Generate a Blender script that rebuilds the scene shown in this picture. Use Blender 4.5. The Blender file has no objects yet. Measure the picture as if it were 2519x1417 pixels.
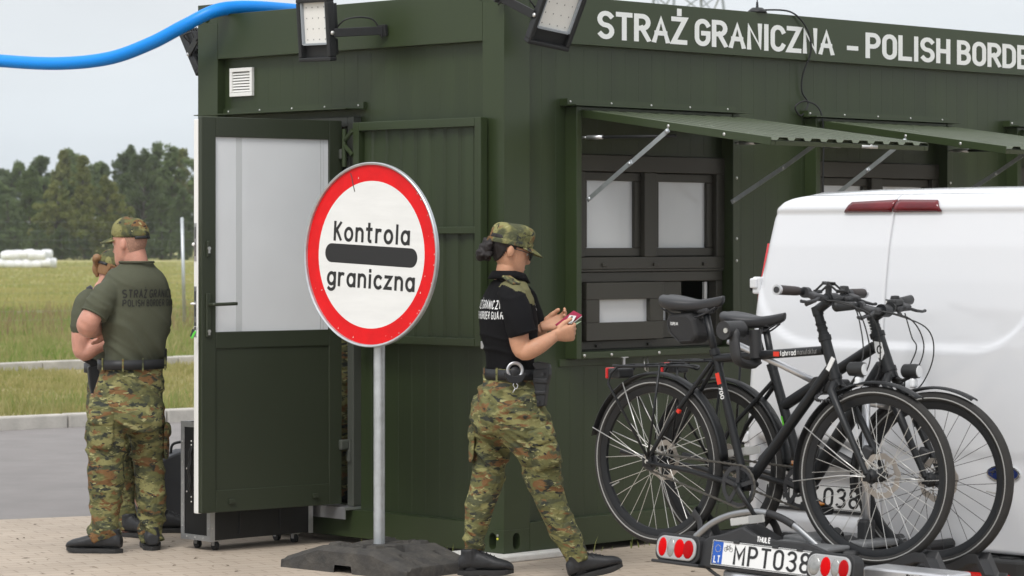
import bpy, bmesh, math, random
from mathutils import Vector, Matrix, noise, Quaternion
from mathutils.bvhtree import BVHTree
R = math.radians
random.seed(7)
SC = bpy.context.scene
COL = SC.collection

# ------------------------------------------------------------------ camera
CAM_H = 1.62
cam_d = bpy.data.cameras.new('camera')
cam = bpy.data.objects.new('camera', cam_d); COL.objects.link(cam)
cam.location = (0, 0, CAM_H); cam.rotation_euler = (R(90), 0, 0)
cam_d.sensor_width = 36.0
cam_d.lens = 7041.0/2519.0*36.0
cam_d.shift_y = (587.0-708.5)/2519.0
cam_d.clip_end = 3000; cam_d.clip_start = 0.1
cam_d.dof.use_dof = True; cam_d.dof.focus_distance = 13.4; cam_d.dof.aperture_fstop = 8.0
SC.camera = cam
SC.view_settings.view_transform = 'Standard'; SC.view_settings.look = 'None'
SC.view_settings.exposure = 0.50; SC.view_settings.gamma = 1.0

# ------------------------------------------------------------------ sky and sun (overcast)
SUN_EL, SUN_AZ = R(50), R(200)      # high sun behind thin cloud, from behind the camera and a little left
w = bpy.data.worlds.new('World'); SC.world = w; w.use_nodes = True
nt = w.node_tree; nt.nodes.clear()
out = nt.nodes.new('ShaderNodeOutputWorld'); bg = nt.nodes.new('ShaderNodeBackground')
sky = nt.nodes.new('ShaderNodeTexSky'); sky.sky_type = 'NISHITA'; sky.sun_disc = False
sky.sun_elevation = SUN_EL; sky.sun_rotation = SUN_AZ
bg.inputs['Strength'].default_value = 0.1
tc = nt.nodes.new('ShaderNodeTexCoord'); sep = nt.nodes.new('ShaderNodeSeparateXYZ')
nt.links.new(tc.outputs['Generated'], sep.inputs[0])
ramp = nt.nodes.new('ShaderNodeValToRGB')          # cloud layer: pale blue-grey at the horizon, brighter overhead
e = ramp.color_ramp.elements
e[0].position = 0.0; e[0].color = (.53, .595, .665, 1)
e[1].position = 1.0; e[1].color = (1.1, 1.1, 1.1, 1)
x = e.new(.035); x.color = (.575, .62, .675, 1)
x = e.new(.085); x.color = (.62, .638, .665, 1)
x = e.new(.40); x.color = (.90, .91, .93, 1)
nt.links.new(sep.outputs['Z'], ramp.inputs[0])
mp = nt.nodes.new('ShaderNodeMapping'); mp.inputs['Scale'].default_value = (2.2, 2.2, 9)
nt.links.new(tc.outputs['Generated'], mp.inputs[0])
ns = nt.nodes.new('ShaderNodeTexNoise'); ns.inputs['Scale'].default_value = 2.0; ns.inputs['Detail'].default_value = 5
nt.links.new(mp.outputs[0], ns.inputs[0])
mr = nt.nodes.new('ShaderNodeMapRange'); mr.inputs['From Min'].default_value = .3; mr.inputs['From Max'].default_value = .7
mr.inputs['To Min'].default_value = 8.9; mr.inputs['To Max'].default_value = 10.3
nt.links.new(ns.outputs[0], mr.inputs[0])
vm = nt.nodes.new('ShaderNodeVectorMath'); vm.operation = 'SCALE'
nt.links.new(ramp.outputs[0], vm.inputs[0]); nt.links.new(mr.outputs[0], vm.inputs['Scale'])
mix = nt.nodes.new('ShaderNodeMix'); mix.data_type = 'RGBA'; mix.inputs[0].default_value = .12
nt.links.new(vm.outputs[0], mix.inputs[6]); nt.links.new(sky.outputs[0], mix.inputs[7])
nt.links.new(mix.outputs[2], bg.inputs['Color']); nt.links.new(bg.outputs[0], out.inputs[0])

sd = bpy.data.lights.new('sun', 'SUN'); sd.energy = 1.5; sd.angle = R(20); sd.color = (1, .965, .92)
sun = bpy.data.objects.new('sun', sd); COL.objects.link(sun)
# direction towards the sun: azimuth measured clockwise from +Y
sdir = Vector((math.sin(SUN_AZ)*math.cos(SUN_EL), math.cos(SUN_AZ)*math.cos(SUN_EL), math.sin(SUN_EL)))
sun.rotation_euler = sdir.to_track_quat('Z', 'Y').to_euler()
sun.location = (0, -5, 20)

# ------------------------------------------------------------------ materials
MATS = {}
def M(name, col, rough=.5, metal=0.0, spec=.5, var=0.0, vscale=4.0, bump=0.0, bscale=60.0, coat=0.0, stretch=None, col2=None, trans=0.0, ior=1.45, emit=None):
    if name in MATS: return MATS[name]
    m = bpy.data.materials.new(name); m.use_nodes = True
    t = m.node_tree; b = t.nodes['Principled BSDF']
    b.inputs['Base Color'].default_value = (*col, 1); b.inputs['Roughness'].default_value = rough
    b.inputs['Metallic'].default_value = metal; b.inputs['Specular IOR Level'].default_value = spec
    b.inputs['Coat Weight'].default_value = coat; b.inputs['Coat Roughness'].default_value = .06
    if trans: b.inputs['Transmission Weight'].default_value = trans; b.inputs['IOR'].default_value = ior
    if var or bump or col2:
        c = t.nodes.new('ShaderNodeTexCoord'); mp = t.nodes.new('ShaderNodeMapping')
        if stretch: mp.inputs['Scale'].default_value = stretch
        t.links.new(c.outputs['Object'], mp.inputs[0])
        if var or col2:
            n = t.nodes.new('ShaderNodeTexNoise'); n.inputs['Scale'].default_value = vscale; n.inputs['Detail'].default_value = 6; n.inputs['Roughness'].default_value = .62
            t.links.new(mp.outputs[0], n.inputs[0])
            rp = t.nodes.new('ShaderNodeValToRGB'); rp.color_ramp.elements[0].position = .32; rp.color_ramp.elements[1].position = .68
            c2 = col2 or tuple(min(1, v*(1+var)) for v in col)
            c1 = col if col2 else tuple(v*(1-var) for v in col)
            rp.color_ramp.elements[0].color = (*c1, 1); rp.color_ramp.elements[1].color = (*c2, 1)
            t.links.new(n.outputs[0], rp.inputs[0]); t.links.new(rp.outputs[0], b.inputs['Base Color'])
            r2 = t.nodes.new('ShaderNodeMapRange'); r2.inputs['To Min'].default_value = max(0, rough-.07); r2.inputs['To Max'].default_value = min(1, rough+.09)
            t.links.new(n.outputs[0], r2.inputs[0]); t.links.new(r2.outputs[0], b.inputs['Roughness'])
        if bump:
            n2 = t.nodes.new('ShaderNodeTexNoise'); n2.inputs['Scale'].default_value = bscale; n2.inputs['Detail'].default_value = 4
            t.links.new(mp.outputs[0], n2.inputs[0])
            bp = t.nodes.new('ShaderNodeBump'); bp.inputs['Strength'].default_value = bump; bp.inputs['Distance'].default_value = .01
            t.links.new(n2.outputs[0], bp.inputs['Height']); t.links.new(bp.outputs[0], b.inputs['Normal'])
    MATS[name] = m
    return m

def camo(name, stretch=(1, 1, 2.3), k=1.0):
    m = bpy.data.materials.new(name); m.use_nodes = True
    t = m.node_tree; b = t.nodes['Principled BSDF']; b.inputs['Roughness'].default_value = .85; b.inputs['Specular IOR Level'].default_value = .2
    c = t.nodes.new('ShaderNodeTexCoord')
    def layer(scale, lo, hi, off, st):
        mp = t.nodes.new('ShaderNodeMapping'); mp.inputs['Scale'].default_value = st; mp.inputs['Location'].default_value = off
        t.links.new(c.outputs['Object'], mp.inputs[0])
        n = t.nodes.new('ShaderNodeTexNoise'); n.inputs['Scale'].default_value = scale*k; n.inputs['Detail'].default_value = 3.0; n.inputs['Roughness'].default_value = .5; n.inputs['Distortion'].default_value = .4
        t.links.new(mp.outputs[0], n.inputs[0])
        r = t.nodes.new('ShaderNodeMapRange'); r.inputs['From Min'].default_value = lo; r.inputs['From Max'].default_value = hi
        t.links.new(n.outputs[0], r.inputs[0]); return r.outputs[0]
    cur = None
    base = (.130, .130, .054, 1)
    for fac, colr in (
        (layer(6, .475, .555, (3, 1, 7), stretch), (.074, .080, .044, 1)),
        (layer(6.5, .51, .585, (0, 5, 1), stretch), (.225, .215, .090, 1)),
        (layer(7.5, .55, .61, (9, 2, 4), stretch), (.17, .092, .040, 1)),
        (layer(11, .575, .63, (4, 8, 2), stretch), (.036, .040, .032, 1)),
        (layer(16, .635, .665, (7, 3, 9), stretch), (.30, .29, .14, 1)),
        (layer(18, .65, .68, (2, 6, 5), stretch), (.026, .026, .026, 1))):
        mx = t.nodes.new('ShaderNodeMix'); mx.data_type = 'RGBA'
        t.links.new(fac, mx.inputs[0])
        if cur is None: mx.inputs[6].default_value = base
        else: t.links.new(cur, mx.inputs[6])
        mx.inputs[7].default_value = colr; cur = mx.outputs[2]
    t.links.new(cur, b.inputs['Base Color'])
    n2 = t.nodes.new('ShaderNodeTexNoise'); n2.inputs['Scale'].default_value = 19; n2.inputs['Detail'].default_value = 5; n2.inputs['Distortion'].default_value = 1.2
    t.links.new(c.outputs['Object'], n2.inputs[0])
    bp = t.nodes.new('ShaderNodeBump'); bp.inputs['Strength'].default_value = .8; bp.inputs['Distance'].default_value = .016
    t.links.new(n2.outputs[0], bp.inputs['Height']); t.links.new(bp.outputs[0], b.inputs['Normal'])
    MATS[name] = m
    return m

# ------------------------------------------------------------------ object helpers
def link(name, me, mat=None, parent=None, smooth=False, label=None):
    o = bpy.data.objects.new(name, me); COL.objects.link(o)
    if mat is not None:
        me.materials.clear(); me.materials.append(mat)
    if smooth:
        for p in me.polygons: p.use_smooth = True
    if parent is not None: o.parent = parent
    if label: o['label'] = label
    return o
def tag(o, label=None, cat=None, group=None, kind=None):
    if label: o['label'] = label
    if cat: o['category'] = cat
    if group: o['group'] = group
    if kind: o['kind'] = kind
    return o
def thing(name, label, cat, loc=(0, 0, 0), rz=0.0, group=None):
    o = bpy.data.objects.new(name, None); COL.objects.link(o)
    o.location = loc; o.rotation_euler = (0, 0, rz); o.empty_display_size = .2
    return tag(o, label, cat, group)

class MB:
    """collects shapes; build() links them as one mesh"""
    def __init__(s): s.v = []; s.f = []
    def add(s, vs, fs):
        k = len(s.v); s.v += [tuple(v) for v in vs]; s.f += [tuple(i+k for i in f) for f in fs]; return s
    def box(s, c, d, rot=None, bev=0.0):
        hx, hy, hz = d[0]/2, d[1]/2, d[2]/2
        c = Vector(c)
        if bev <= 0:
            vs = [Vector((sx*hx, sy*hy, sz*hz)) for sx in (-1, 1) for sy in (-1, 1) for sz in (-1, 1)]
            fs = [(0, 1, 3, 2), (4, 6, 7, 5), (0, 4, 5, 1), (2, 3, 7, 6), (0, 2, 6, 4), (1, 5, 7, 3)]
        else:
            bm = bmesh.new(); bmesh.ops.create_cube(bm, size=1)
            for v in bm.verts: v.co = Vector((v.co.x*d[0], v.co.y*d[1], v.co.z*d[2]))
            bmesh.ops.bevel(bm, geom=list(bm.edges), offset=min(bev, min(d)*.49), segments=2, profile=.5, affect='EDGES')
            bm.verts.index_update()
            vs = [v.co.copy() for v in bm.verts]; fs = [tuple(v.index for v in f.verts) for f in bm.faces]; bm.free()
        if rot is not None: vs = [rot @ v for v in vs]
        return s.add([c+v for v in vs], fs)
    def bb(s, x0, x1, y0, y1, z0, z1, bev=0.0):
        return s.box(((x0+x1)/2, (y0+y1)/2, (z0+z1)/2), (abs(x1-x0), abs(y1-y0), abs(z1-z0)), None, bev)
    def tube(s, pts, r, n=10, closed=False, caps=True, flat=1.0, ref=None):
        pts = [Vector(p) for p in pts]; m = len(pts)
        rs = r if isinstance(r, (list, tuple)) else [r]*m
        rings = []; prev = Vector(ref) if ref else None
        for i, p in enumerate(pts):
            if closed: tan = (pts[(i+1) % m]-pts[i-1])
            else: tan = pts[min(i+1, m-1)]-pts[max(i-1, 0)]
            if tan.length < 1e-9: tan = Vector((0, 0, 1))
            tan.normalize()
            if prev is None:
                prev = Vector((0, 0, 1)) if abs(tan.z) < .9 else Vector((1, 0, 0))
            u = prev - tan*prev.dot(tan)
            if u.length < 1e-6: u = tan.orthogonal()
            u.normalize(); prev = u; v = tan.cross(u)
            rings.append([p+u*(rs[i]*math.cos(2*math.pi*k/n))+v*(rs[i]*flat*math.sin(2*math.pi*k/n)) for k in range(n)])
        return s.rings(rings, closed, caps)
    def rings(s, rings, closed=False, caps=True):
        n = len(rings[0]); m = len(rings); vs = [v for rg in rings for v in rg]; fs = []
        for i in range(m if closed else m-1):
            a = i*n; b = ((i+1) % m)*n
            for k in range(n):
                k2 = (k+1) % n
                fs.append((a+k, a+k2, b+k2, b+k))
        if caps and not closed:
            fs.append(tuple(range(n-1, -1, -1))); fs.append(tuple((m-1)*n+k for k in range(n)))
        return s.add(vs, fs)
    def cyl(s, p0, p1, r0, r1=None, n=16):
        return s.tube([p0, p1], [r0, r1 if r1 is not None else r0], n)
    def lathe(s, prof, n=24, axis='z', o=(0, 0, 0), closed=True):
        o = Vector(o); rings = []
        for (rad, h) in prof:
            rg = []
            for k in range(n):
                a = 2*math.pi*k/n; c_, s_ = rad*math.cos(a), rad*math.sin(a)
                rg.append(o+Vector((c_, s_, h) if axis == 'z' else (c_, h, -s_) if axis == 'y' else (h, c_, s_)))
            rings.append(rg)
        n_ = n; m = len(rings); vs = [v for rg in rings for v in rg]; fs = []
        rng = range(m) if closed else range(m-1)
        for i in rng:
            a = i*n_; b = ((i+1) % m)*n_
            for k in range(n_):
                k2 = (k+1) % n_; fs.append((a+k, a+k2, b+k2, b+k))
        return s.add(vs, fs)
    def ell(s, c, d, rot=None, nu=14, nv=9):
        c = Vector(c); vs = [];fs = []
        for j in range(1, nv):
            ph = math.pi*j/nv
            for i in range(nu):
                a = 2*math.pi*i/nu
                v = Vector((d[0]*math.sin(ph)*math.cos(a), d[1]*math.sin(ph)*math.sin(a), d[2]*math.cos(ph)))
                vs.append(c+(rot @ v if rot else v))
        tp = Vector((0, 0, d[2])); bt = Vector((0, 0, -d[2]))
        vs.append(c+(rot @ tp if rot else tp)); vs.append(c+(rot @ bt if rot else bt))
        T = len(vs)-2; B = len(vs)-1
        for j in range(nv-2):
            for i in range(nu):
                i2 = (i+1) % nu
                fs.append((j*nu+i, (j+1)*nu+i, (j+1)*nu+i2, j*nu+i2))
        for i in range(nu):
            i2 = (i+1) % nu
            fs.append((T, i, i2)); fs.append((B, (nv-2)*nu+i2, (nv-2)*nu+i))
        return s.add(vs, fs)
    def prism(s, poly, a0, a1, axis='y'):
        n = len(poly)
        def P(p, a): return {'y': (p[0], a, p[1]), 'z': (p[0], p[1], a), 'x': (a, p[0], p[1])}[axis]
        vs = [P(p, a0) for p in poly]+[P(p, a1) for p in poly]
        fs = [tuple(range(n)), tuple(range(2*n-1, n-1, -1))]+[(i, i+n, (i+1) % n+n, (i+1) % n) for i in range(n)]
        return s.add(vs, fs)
    def xf(s, mtx):
        s.v = [tuple(mtx @ Vector(v)) for v in s.v]; return s
    def mesh(s, name='m'):
        me = bpy.data.meshes.new(name); me.from_pydata([tuple(v) for v in s.v], [], s.f)
        bm = bmesh.new(); bm.from_mesh(me); bmesh.ops.recalc_face_normals(bm, faces=bm.faces); bm.to_mesh(me); bm.free()
        return me
    def build(s, name, mat, parent=None, smooth=False, bevel=0.0, label=None, auto=False):
        o = link(name, s.mesh(name), mat, parent, smooth or auto, label)
        if auto: sharp(o.data, 40)
        if bevel:
            b = o.modifiers.new('bevel', 'BEVEL'); b.width = bevel; b.segments = 2; b.limit_method = 'ANGLE'; b.angle_limit = R(40)
        return o
    def each(s, name, mat, parent=None, smooth=False, bevel=0.0, auto=False):
        """one object for every separate piece collected"""
        par = list(range(len(s.v)))
        def fd(i):
            while par[i] != i: par[i] = par[par[i]]; i = par[i]
            return i
        for f in s.f:
            a = fd(f[0])
            for i in f[1:]: par[fd(i)] = a
        gr = {}
        for f in s.f: gr.setdefault(fd(f[0]), []).append(f)
        out = []
        for fs in gr.values():
            ids = sorted({i for f in fs for i in f}); mp_ = {i: k for k, i in enumerate(ids)}
            q = MB(); q.v = [s.v[i] for i in ids]; q.f = [tuple(mp_[i] for i in f) for f in fs]
            out.append(q.build(name, mat, parent, smooth, bevel, None, auto))
        return out
def sharp(me, deg):
    bm = bmesh.new(); bm.from_mesh(me)
    for ed in bm.edges:
        if len(ed.link_faces) == 2 and ed.calc_face_angle(0) > R(deg): ed.smooth = False
        else: ed.smooth = True
    for f in bm.faces: f.smooth = True
    bm.to_mesh(me); bm.free()

def spline(pts, k=6, closed=False):
    """Catmull-Rom through pts"""
    P = [Vector(p) for p in pts]; out = []; n = len(P)
    rng = range(n) if closed else range(n-1)
    for i in rng:
        if closed: a, b, c, d = P[i-1], P[i], P[(i+1) % n], P[(i+2) % n]
        else: a, b, c, d = P[max(i-1, 0)], P[i], P[i+1], P[min(i+2, n-1)]
        for j in range(k):
            t = j/k
            out.append(.5*((2*b)+(c-a)*t+(2*a-5*b+4*c-d)*t*t+(3*b-a-3*c+d)*t**3))
    if not closed: out.append(P[-1])
    return out
def evalmesh(o):
    dg = bpy.context.evaluated_depsgraph_get(); dg.update()
    return bpy.data.meshes.new_from_object(o.evaluated_get(dg))
def remesh(mb, voxel, smooth=3, fac=.5):
    o = bpy.data.objects.new('tmp', mb.mesh()); COL.objects.link(o)
    m = o.modifiers.new('r', 'REMESH'); m.mode = 'VOXEL'; m.voxel_size = voxel
    if smooth:
        s_ = o.modifiers.new('s', 'SMOOTH'); s_.factor = fac; s_.iterations = smooth
    me = evalmesh(o); old = o.data
    bpy.data.objects.remove(o); bpy.data.meshes.remove(old)
    for p in me.polygons: p.use_smooth = True
    return me

# point on the camera's sight line through a photo position, at a given depth: used to read off poses in metres
def at(u, v, Y): return Vector(((u-1259.5)/7041.0*Y, Y, CAM_H-(v-587.0)/7041.0*Y))

# ------------------------------------------------------------------ stroke lettering
def arc(cx, cy, rx, ry, a0, a1, n=10):
    return [(cx+rx*math.cos(R(a0+(a1-a0)*i/n)), cy+ry*math.sin(R(a0+(a1-a0)*i/n))) for i in range(n+1)]
def _g():
    g = {}
    W = .52
    g['S'] = (.5, [arc(.25, .75, .25, .25, 35, 270, 12)+arc(.25, .25, .25, .25, 90, -145, 12)])
    g['T'] = (.5, [[(0, 1), (.5, 1)], [(.25, 1), (.25, 0)]])
    g['R'] = (.5, [[(0, 0), (0, 1)], [(.1, 1), (.25, 1)]+arc(.25, .74, .25, .26, 90, -90)+[(.1, .48)], [(.22, .5), (.5, 0)]])
    g['A'] = (.56, [[(0, 0), (.28, 1), (.56, 0)], [(.1, .33), (.46, .33)]])
    g['Z'] = (.5, [[(0, 1), (.5, 1), (0, 0), (.5, 0)]])
    g['Ż'] = (.5, [[(0, 1), (.5, 1), (0, 0), (.5, 0)], [(.25, 1.24), (.25, 1.36)]])
    g['G'] = (.5, [arc(.25, .73, .25, .27, 25, 180, 8)+arc(.25, .27, .25, .27, 180, 360, 12)+[(.5, .47), (.28, .47)]])
    g['N'] = (.5, [[(0, 0), (0, 1), (.5, 0), (.5, 1)]])
    g['I'] = (.06, [[(.03, 0), (.03, 1)]])
    g['C'] = (.5, [arc(.25, .73, .25, .27, 20, 180, 8)+arc(.25, .27, .25, .27, 180, 340, 8)])
    g['P'] = (.5, [[(0, 0), (0, 1)], [(.1, 1), (.25, 1)]+arc(.25, .73, .25, .27, 90, -90)+[(.1, .46)]])
    g['O'] = (.5, [arc(.25, .73, .25, .27, 0, 180, 10)+arc(.25, .27, .25, .27, 180, 360, 10)+[(.5, .73)]])
    g['L'] = (.45, [[(0, 1), (0, 0), (.45, 0)]])
    g['H'] = (.5, [[(0, 0), (0, 1)], [(.5, 0), (.5, 1)], [(0, .5), (.5, .5)]])
    g['B'] = (.5, [[(0, 0), (0, 1)], [(.1, 1), (.22, 1)]+arc(.22, .76, .24, .24, 90, -90)+[(.1, .52)], [(.2, .52)]+arc(.24, .26, .26, .26, 90, -90)+[(.1, 0)]])
    g['D'] = (.5, [[(0, 0), (0, 1)], [(.1, 1), (.2, 1)]+arc(.2, .7, .3, .3, 90, 0, 6)+arc(.2, .3, .3, .3, 0, -90, 6)+[(.1, 0)]])
    g['E'] = (.45, [[(.45, 1), (0, 1), (0, 0), (.45, 0)], [(0, .52), (.38, .52)]])
    g['U'] = (.5, [[(0, 1)]+arc(.25, .25, .25, .25, 180, 360, 10)+[(.5, 1)]])
    g['M'] = (.6, [[(0, 0), (0, 1), (.3, .35), (.6, 1), (.6, 0)]])
    g['K'] = (.48, [[(0, 0), (0, 1)], [(.46, 1), (.04, .46)], [(.15, .56), (.48, 0)]])
    g['0'] = g['O']
    g['3'] = (.46, [arc(.22, .76, .24, .24, 150, -90, 12)+arc(.22, .26, .26, .26, 90, -150, 12)])
    g['8'] = (.5, [arc(.25, .76, .22, .24, -90, 270, 18), arc(.25, .26, .25, .26, -90, 270, 18)])
    g['7'] = (.46, [[(0, 1), (.46, 1), (.15, 0)]])
    # lower case, x-height .7
    g['o'] = (.56, [arc(.28, .34, .28, .34, 0, 360, 24)])
    g['n'] = (.48, [[(0, 0), (0, .7)], [(0, .4)]+arc(.24, .44, .24, .25, 180, 0, 12)+[(.48, 0)]])
    g['t'] = (.40, [[(.16, 1.0)]+[(.16, .16)]+arc(.28, .16, .12, .15, 180, 285, 6), [(-.02, .7), (.36, .7)]])
    g['r'] = (.32, [[(0, 0), (0, .7)], [(0, .4)]+arc(.24, .42, .24, .26, 180, 70, 8)])
    g['l'] = (.06, [[(.03, 0), (.03, 1)]])
    g['a'] = (.54, [arc(.27, .34, .27, .34, 0, 360, 24), [(.54, .69), (.54, 0)]])
    g['g'] = (.54, [arc(.27, .36, .27, .33, 0, 360, 24), [(.54, .7), (.54, -.05)]+arc(.27, -.05, .27, .24, 0, -140, 10)])
    g['i'] = (.06, [[(.03, 0), (.03, .7)], [(.03, .93), (.03, 1.0)]])
    g['c'] = (.46, [arc(.28, .34, .28, .34, 48, 312, 18)])
    g['z'] = (.46, [[(0, .68), (.44, .68), (0, .03), (.46, .03)]])
    g['f'] = (.32, [[(.12, 0), (.12, .75)]+arc(.3, .75, .18, .22, 180, 80, 6), [(0, .66), (.3, .66)]])
    g['h'] = (.46, [[(0, 0), (0, 1)], [(0, .4)]+arc(.23, .44, .23, .25, 180, 0, 12)+[(.46, 0)]])
    g['d'] = (.52, [arc(.26, .34, .26, .34, 0, 360, 24), [(.52, 1), (.52, 0)]])
    g['m'] = (.7, [[(0, 0), (0, .7)], [(0, .45)]+arc(.175, .5, .175, .2, 180, 0, 8)+[(.35, 0)], [(.35, .45)]+arc(.525, .5, .175, .2, 180, 0, 8)+[(.7, 0)]])
    g['u'] = (.46, [[(0, .7)]+arc(.23, .23, .23, .23, 180, 360, 10)+[(.46, .7)], [(.46, .3), (.46, 0)]])
    g['k'] = (.42, [[(0, 0), (0, 1)], [(.4, .7), (.03, .3)], [(.14, .42), (.42, 0)]])
    g['-'] = (.45, [[(0, .4), (.45, .4)]])
    return g
GL = _g()
def ribbon(pts, w, ext=0.0):
    pts = [Vector((p[0], p[1])) for p in pts]
    q = [pts[0]]
    for p in pts[1:]:
        if (p-q[-1]).length > 1e-5: q.append(p)
    pts = q; n = len(pts)
    loop = n > 3 and (pts[0]-pts[-1]).length < 1e-4
    if ext and not loop:
        pts[0] = pts[0]-(pts[1]-pts[0]).normalized()*ext; pts[-1] = pts[-1]+(pts[-1]-pts[-2]).normalized()*ext
    vs = []
    for i, p in enumerate(pts):
        if loop: a = pts[i-1] if i > 0 else pts[-2]; b = pts[i+1] if i < n-1 else pts[1]
        else: a = pts[i-1] if i > 0 else None; b = pts[i+1] if i < n-1 else None
        d1 = (p-a).normalized() if a is not None else None; d2 = (b-p).normalized() if b is not None else None
        if d1 is None: d1 = d2
        if d2 is None: d2 = d1
        nn = Vector((-d1.y-d2.y, d1.x+d2.x))
        if nn.length < 1e-4: nn = Vector((-d1.y, d1.x))
        nn.normalize(); c_ = max(.45, nn.dot(Vector((-d1.y, d1.x))))
        vs += [p+nn*(w/2/c_), p-nn*(w/2/c_)]
    return vs, [(2*i, 2*i+1, 2*i+3, 2*i+2) for i in range(n-1)]
def subdiv(pts, mx):
    o = [pts[0]]
    for a, b in zip(pts, pts[1:]):
        L = math.hypot(b[0]-a[0], b[1]-a[1]); k = max(1, int(L/mx))
        o += [(a[0]+(b[0]-a[0])*j/k, a[1]+(b[1]-a[1])*j/k) for j in range(1, k+1)]
    return o
def write(text, h, weight=.16, gap=.17, space=.35, sx=1.0, dense=None, ext=.0):
    """returns list of (x, y, dz) verts, faces and total width; cap height h"""
    x = 0; V = []; Fs = []; layer = 0
    for ch in text:
        if ch == ' ': x += space; continue
        wd, st = GL[ch]
        for s_ in st:
            if dense: s_ = subdiv(s_, dense)
            vs, fs = ribbon(s_, weight, ext); k = len(V); layer += 1
            V += [((v.x+x)*h*sx, (max(-ext, min(1+ext, v.y)) if ext and ch.isupper() and min(q.y for q in vs) < 1.05 else v.y)*h, layer % 4*.00025) for v in vs]; Fs += [tuple(i+k for i in f) for f in fs]
        x += wd+gap+weight*.6
    return V, Fs, (x-gap-weight*.6)*h*sx
def lettering(name, text, h, mtx, mat, parent, width=None, center=True, **kw):
    V, Fs, W = write(text, h, **kw)
    k = 1.0
    if width: k = width/W
    mb = MB()
    mb.add([mtx @ Vector((v[0]*k-(W*k/2 if center else 0), v[1], v[2])) for v in V], Fs)
    me = bpy.data.meshes.new(name); me.from_pydata(mb.v, [], mb.f)
    return link(name, me, mat, parent)
def basis(o, x, y, z):
    m = Matrix.Identity(4)
    for i in range(3): m[i][0], m[i][1], m[i][2], m[i][3] = x[i], y[i], z[i], o[i]
    return m
# ================================================================== SETTING: ground
m_pave = bpy.data.materials.new('paving_blocks'); m_pave.use_nodes = True
def _pave(m):
    t = m.node_tree; b = t.nodes['Principled BSDF']; b.inputs['Roughness'].default_value = .85
    c = t.nodes.new('ShaderNodeTexCoord'); mp = t.nodes.new('ShaderNodeMapping'); mp.inputs['Rotation'].default_value = (0, 0, R(-25))
    t.links.new(c.outputs['Object'], mp.inputs[0])
    br = t.nodes.new('ShaderNodeTexBrick'); br.inputs['Scale'].default_value = 1.0; br.inputs['Brick Width'].default_value = .2; br.inputs['Row Height'].default_value = .1
    br.inputs['Mortar Size'].default_value = .005; br.inputs['Mortar Smooth'].default_value = .3; br.inputs['Bias'].default_value = -.2
    br.inputs['Color1'].default_value = (.40, .335, .268, 1); br.inputs['Color2'].default_value = (.43, .365, .295, 1); br.inputs['Mortar'].default_value = (.30, .245, .19, 1)
    t.links.new(mp.outputs[0], br.inputs[0])
    n = t.nodes.new('ShaderNodeTexNoise'); n.inputs['Scale'].default_value = 1.3; n.inputs['Detail'].default_value = 9; n.inputs['Roughness'].default_value = .68
    t.links.new(c.outputs['Object'], n.inputs[0])
    r = t.nodes.new('ShaderNodeMapRange'); r.inputs['From Min'].default_value = .3; r.inputs['From Max'].default_value = .7; r.inputs['To Min'].default_value = .86; r.inputs['To Max'].default_value = 1.1
    t.links.new(n.outputs[0], r.inputs[0])
    v = t.nodes.new('ShaderNodeVectorMath'); v.operation = 'SCALE'
    t.links.new(br.outputs[0], v.inputs[0]); t.links.new(r.outputs[0], v.inputs['Scale'])
    # scattered dirt specks
    n3 = t.nodes.new('ShaderNodeTexNoise'); n3.inputs['Scale'].default_value = 9; n3.inputs['Detail'].default_value = 2
    t.links.new(c.outputs['Object'], n3.inputs[0])
    r3 = t.nodes.new('ShaderNodeMapRange'); r3.inputs['From Min'].default_value = .735; r3.inputs['From Max'].default_value = .76; r3.inputs['To Max'].default_value = .7
    t.links.new(n3.outputs[0], r3.inputs[0])
    mx = t.nodes.new('ShaderNodeMix'); mx.data_type = 'RGBA'; mx.inputs[7].default_value = (.09, .07, .05, 1)
    t.links.new(r3.outputs[0], mx.inputs[0]); t.links.new(v.outputs[0], mx.inputs[6]); t.links.new(mx.outputs[2], b.inputs['Base Color'])
    bp = t.nodes.new('ShaderNodeBump'); bp.inputs['Strength'].default_value = .5; bp.inputs['Distance'].default_value = .003; bp.invert = True
    t.links.new(br.outputs['Fac'], bp.inputs['Height']); t.links.new(bp.outputs[0], b.inputs['Normal'])
_pave(m_pave)
m_asph = M('asphalt', (.215, .202, .197), .9, var=.10, vscale=2.2, bump=.4, bscale=260)
m_kerb = M('kerb_concrete', (.44, .42, .385), .9, var=.16, vscale=5, bump=.35, bscale=60)
m_soil = M('grass_soil', (.21, .20, .075), .95, col2=(.33, .27, .13), vscale=2.5, bump=.6, bscale=20)
m_field = M('field_grass', (.25, .28, .09), .95, col2=(.42, .365, .165), vscale=.16, stretch=(1, .35, 1), bump=.7, bscale=8)

def sheet(name, poly, z, mat, kind='structure'):
    me = bpy.data.meshes.new(name); me.from_pydata([(p[0], p[1], z) for p in poly], [], [tuple(range(len(poly)))])
    o = link(name, me, mat); return tag(o, kind=kind)
def off(line, d):
    """points of a polyline moved sideways (to its left) by d"""
    out = []
    for i, p in enumerate(line):
        a = Vector(line[max(i-1, 0)]); b = Vector(line[min(i+1, len(line)-1)])
        t = (b-a).normalized(); out.append((p[0]-t.y*d, p[1]+t.x*d))
    return out
# base ground: one grassy sheet to the horizon
sheet('ground', [(-900, -300), (900, -300), (900, 1500), (-900, 1500)], -.05, m_field)
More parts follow.
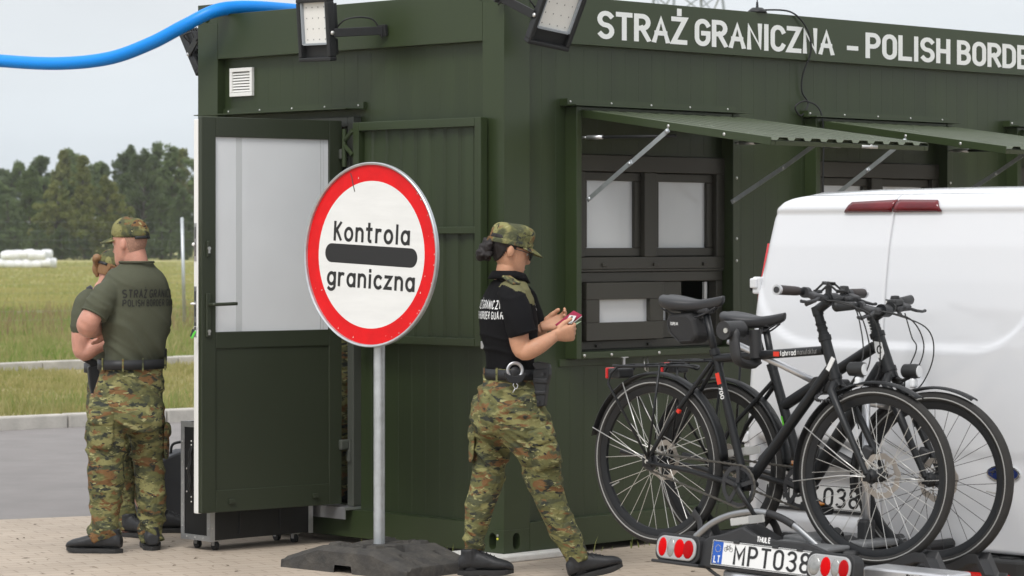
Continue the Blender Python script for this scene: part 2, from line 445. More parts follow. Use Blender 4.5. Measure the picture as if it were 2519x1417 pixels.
# edge lines running left to right, read from the photograph
E1 = [(-30, 5.7), (-12, 13.9), (-2.96, 16.5), (-1.95, 16.95), (3, 19.2), (14, 24), (60, 44)]          # paving / road
E2 = [(-40, -2), (-14, 17.6), (-7.5, 21.8), (-4.33, 24.3), (-2.85, 25.5), (4, 30.8), (40, 60)]        # road / kerb
E3 = [(-40, 2), (-14, 24.6), (-9.5, 29), (-6.0, 33.3), (-4.0, 35.3), (3, 42), (40, 80)]              # far kerb
E4 = [(-60, 18), (-30, 44), (-10.7, 59), (-6, 63), (10, 74), (60, 110)]
sheet('paving', [(60, -12), (-30, -12)]+E1, 0.0, m_pave)
sheet('road', E1+list(reversed(E2)), -.012, m_asph)
m_far = M('unseen_ground_dark', (.07, .072, .075), .9, var=.12, vscale=9)
sheet('unseen_dark_ground', [(-80, -12.01), (80, -12.01), (80, -70), (-80, -70)], -.01, m_far)  # unseen dark ground added behind the camera to darken reflections on the booth
def kerb(name, line, wdt, z0, z1, mat, seg=1.0):
    pts = spline([(p[0], p[1], 0) for p in line], 10); mb = MB(); d = 0
    # cut into kerb stones
    L = [0]
    for a, b in zip(pts, pts[1:]): L.append(L[-1]+(b-a).length)
    def P(s):
        for i in range(len(L)-1):
            if L[i+1] >= s: 
                t = (s-L[i])/max(1e-6, L[i+1]-L[i]); return pts[i].lerp(pts[i+1], t)
        return pts[-1]
    n = int(L[-1]/seg)
    for i in range(n):
        a, b = P(i*seg+.006), P((i+1)*seg-.006); t = (b-a).normalized(); nn = Vector((-t.y, t.x, 0))
        c = (a+b)/2+nn*wdt/2; jz = random.uniform(-.004, .004)
        rot = Matrix(((t.x, nn.x, 0), (t.y, nn.y, 0), (0, 0, 1)))
        mb.box((c.x, c.y, (z0+z1)/2+jz), ((b-a).length, wdt, z1-z0), rot, .015)
    o = mb.build(name, mat); tag(o, kind='structure'); return o
kerb('kerb', E2, .15, -.1, .105, m_kerb)
kerb('far_kerb', E3, .16, -.1, .17, m_kerb)
kerb('field_kerb', E4, .2, -.05, .10, m_kerb, 2.0)
sheet('verge', off(E2, .14)+list(reversed(E3)), .06, m_soil)
sheet('far_verge', off(E3, .15)+list(reversed(E4)), .05, m_soil)

# ================================================================== CONTAINER BOOTH
TH = math.atan2(.709, .705)
CT = thing('container_booth', 'dark green office container booth with awnings, white lettering and an open door', 'building', (-.040, 14.38, 0), TH)
def W_(p): return Matrix.Translation((-.040, 14.38, 0)) @ Matrix.Rotation(TH, 4, 'Z') @ Vector(p)   # container metres -> world
m_green = M('container_green', (.029, .043, .0165), .33, spec=.45, var=.10, vscale=1.2, bump=.02, bscale=6)
m_panel = M('panel_green', (.026, .039, .0150), .38, spec=.45, var=.15, vscale=1.4, stretch=(5, 5, .35), bump=.03, bscale=5)
m_frame = M('window_frame_olive', (.043, .041, .033), .4, spec=.4, var=.07, vscale=3)
m_door = M('door_green', (.027, .034, .020), .36, spec=.45, var=.06, vscale=2)
m_glass = M('frosted_pane', (.66, .68, .70), .07, spec=.5, var=.05, vscale=1.5)
m_white = M('white_profile', (.78, .78, .76), .35)
m_whiteL = M('lettering_white', (.74, .755, .74), .5)
m_galv = M('galvanised_steel', (.50, .53, .55), .42, metal=.75, var=.12, vscale=18)
m_alu = M('aluminium', (.62, .63, .65), .35, metal=.85, var=.06, vscale=10)
m_bolt = M('bolt_steel', (.62, .62, .60), .3, metal=.8)
m_black = M('black_plastic', (.016, .017, .018), .5, spec=.4)
m_dark = M('dark_grey', (.028, .029, .032), .5, spec=.4, var=.1, vscale=20)
m_int = M('inner_wall', (.22, .22, .21), .7)

def wall(mb, axis, depth, a0, a1, z0, z1, pitch, holes=(), th=.05):
    br = {a0, a1}
    k = math.ceil(a0/pitch)
    while k*pitch < a1: br.add(round(k*pitch, 4)); k += 1
    for h in holes: br |= {h[0], h[1]}
    br = sorted(br)
    for a, b in zip(br, br[1:]):
        if b-a < 1e-4: continue
        iv = [(z0, z1)]
        for h in holes:
            if h[0] <= a+1e-6 and h[1] >= b-1e-6:
                nv = []
                for p, q in iv:
                    if h[2] > p: nv.append((p, min(q, h[2])))
                    if h[3] < q: nv.append((max(p, h[3]), q))
                iv = [t_ for t_ in nv if t_[1]-t_[0] > 1e-4]
        ga = .0016 if abs(a/pitch-round(a/pitch)) < 1e-3 else 0; gb = .0016 if abs(b/pitch-round(b/pitch)) < 1e-3 else 0
        for p, q in iv:
            poly = [(a, depth+th), (a, depth+ga*.45), (a+ga, depth), (b-gb, depth), (b, depth+gb*.45), (b, depth+th)]
            if ga == 0: poly.pop(1)
            if gb == 0: poly.pop(-2)
            if axis == 'x': mb.prism(poly, p, q, 'z')
            else: mb.prism([(y, x) for x, y in poly], p, q, 'z')
LX, LY = 6.058, 2.434
# walls
mb = MB(); wall(mb, 'x', .045, .184, LX-.184, .18, 2.622, .105, [(.53, 1.72, 1.04, 2.06), (2.48, 3.67, 1.04, 2.06)])
mb.build('long_wall', m_panel, CT)
mb = MB(); wall(mb, 'y', .055, .155, 2.262, .18, 2.622, .105, [(1.13, 2.17, .2, 2.27)])
mb.build('end_wall', m_panel, CT)
mb = MB(); mb.bb(.184, LX-.184, LY-.09, LY-.045, .18, 2.622); mb.bb(LX-.09, LX-.045, .155, 2.262, .18, 2.622)
mb.build('rear_wall', m_panel, CT)
mb = MB(); mb.bb(.16, LX-.16, .16, LY-.16, .10, .165); mb.bb(.11, LX-.11, .11, LY-.11, 2.56, 2.60)
mb.build('floor_and_ceiling', m_int, CT)
mb = MB(); mb.bb(.05, LX-.05, .05, LY-.05, 2.80, 2.845)
for i in range(28): mb.bb(.25+i*.2, .30+i*.2, .08, LY-.08, 2.845, 2.862)
mb.build('roof', m_green, CT)
# frame: posts, beams, sills
def post(x0, x1, y0, y1):
    MB().bb(x0, x1, y0, y1, .1512, 2.8188, .001).build('corner_post', m_green, CT)
post(0, .184, 0, .154); post(0, .182, 2.262, LY); post(LX-.184, LX, 0, .154); post(LX-.184, LX, 2.262, LY)
MB().bb(.186, LX-.186, 0, .10, 2.622, 2.868, .0015).build('roof_beam', m_green, CT)
MB().bb(0, .10, .156, 2.260, 2.622, 2.868, .0015).build('roof_beam', m_green, CT)
MB().bb(.186, LX-.186, LY-.10, LY, 2.622, 2.868, .0015).build('roof_beam', m_green, CT)
MB().bb(LX-.10, LX, .156, 2.260, 2.622, 2.868, .0015).build('roof_beam', m_green, CT)
MB().bb(.186, LX-.186, 0, .10, .036, .180, .0015).build('floor_beam', m_green, CT)
MB().bb(0, .10, .156, 2.260, .036, .180, .0015).build('floor_beam', m_green, CT)
MB().bb(.186, LX-.186, LY-.10, LY, .036, .180, .0015).build('floor_beam', m_green, CT)
MB().bb(LX-.10, LX, .156, 2.260, .036, .180, .0015).build('floor_beam', m_green, CT)
def stadium(w, h, n=8):
    return [(w/2*math.cos(R(a)), h/2-w/2+w/2*math.sin(R(a))) for a in [180*i/n for i in range(n+1)]]+[(w/2*math.cos(R(a)), -h/2+w/2+w/2*math.sin(R(a))) for a in [180+180*i/n for i in range(n+1)]]
def bool_cut(me, cutter):
    o = bpy.data.objects.new('tmp', me); COL.objects.link(o); c = bpy.data.objects.new('tmpc', cutter); COL.objects.link(c)
    m = o.modifiers.new('b', 'BOOLEAN'); m.operation = 'DIFFERENCE'; m.object = c; m.solver = 'EXACT'
    r = evalmesh(o); bpy.data.objects.remove(o); bpy.data.objects.remove(c); return r
def fitting(cx, cy, sx, sy, z0, z1, slot=True):
    mb = MB().bb(cx-.092*0-(.184 if sx < 0 else 0), cx+(.184 if sx > 0 else 0), cy-(.154+.02 if sy < 0 else 0), cy+(.174 if sy > 0 else 0), z0, z1, .001)
    me = mb.mesh()
    if slot:
        zc = (z0+z1)/2+(-.0 if z0 < 1 else -.005)
        st = stadium(.05, .085)
        c1 = MB().prism([(cx+sx*.088+p[0], zc+p[1]) for p in st], cy-.08, cy+.08, 'y').mesh()
        c2 = MB().prism([(cy+sy*.082+p[0], zc+p[1]) for p in st], cx-.08, cx+.08, 'x').mesh()
        me = bool_cut(me, c1); me = bool_cut(me, c2)
    o = link('corner_fitting', me, m_green, CT); return o
for cx, sx in ((0, 1), (LX, -1)):
    for cy, sy in ((0, 1), (LY, -1)):
        fitting(cx, cy, sx, sy, .036, .151); fitting(cx, cy, sx, sy, 2.819, 2.93)
MB().cyl((-.003, .045, .125), (.001, .045, .125), .006).each('bolt', m_bolt, CT)
MB().cyl((-.003, .045, .108), (.001, .045, .108), .006).each('bolt', M('yellow_mark', (.6, .6, .05), .5), CT)

# lettering on the long roof beam
bm_ = [o for o in CT.children if o.name == 'roof_beam'][0]
fm = lambda x, z: basis((x, -.0015, z), (1, 0, 0), (0, 0, 1), (0, -1, 0))
lettering('lettering', 'STRAŻ GRANICZNA', .1225, fm(.702, 2.6715), m_whiteL, bm_, 1.930, False, weight=.205, gap=.145, space=.26, ext=.1)
MB().bb(2.768, 2.872, -.0015, -.0005, 2.697, 2.722).build('lettering', m_whiteL, bm_)
lettering('lettering', 'POLISH BORDER GUARD', .1225, fm(2.959, 2.6715), m_whiteL, bm_, 2.59, False, weight=.205, gap=.145, space=.26, ext=.1)

# ------------------------------------------------------------------ serving windows with lifted shutters
def corrugated(mb, w, l, pitch, h, thick=0):
    """trapezoid sheet: across 0..w, along 0..l, returned in (across, along, up)"""
    prof = []; n = int(w/pitch); p = w/n
    for i in range(n):
        a = i*p; prof += [(a, 0), (a+.3*p, 0), (a+.4*p, h), (a+.9*p, h)]
    prof.append((w, 0)); m = len(prof)
    vs = [(x, 0, z) for x, z in prof]+[(x, l, z) for x, z in prof]
    mb.add(vs, [(i, i+1, i+1+m, i+m) for i in range(m-1)])
    return mb
def window_unit(dx, hatch_open):
    X = lambda x: x+dx
    # steel surround
    mb = MB()
    mb.bb(X(.488), X(.526), -.040, .044, 1.0, 2.30); mb.bb(X(1.724), X(1.775), -.040, .044, 1.0, 2.30)
    mb.bb(X(.528), X(1.722), -.040, .044, 1.0, 1.034); mb.bb(X(.528), X(1.722), -.035, .044, 2.282, 2.30)
    mb.bb(X(.44), X(1.80), .035, .046, .96, .998)
    sur = mb.build('window_surround', m_green, CT, bevel=.003)
    mb = MB()
    for x, z in ((.545, 1.017), (.75, 1.017), (1.12, 1.017), (1.55, 1.017)): mb.ell((X(x), -.042, z), (.009, .005, .009))
    for z in (1.2, 1.5, 1.62, 1.95): mb.ell((X(1.752), -.042, z), (.008, .005, .008))
    mb.each('bolt', m_bolt, sur, True)
    # top flashing
    fl = MB().bb(X(.449), X(1.778), -.012, .044, 2.303, 2.34).bb(X(.449), X(1.83), -.075, -.012, 2.303, 2.309).build('flashing', m_green, CT)
    mb = MB()
    for i in range(5): mb.ell((X(.47+i*.31), -.013, 2.324), (.006, .004, .006))
    mb.each('rivet', m_bolt, fl, True)
    XU = lambda x: x+dx+.038
    # upper fixed window
    mb = MB()
    y0 = .022; y1 = .085
    mb.bb(XU(.493), XU(1.718), y0, y1, 1.971, 2.058); mb.bb(XU(.493), XU(1.718), y0, y1, 1.459, 1.523)
    for a, b in ((.493, .577), (1.039, 1.135), (1.622, 1.718)): mb.bb(XU(a), XU(b), y0+.0005, y1, 1.5235, 1.9705)
    fr = mb.build('window_frame', m_frame, CT, bevel=.004)
    mb = MB()
    for a, b in ((.579, 1.037), (1.137, 1.620)):
        q = .045
        mb.bb(XU(a), XU(b), .05, .09, 1.526, 1.526+q); mb.bb(XU(a), XU(b), .05, .09, 1.968-q, 1.968)
        mb.bb(XU(a), XU(a+q), .0505, .09, 1.5265+q, 1.9675-q); mb.bb(XU(b-q), XU(b), .0505, .09, 1.5265+q, 1.9675-q)
    mb.build('sash', m_frame, fr, bevel=.004)
    for a, b in ((.62, 1.0), (1.178, 1.58)):
        MB().bb(XU(a), XU(b), .072, .08, 1.568, 1.926).build('pane', m_glass, fr)
    mb = MB()
    for x in (.72, 1.12, 1.52): mb.bb(XU(x-.017), XU(x+.017), .012, .024, 1.474, 1.492)
    mb.each('drain_cap', m_frame, fr, bevel=.003)
    # lower sliding hatch
    mb = MB()
    mb.bb(X(.530), X(1.718), .03, .09, 1.392, 1.445); mb.bb(X(.530), X(1.718), .03, .09, 1.042, 1.088)
    mb.bb(X(.530), X(.590), .0305, .09, 1.0885, 1.3915); mb.bb(X(1.665), X(1.718), .0305, .09, 1.0885, 1.3915)
    mb.bb(X(.530), X(1.718), .020, .03, 1.446, 1.4585)
    hf = mb.build('hatch_frame', m_frame, CT, bevel=.004)
    def sash(a, b, ya, yb, pa, pb, nm):
        mb = MB(); mb.bb(X(a), X(b), ya, yb, 1.303, 1.391); mb.bb(X(a), X(b), ya, yb, 1.09, 1.183)
        mb.bb(X(a), X(pa), ya+.0005, yb, 1.1835, 1.3025); mb.bb(X(pb), X(b), ya+.0005, yb, 1.1835, 1.3025)
        s_ = mb.build(nm, m_frame, CT, bevel=.003)
        MB().bb(X(pa-.005), X(pb+.005), yb-.012, yb-.006, 1.18, 1.306).build('pane', m_glass, s_)
    sash(.592, 1.188, -.012, .028, .692, 1.082, 'sliding_sash')
    if hatch_open: sash(.80, 1.395, .045, .075, .90, 1.285, 'inner_sash')
    else: sash(1.16, 1.66, .045, .075, 1.24, 1.58, 'inner_sash')
    MB().bb(X(1.60), X(1.622), .06, .075, 1.10, 1.385).build('latch_strip', m_alu, hf)
    mb = MB()
    for x in (.72, 1.12): mb.bb(X(x-.02), X(x+.02), .018, .03, 1.054, 1.068)
    mb.each('drain_cap', m_frame, hf, bevel=.003)
    MB().cyl((X(.85), -.035, 1.0), (X(.85), -.035, .962), .008).bb(X(.825), X(.875), -.045, -.02, .998, 1.002).build('latch_bolt', m_alu, sur)
    MB().tube([(X(1.02), -.02, .99), (X(1.02), -.03, .93), (X(1.045), -.03, .915), (X(1.05), -.02, .99)], .004, 8).build('padlock_shackle', m_bolt, sur, True)
    # lifted shutter acting as an awning: hinged at the top
    o = Vector((X(.530), -.04, 2.268)); ta = Vector((0, -1.255, -.172)).normalized(); up = Vector((1, 0, 0)).cross(ta); L = 1.27; wd = 1.262
    if up.z < 0: up = -up
    mt = basis(o, (1, 0, 0), ta, up)
    mb = MB()
    mb.bb(0, .03, 0, L, -.024, .0); mb.bb(wd-.03, wd, 0, L, -.024, .0); mb.bb(.031, wd-.031, 0, .03, -.024, 0); mb.bb(.031, wd-.031, L-.03, L, -.024, 0)
    mb.bb(-.004, .0, 0, L, -.024, .016); mb.bb(.031, wd-.031, L*.5-.02, L*.5+.02, -.023, -.003)
    aw = mb.xf(mt).build('awning', m_green, CT, bevel=.002)
    mb = MB(); corrugated(mb, wd-.004, L+.004, .1146, .014)
    s_ = mb.xf(mt @ Matrix.Translation((.002, 0, .003))).build('corrugated_sheet', M('sheet_green_skylit', (.080, .098, .062), .24, spec=.65, var=.06, vscale=3), aw)  # lighter than the other green: sky sheen on top put into the colour
    md = s_.modifiers.new('t', 'SOLIDIFY'); md.thickness = .0015
    mb = MB()
    for a in (.06, wd-.16): mb.bb(a, a+.11, -.025, .03, .001, .006)
    mb.xf(mt).each('hinge', m_alu, aw)
    mb = MB()
    for k in range(2): mb.ell((.0-.004, .60+k*.37, -.004), (.004, .009, .009))
    mb.ell((wd*.62, L+.002, -.012), (.012, .006, .012)); mb.bb(wd*.56, wd*.66, L, L+.006, -.022, -.006)
    mb.xf(mt).each('bolt', m_bolt, aw, True)
    for sx_, foot in ((-.012, Vector((X(.556), -.062, 1.825))), (wd+.010, Vector((X(1.70), -.062, 1.825)))):
        top = mt @ Vector((sx_, .60, -.03)); md_ = foot.lerp(top, .53)
        if sx_ > 0: top.x -= .03
        mb = MB()
        for a, b, k in ((foot, md_, 0.0), (md_, top, .004)):
            d = (b-a).normalized(); s1 = Vector((1, 0, 0)); s1 = (s1-d*s1.dot(d)).normalized(); s2 = d.cross(s1)
            rot = Matrix((s1, s2, d)).transposed(); mb.box((a+b)/2+s1*k, (.0035, .024, (b-a).length+.03), rot)
        mb.ell(foot, (.009, .012, .012)); mb.ell(md_, (.01, .01, .01)); mb.ell(top, (.009, .012, .012))
        mb.build('strut', m_galv, aw)
        mb = MB(); g0 = Vector((foot.x-.035 if sx_ < 0 else foot.x+.03, -.05, 2.14)); g1 = mt @ Vector((.04 if sx_ < 0 else wd-.04, .62, -.05))
        mb.tube([g0, g0.lerp(g1, .05)], .006); mb.tube([g0.lerp(g1, .05), g0.lerp(g1, .22)], .011); 
        mb.build('gas_spring', m_alu, aw, True)
        mb = MB().tube([g0.lerp(g1, .22), g1], .008); mb.build('gas_spring', m_black, aw, True)
window_unit(0, True)
window_unit(1.952, False)
window_unit(3.904, False)

# ------------------------------------------------------------------ end wall: vent, door, folded shutter
mb = MB(); mb.bb(.035, .055, 2.008, 2.201, 2.41, 2.432); mb.bb(.035, .055, 2.008, 2.201, 2.547, 2.568); mb.bb(.0352, .055, 2.008, 2.028, 2.4325, 2.5465); mb.bb(.0352, .055, 2.181, 2.201, 2.4325, 2.5465)
vent = mb.build('vent_grille', m_white, CT, bevel=.002)
mb = MB()
for i in range(7):
    z = 2.441+i*.0158; mb.box((.046, 2.1045, z), (.003, .152, .0135), Matrix.Rotation(R(35), 3, 'Y'))
mb.each('louvre', m_white, vent)
MB().bb(.0535, .0545, 2.028, 2.181, 2.432, 2.547).build('vent_back', m_dark, vent)

fl = MB().bb(.036, .0545, 1.09, 2.258, 2.305, 2.345).bb(-.03, .036, 1.09, 2.258, 2.305, 2.310).bb(-.09, -.03, 1.09, 2.36, 2.305, 2.310).build('flashing', m_green, CT)
mb = MB()
for i in range(5): mb.ell((.035, 1.13+i*.27, 2.328), (.004, .006, .006))
mb.each('rivet', m_bolt, fl, True)
mb = MB(); m_dframe = M('door_frame_grey_green', (.058, .064, .054), .45)
mb.bb(.0, .10, 1.13, 1.178, .20, 2.268); mb.bb(.0, .10, 2.122, 2.17, .20, 2.268); mb.bb(.0, .10, 1.1785, 2.1215, 2.215, 2.268)
dfm = mb.build('door_frame', m_dframe, CT, bevel=.004)
MB().bb(-.055, .10, 1.13, 2.17, .183, .198).bb(-.06, -.054, 1.13, 2.17, .135, .198).build('threshold', m_alu, CT)
DD = Vector((-.9926, .1215, 0)).normalized(); DN = Vector((-.1215, -.9926, 0)).normalized()   # along the open leaf, its outer face
dm = basis((-.012, 1.176, 0), DD, DN, (0, 0, 1))
z0, z1 = .213, 2.245; Wd = .897
mb = MB()
mb.bb(.026, .105, -.035, 0, z0, z1); mb.bb(Wd-.085, Wd, -.035, 0, z0, z1)
mb.bb(.1055, Wd-.0855, -.035, -.0005, 2.143, z1); mb.bb(.1055, Wd-.0855, -.035, -.0005, 1.055, 1.14); mb.bb(.1055, Wd-.0855, -.035, -.0005, z0, .325)
door = mb.xf(dm).build('door', m_door, CT, bevel=.003)
MB().bb(.095, Wd-.085, -.03, -.008, .324, 1.056).xf(dm).build('door_panel', m_door, door)
MB().bb(.095, Wd-.085, -.03, -.014, 1.139, 2.144).xf(dm).build('pane', M('door_pane', (.63, .65, .67), .09, spec=.5, var=.05, vscale=1.2), door)
mb = MB()
for a, b in ((.645, .652), (.678, .682), (.135, .139), (.15, .157)): mb.bb(a, b, -.014, -.0132, 1.142, 2.141)
mb.bb(.652, .678, -.014, -.0134, 1.142, 2.141)
mb.xf(dm).each('blind_strip', M('blind_strip', (.50, .52, .53), .25), door)
MB().bb(.022, Wd+.002, -.075, -.036, z0-.004, z1-.012, .004).xf(dm).build('inner_leaf', m_white, door)
mb = MB()
for a, b in ((1.505, 1.70), (1.115, 1.375)): mb.bb(Wd+.0015, Wd+.005, -.067, -.045, a, b)
mb.xf(dm).each('lock_plate', m_alu, door)
mb = MB()
for a, b in ((1.53, 1.60), (1.62, 1.68), (1.15, 1.19), (1.22, 1.28), (1.30, 1.35)): mb.bb(Wd+.0045, Wd+.0056, -.060, -.052, a, b)
mb.xf(dm).each('lock_slot', m_black, door)
MB().ell((Wd+.006, -.075, 1.285), (.012, .02, .007)).ell((Wd+.006, -.07, 1.59), (.008, .012, .01)).xf(dm).each('lock_bolt', m_white, door, True)
mb = MB(); mb.bb(.845, .875, 0, .012, 1.115, 1.34, .005); mb.bb(.850, .872, 0, .012, 1.525, 1.61, .006)
hd = mb.xf(dm).build('handle_plate', m_door, door)
MB().tube(spline([(.860, .01, 1.283), (.858, .045, 1.283), (.845, .055, 1.283), (.72, .058, 1.286)], 5), [.009]*15+[.0085], 10, flat=.8).xf(dm).build('door_handle', m_door, hd, True)
MB().cyl((.86, .012, 1.145), (.86, .017, 1.145), .009).bb(.855, .865, .012, .016, 1.125, 1.145).cyl((.861, .012, 1.57), (.861, .018, 1.57), .009).bb(.856, .866, .012, .017, 1.545, 1.57).xf(dm).each('lock_cylinder', m_bolt, hd)
for zz in (2.04, .50):
    mb = MB(); mb.bb(-.005, .05, .0, .028, zz-.0, zz+.055, .008); mb.bb(-.055, .0, .002, .03, zz-.062, zz-.005, .006); mb.cyl((-.012, .016, zz-.062), (-.012, .016, zz+.055), .014)
    mb.xf(dm).each('hinge', m_dframe, door)
mb = MB()
for a in (.20, .72): mb.bb(a-.018, a+.018, 0, .014, .255, .278, .003)
mb.xf(dm).each('drain_cap', m_door, door)
# door closer bracket at the top of the frame
MB().bb(-.03, -.002, 1.18, 1.215, 2.17, 2.20).bb(-.045, -.03, 1.185, 1.20, 2.10, 2.20).build('closer_bracket', m_dark, dfm)

# steel shutter swung flat against the end wall
mb = MB(); a0, a1, s0, s1 = .105, 1.066, 1.075, 2.232
X0, X1 = -.062, -.012
mb.bb(X0, X1, a0, a0+.045, s0, s1); mb.bb(X0, X1, a1-.045, a1, s0, s1)
mb.bb(X0, X1, a0+.0455, a1-.0455, s0, s0+.04); mb.bb(X0, X1, a0+.0455, a1-.0455, s1-.045, s1); mb.bb(X0+.006, X1, a0+.0455, a1-.0455, 1.645, 1.68)
sh = mb.build('steel_shutter', m_green, CT, bevel=.003)
mb = MB(); corrugated(mb, a1-a0-.09, s1-s0-.08, .10, .011)
sm = basis((X1-.006, a0+.045, s0+.04), (0, 1, 0), (0, 0, 1), (-1, 0, 0))
cs = mb.xf(sm).build('corrugated_sheet', m_panel, sh); md = cs.modifiers.new('t', 'SOLIDIFY'); md.thickness = .0015
MB().tube([(X0, a1, 2.19), (-.05, a1+.075, 2.14)], .012, 8).tube([(X0, a1, 2.06), (-.05, a1+.075, 2.11)], .012, 8).cyl((-.05, a1+.08, 2.0), (-.05, a1+.08, 2.2), .013).each('hinge', m_green, sh)
MB().bb(-.055, -.03, a0-.02, a0, 1.10, 1.15).cyl((-.04, .11, 1.095), (-.06, .11, 1.095), .01).build('hasp', m_green, sh)
pl = MB().tube([(-.07, .085, 1.115)]+[(-.07, .085+.013*math.cos(R(a))-.013, 1.115+.015*math.sin(R(a))) for a in range(0, 181, 30)]+[(-.07, .059, 1.105)], .0035, 8).bb(-.078, -.062, .053, .091, 1.065, 1.105, .004)
pl.build('padlock', m_alu, sh)

# ================================================================== things on or by the booth
def place(mtx_local):  # container-local matrix -> world
    return Matrix.Translation((-.040, 14.38, 0)) @ Matrix.Rotation(TH, 4, 'Z') @ mtx_local
def floodlight(label, mtx, arm_to, side):
    """local frame: x right, y out of the back (towards the wall), z up; front glass faces -y"""
    t = bpy.data.objects.new('floodlight', None); COL.objects.link(t); t.matrix_world = mtx; t.empty_display_size = .2
    tag(t, label, 'floodlight', 'floodlights on the container')
    mb = MB(); w_, h_ = .25, .33
    mb.bb(-w_/2, w_/2, -.03, .02, h_/2-.022, h_/2, .006); mb.bb(-w_/2, w_/2, -.03, .02, -h_/2, -h_/2+.022, .006)
    mb.bb(-w_/2, -w_/2+.024, -.03, .02, -h_/2+.02, h_/2-.02, .006); mb.bb(w_/2-.024, w_/2, -.03, .02, -h_/2+.02, h_/2-.02, .006)
    mb.bb(-w_/2+.02, w_/2-.02, .005, .02, -h_/2+.02, h_/2-.02)
    for i in range(13): mb.bb(-.10+i*.0165, -.094+i*.0165, .0205, .055, -.03, h_/2-.03)
    mb.bb(-.10, .10, .0205, .06, -h_/2+.03, -.045, .01)
    body = mb.build('housing', m_black, t)
    m_led = M('led_panel', (.74, .735, .70), .45)
    MB().bb(-w_/2+.024, w_/2-.024, -.004, .004, -.075, h_/2-.022).build('reflector', m_led, t)
    mb = MB()
    for i in range(4):
        for j in range(4): mb.bb(-.070+i*.0465-.0025, -.070+i*.0465+.0025, -.0055, -.0042, -.05+j*.056-.003, -.05+j*.056+.003)
    mb.each('led', M('led_grey', (.22, .22, .21), .5), t)
    mb = MB(); mb.bb(-w_/2+.024, -w_/2+.034, -.02, -.0045, -.075, h_/2-.022); mb.bb(w_/2-.034, w_/2-.024, -.02, -.0045, -.075, h_/2-.022); mb.bb(-w_/2+.034, w_/2-.034, -.02, -.0045, -.079, -.069)
    mb.build('reflector_rim', M('rim_grey', (.30, .33, .36), .35), t)
    a = Vector(arm_to); p = Vector((side*(w_/2+.006), .0, -.02))
    mb = MB(); mb.box(p.lerp(a, .5), ((a-p).length, .01, .045), (a-p).to_track_quat('X', 'Z').to_matrix()); mb.box(a, (.05, .02, .06))
    br = mb.build('bracket', m_black, t, bevel=.003)
    MB().ell((side*(w_/2+.006), -.008, -.02), (.008, .012, .012)).each('bolt', m_bolt, br, True)
    mb = MB(); mb.tube(spline([(side*.10, .04, .0), (side*.17, .07, .05), (a.x*.9, a.y*.8, a.z+.06), (a.x, a.y-.01, a.z-.04)], 8), .0045, 8)
    mb.build('cable', m_black, t, True)
    return t
def flmat(origin, out, tilt, roll=0):
    out = Vector(out).normalized(); y = -out; z = Vector((0, 0, 1)); x = y.cross(z).normalized()
    m = basis(origin, x, y, z) @ Matrix.Rotation(R(roll), 4, 'Y') @ Matrix.Rotation(R(-tilt), 4, 'X')
    return place(m)
floodlight('black square floodlight on a short arm above the open door', flmat((-.27, 1.115, 2.712), (-1, .0, 0), -5, 1), (.24, .25, -.02), 1)
floodlight('black tilted floodlight at the front corner, left of the white lettering', flmat((.13, -.24, 2.735), (-.22, -1, 0), -24, 8), (-.22, .21, -.02), -1)
floodlight('black floodlight seen from behind, sticking out past the far left corner', flmat((.22, 2.62, 2.69), (.15, 1, 0), -38, 0), (.16, .18, -.05), 1)

# blue corrugated hose over the roof edge
hp = spline([at(-260, 100, 17.3), at(-90, 138, 17.0), at(20, 151, 16.7), at(150, 156, 16.4), at(270, 143, 16.15), at(370, 107, 15.95), at(450, 65, 15.85), at(520, 30, 15.85), at(575, 19, 15.95), at(640, 19, 16.1), at(720, 25, 16.4), at(820, 34, 16.9), W_((1.6, 1.9, 2.90))], 40)
rr = [.036+.0022*(1 if i % 2 else -1) for i in range(len(hp))]
hs = MB().tube(hp, rr, 14).build('drain_hose', M('hose_blue', (.0, .25, .80), .4, spec=.4), None, True)
tag(hs, 'blue corrugated hose sagging over the roof corner of the container', 'hose')
# support block under the near corner
o = MB().bb(-.27, .46, -.085, .30, .0, .034, .008).xf(Matrix.Rotation(0, 4, 'Z')).build('support_block', M('pale_concrete', (.62, .61, .58), .8, var=.1, vscale=12, bump=.3, bscale=70))
o.matrix_world = place(Matrix.Identity(4)); tag(o, 'white slab wedged under the near corner of the container', 'support block')
for x_, y_ in ((LX-.3, .1), (LX-.3, LY-.2), (.1, LY-.2)):
    o = MB().bb(x_-.22, x_+.2, y_-.15, y_+.15, .0, .034, .008).build('support_block', MATS['pale_concrete']); o.matrix_world = place(Matrix.Identity(4))
    tag(o, 'pale slab under a hidden far corner of the container', 'support block', 'slabs under the far container corners')
# roof aerial with its cable
t = thing('roof_aerial', 'thin rod aerial on a black puck on the roof edge above the lettering', 'aerial', tuple(W_((2.01, .03, 2.868))), TH)
MB().lathe([(0, .03), (.03, .028), (.05, .012), (.055, 0), (0, 0)], 20, closed=False).build('base', m_black, t, True)
MB().cyl((0, 0, .028), (0, 0, .06), .008, .006).cyl((0, 0, .06), (0, 0, .75), .003, .002, 8).build('rod', m_dark, t)
cb = [W_((2.03, .02, 2.885)), W_((2.25, -.01, 2.885)), W_((2.38, -.02, 2.80)), W_((2.42, -.02, 2.68)), W_((2.40, .02, 2.55)), W_((2.40, .03, 2.45)), W_((2.45, .025, 2.38)), W_((2.38, .02, 2.31)), W_((2.33, .02, 2.36)), W_((2.40, -.01, 2.39)), W_((2.47, -.06, 2.30)), W_((2.465, -.07, 1.9)), W_((2.48, -.07, 1.6)), W_((2.55, -.07, 1.5)), W_((2.60, -.03, 1.3)), W_((2.55, .0, .9))]
tag(MB().tube(spline(cb, 8), .005, 8).build('cable', m_black, None, True), 'thin black cable hanging from the roof aerial past the second window', 'cable')
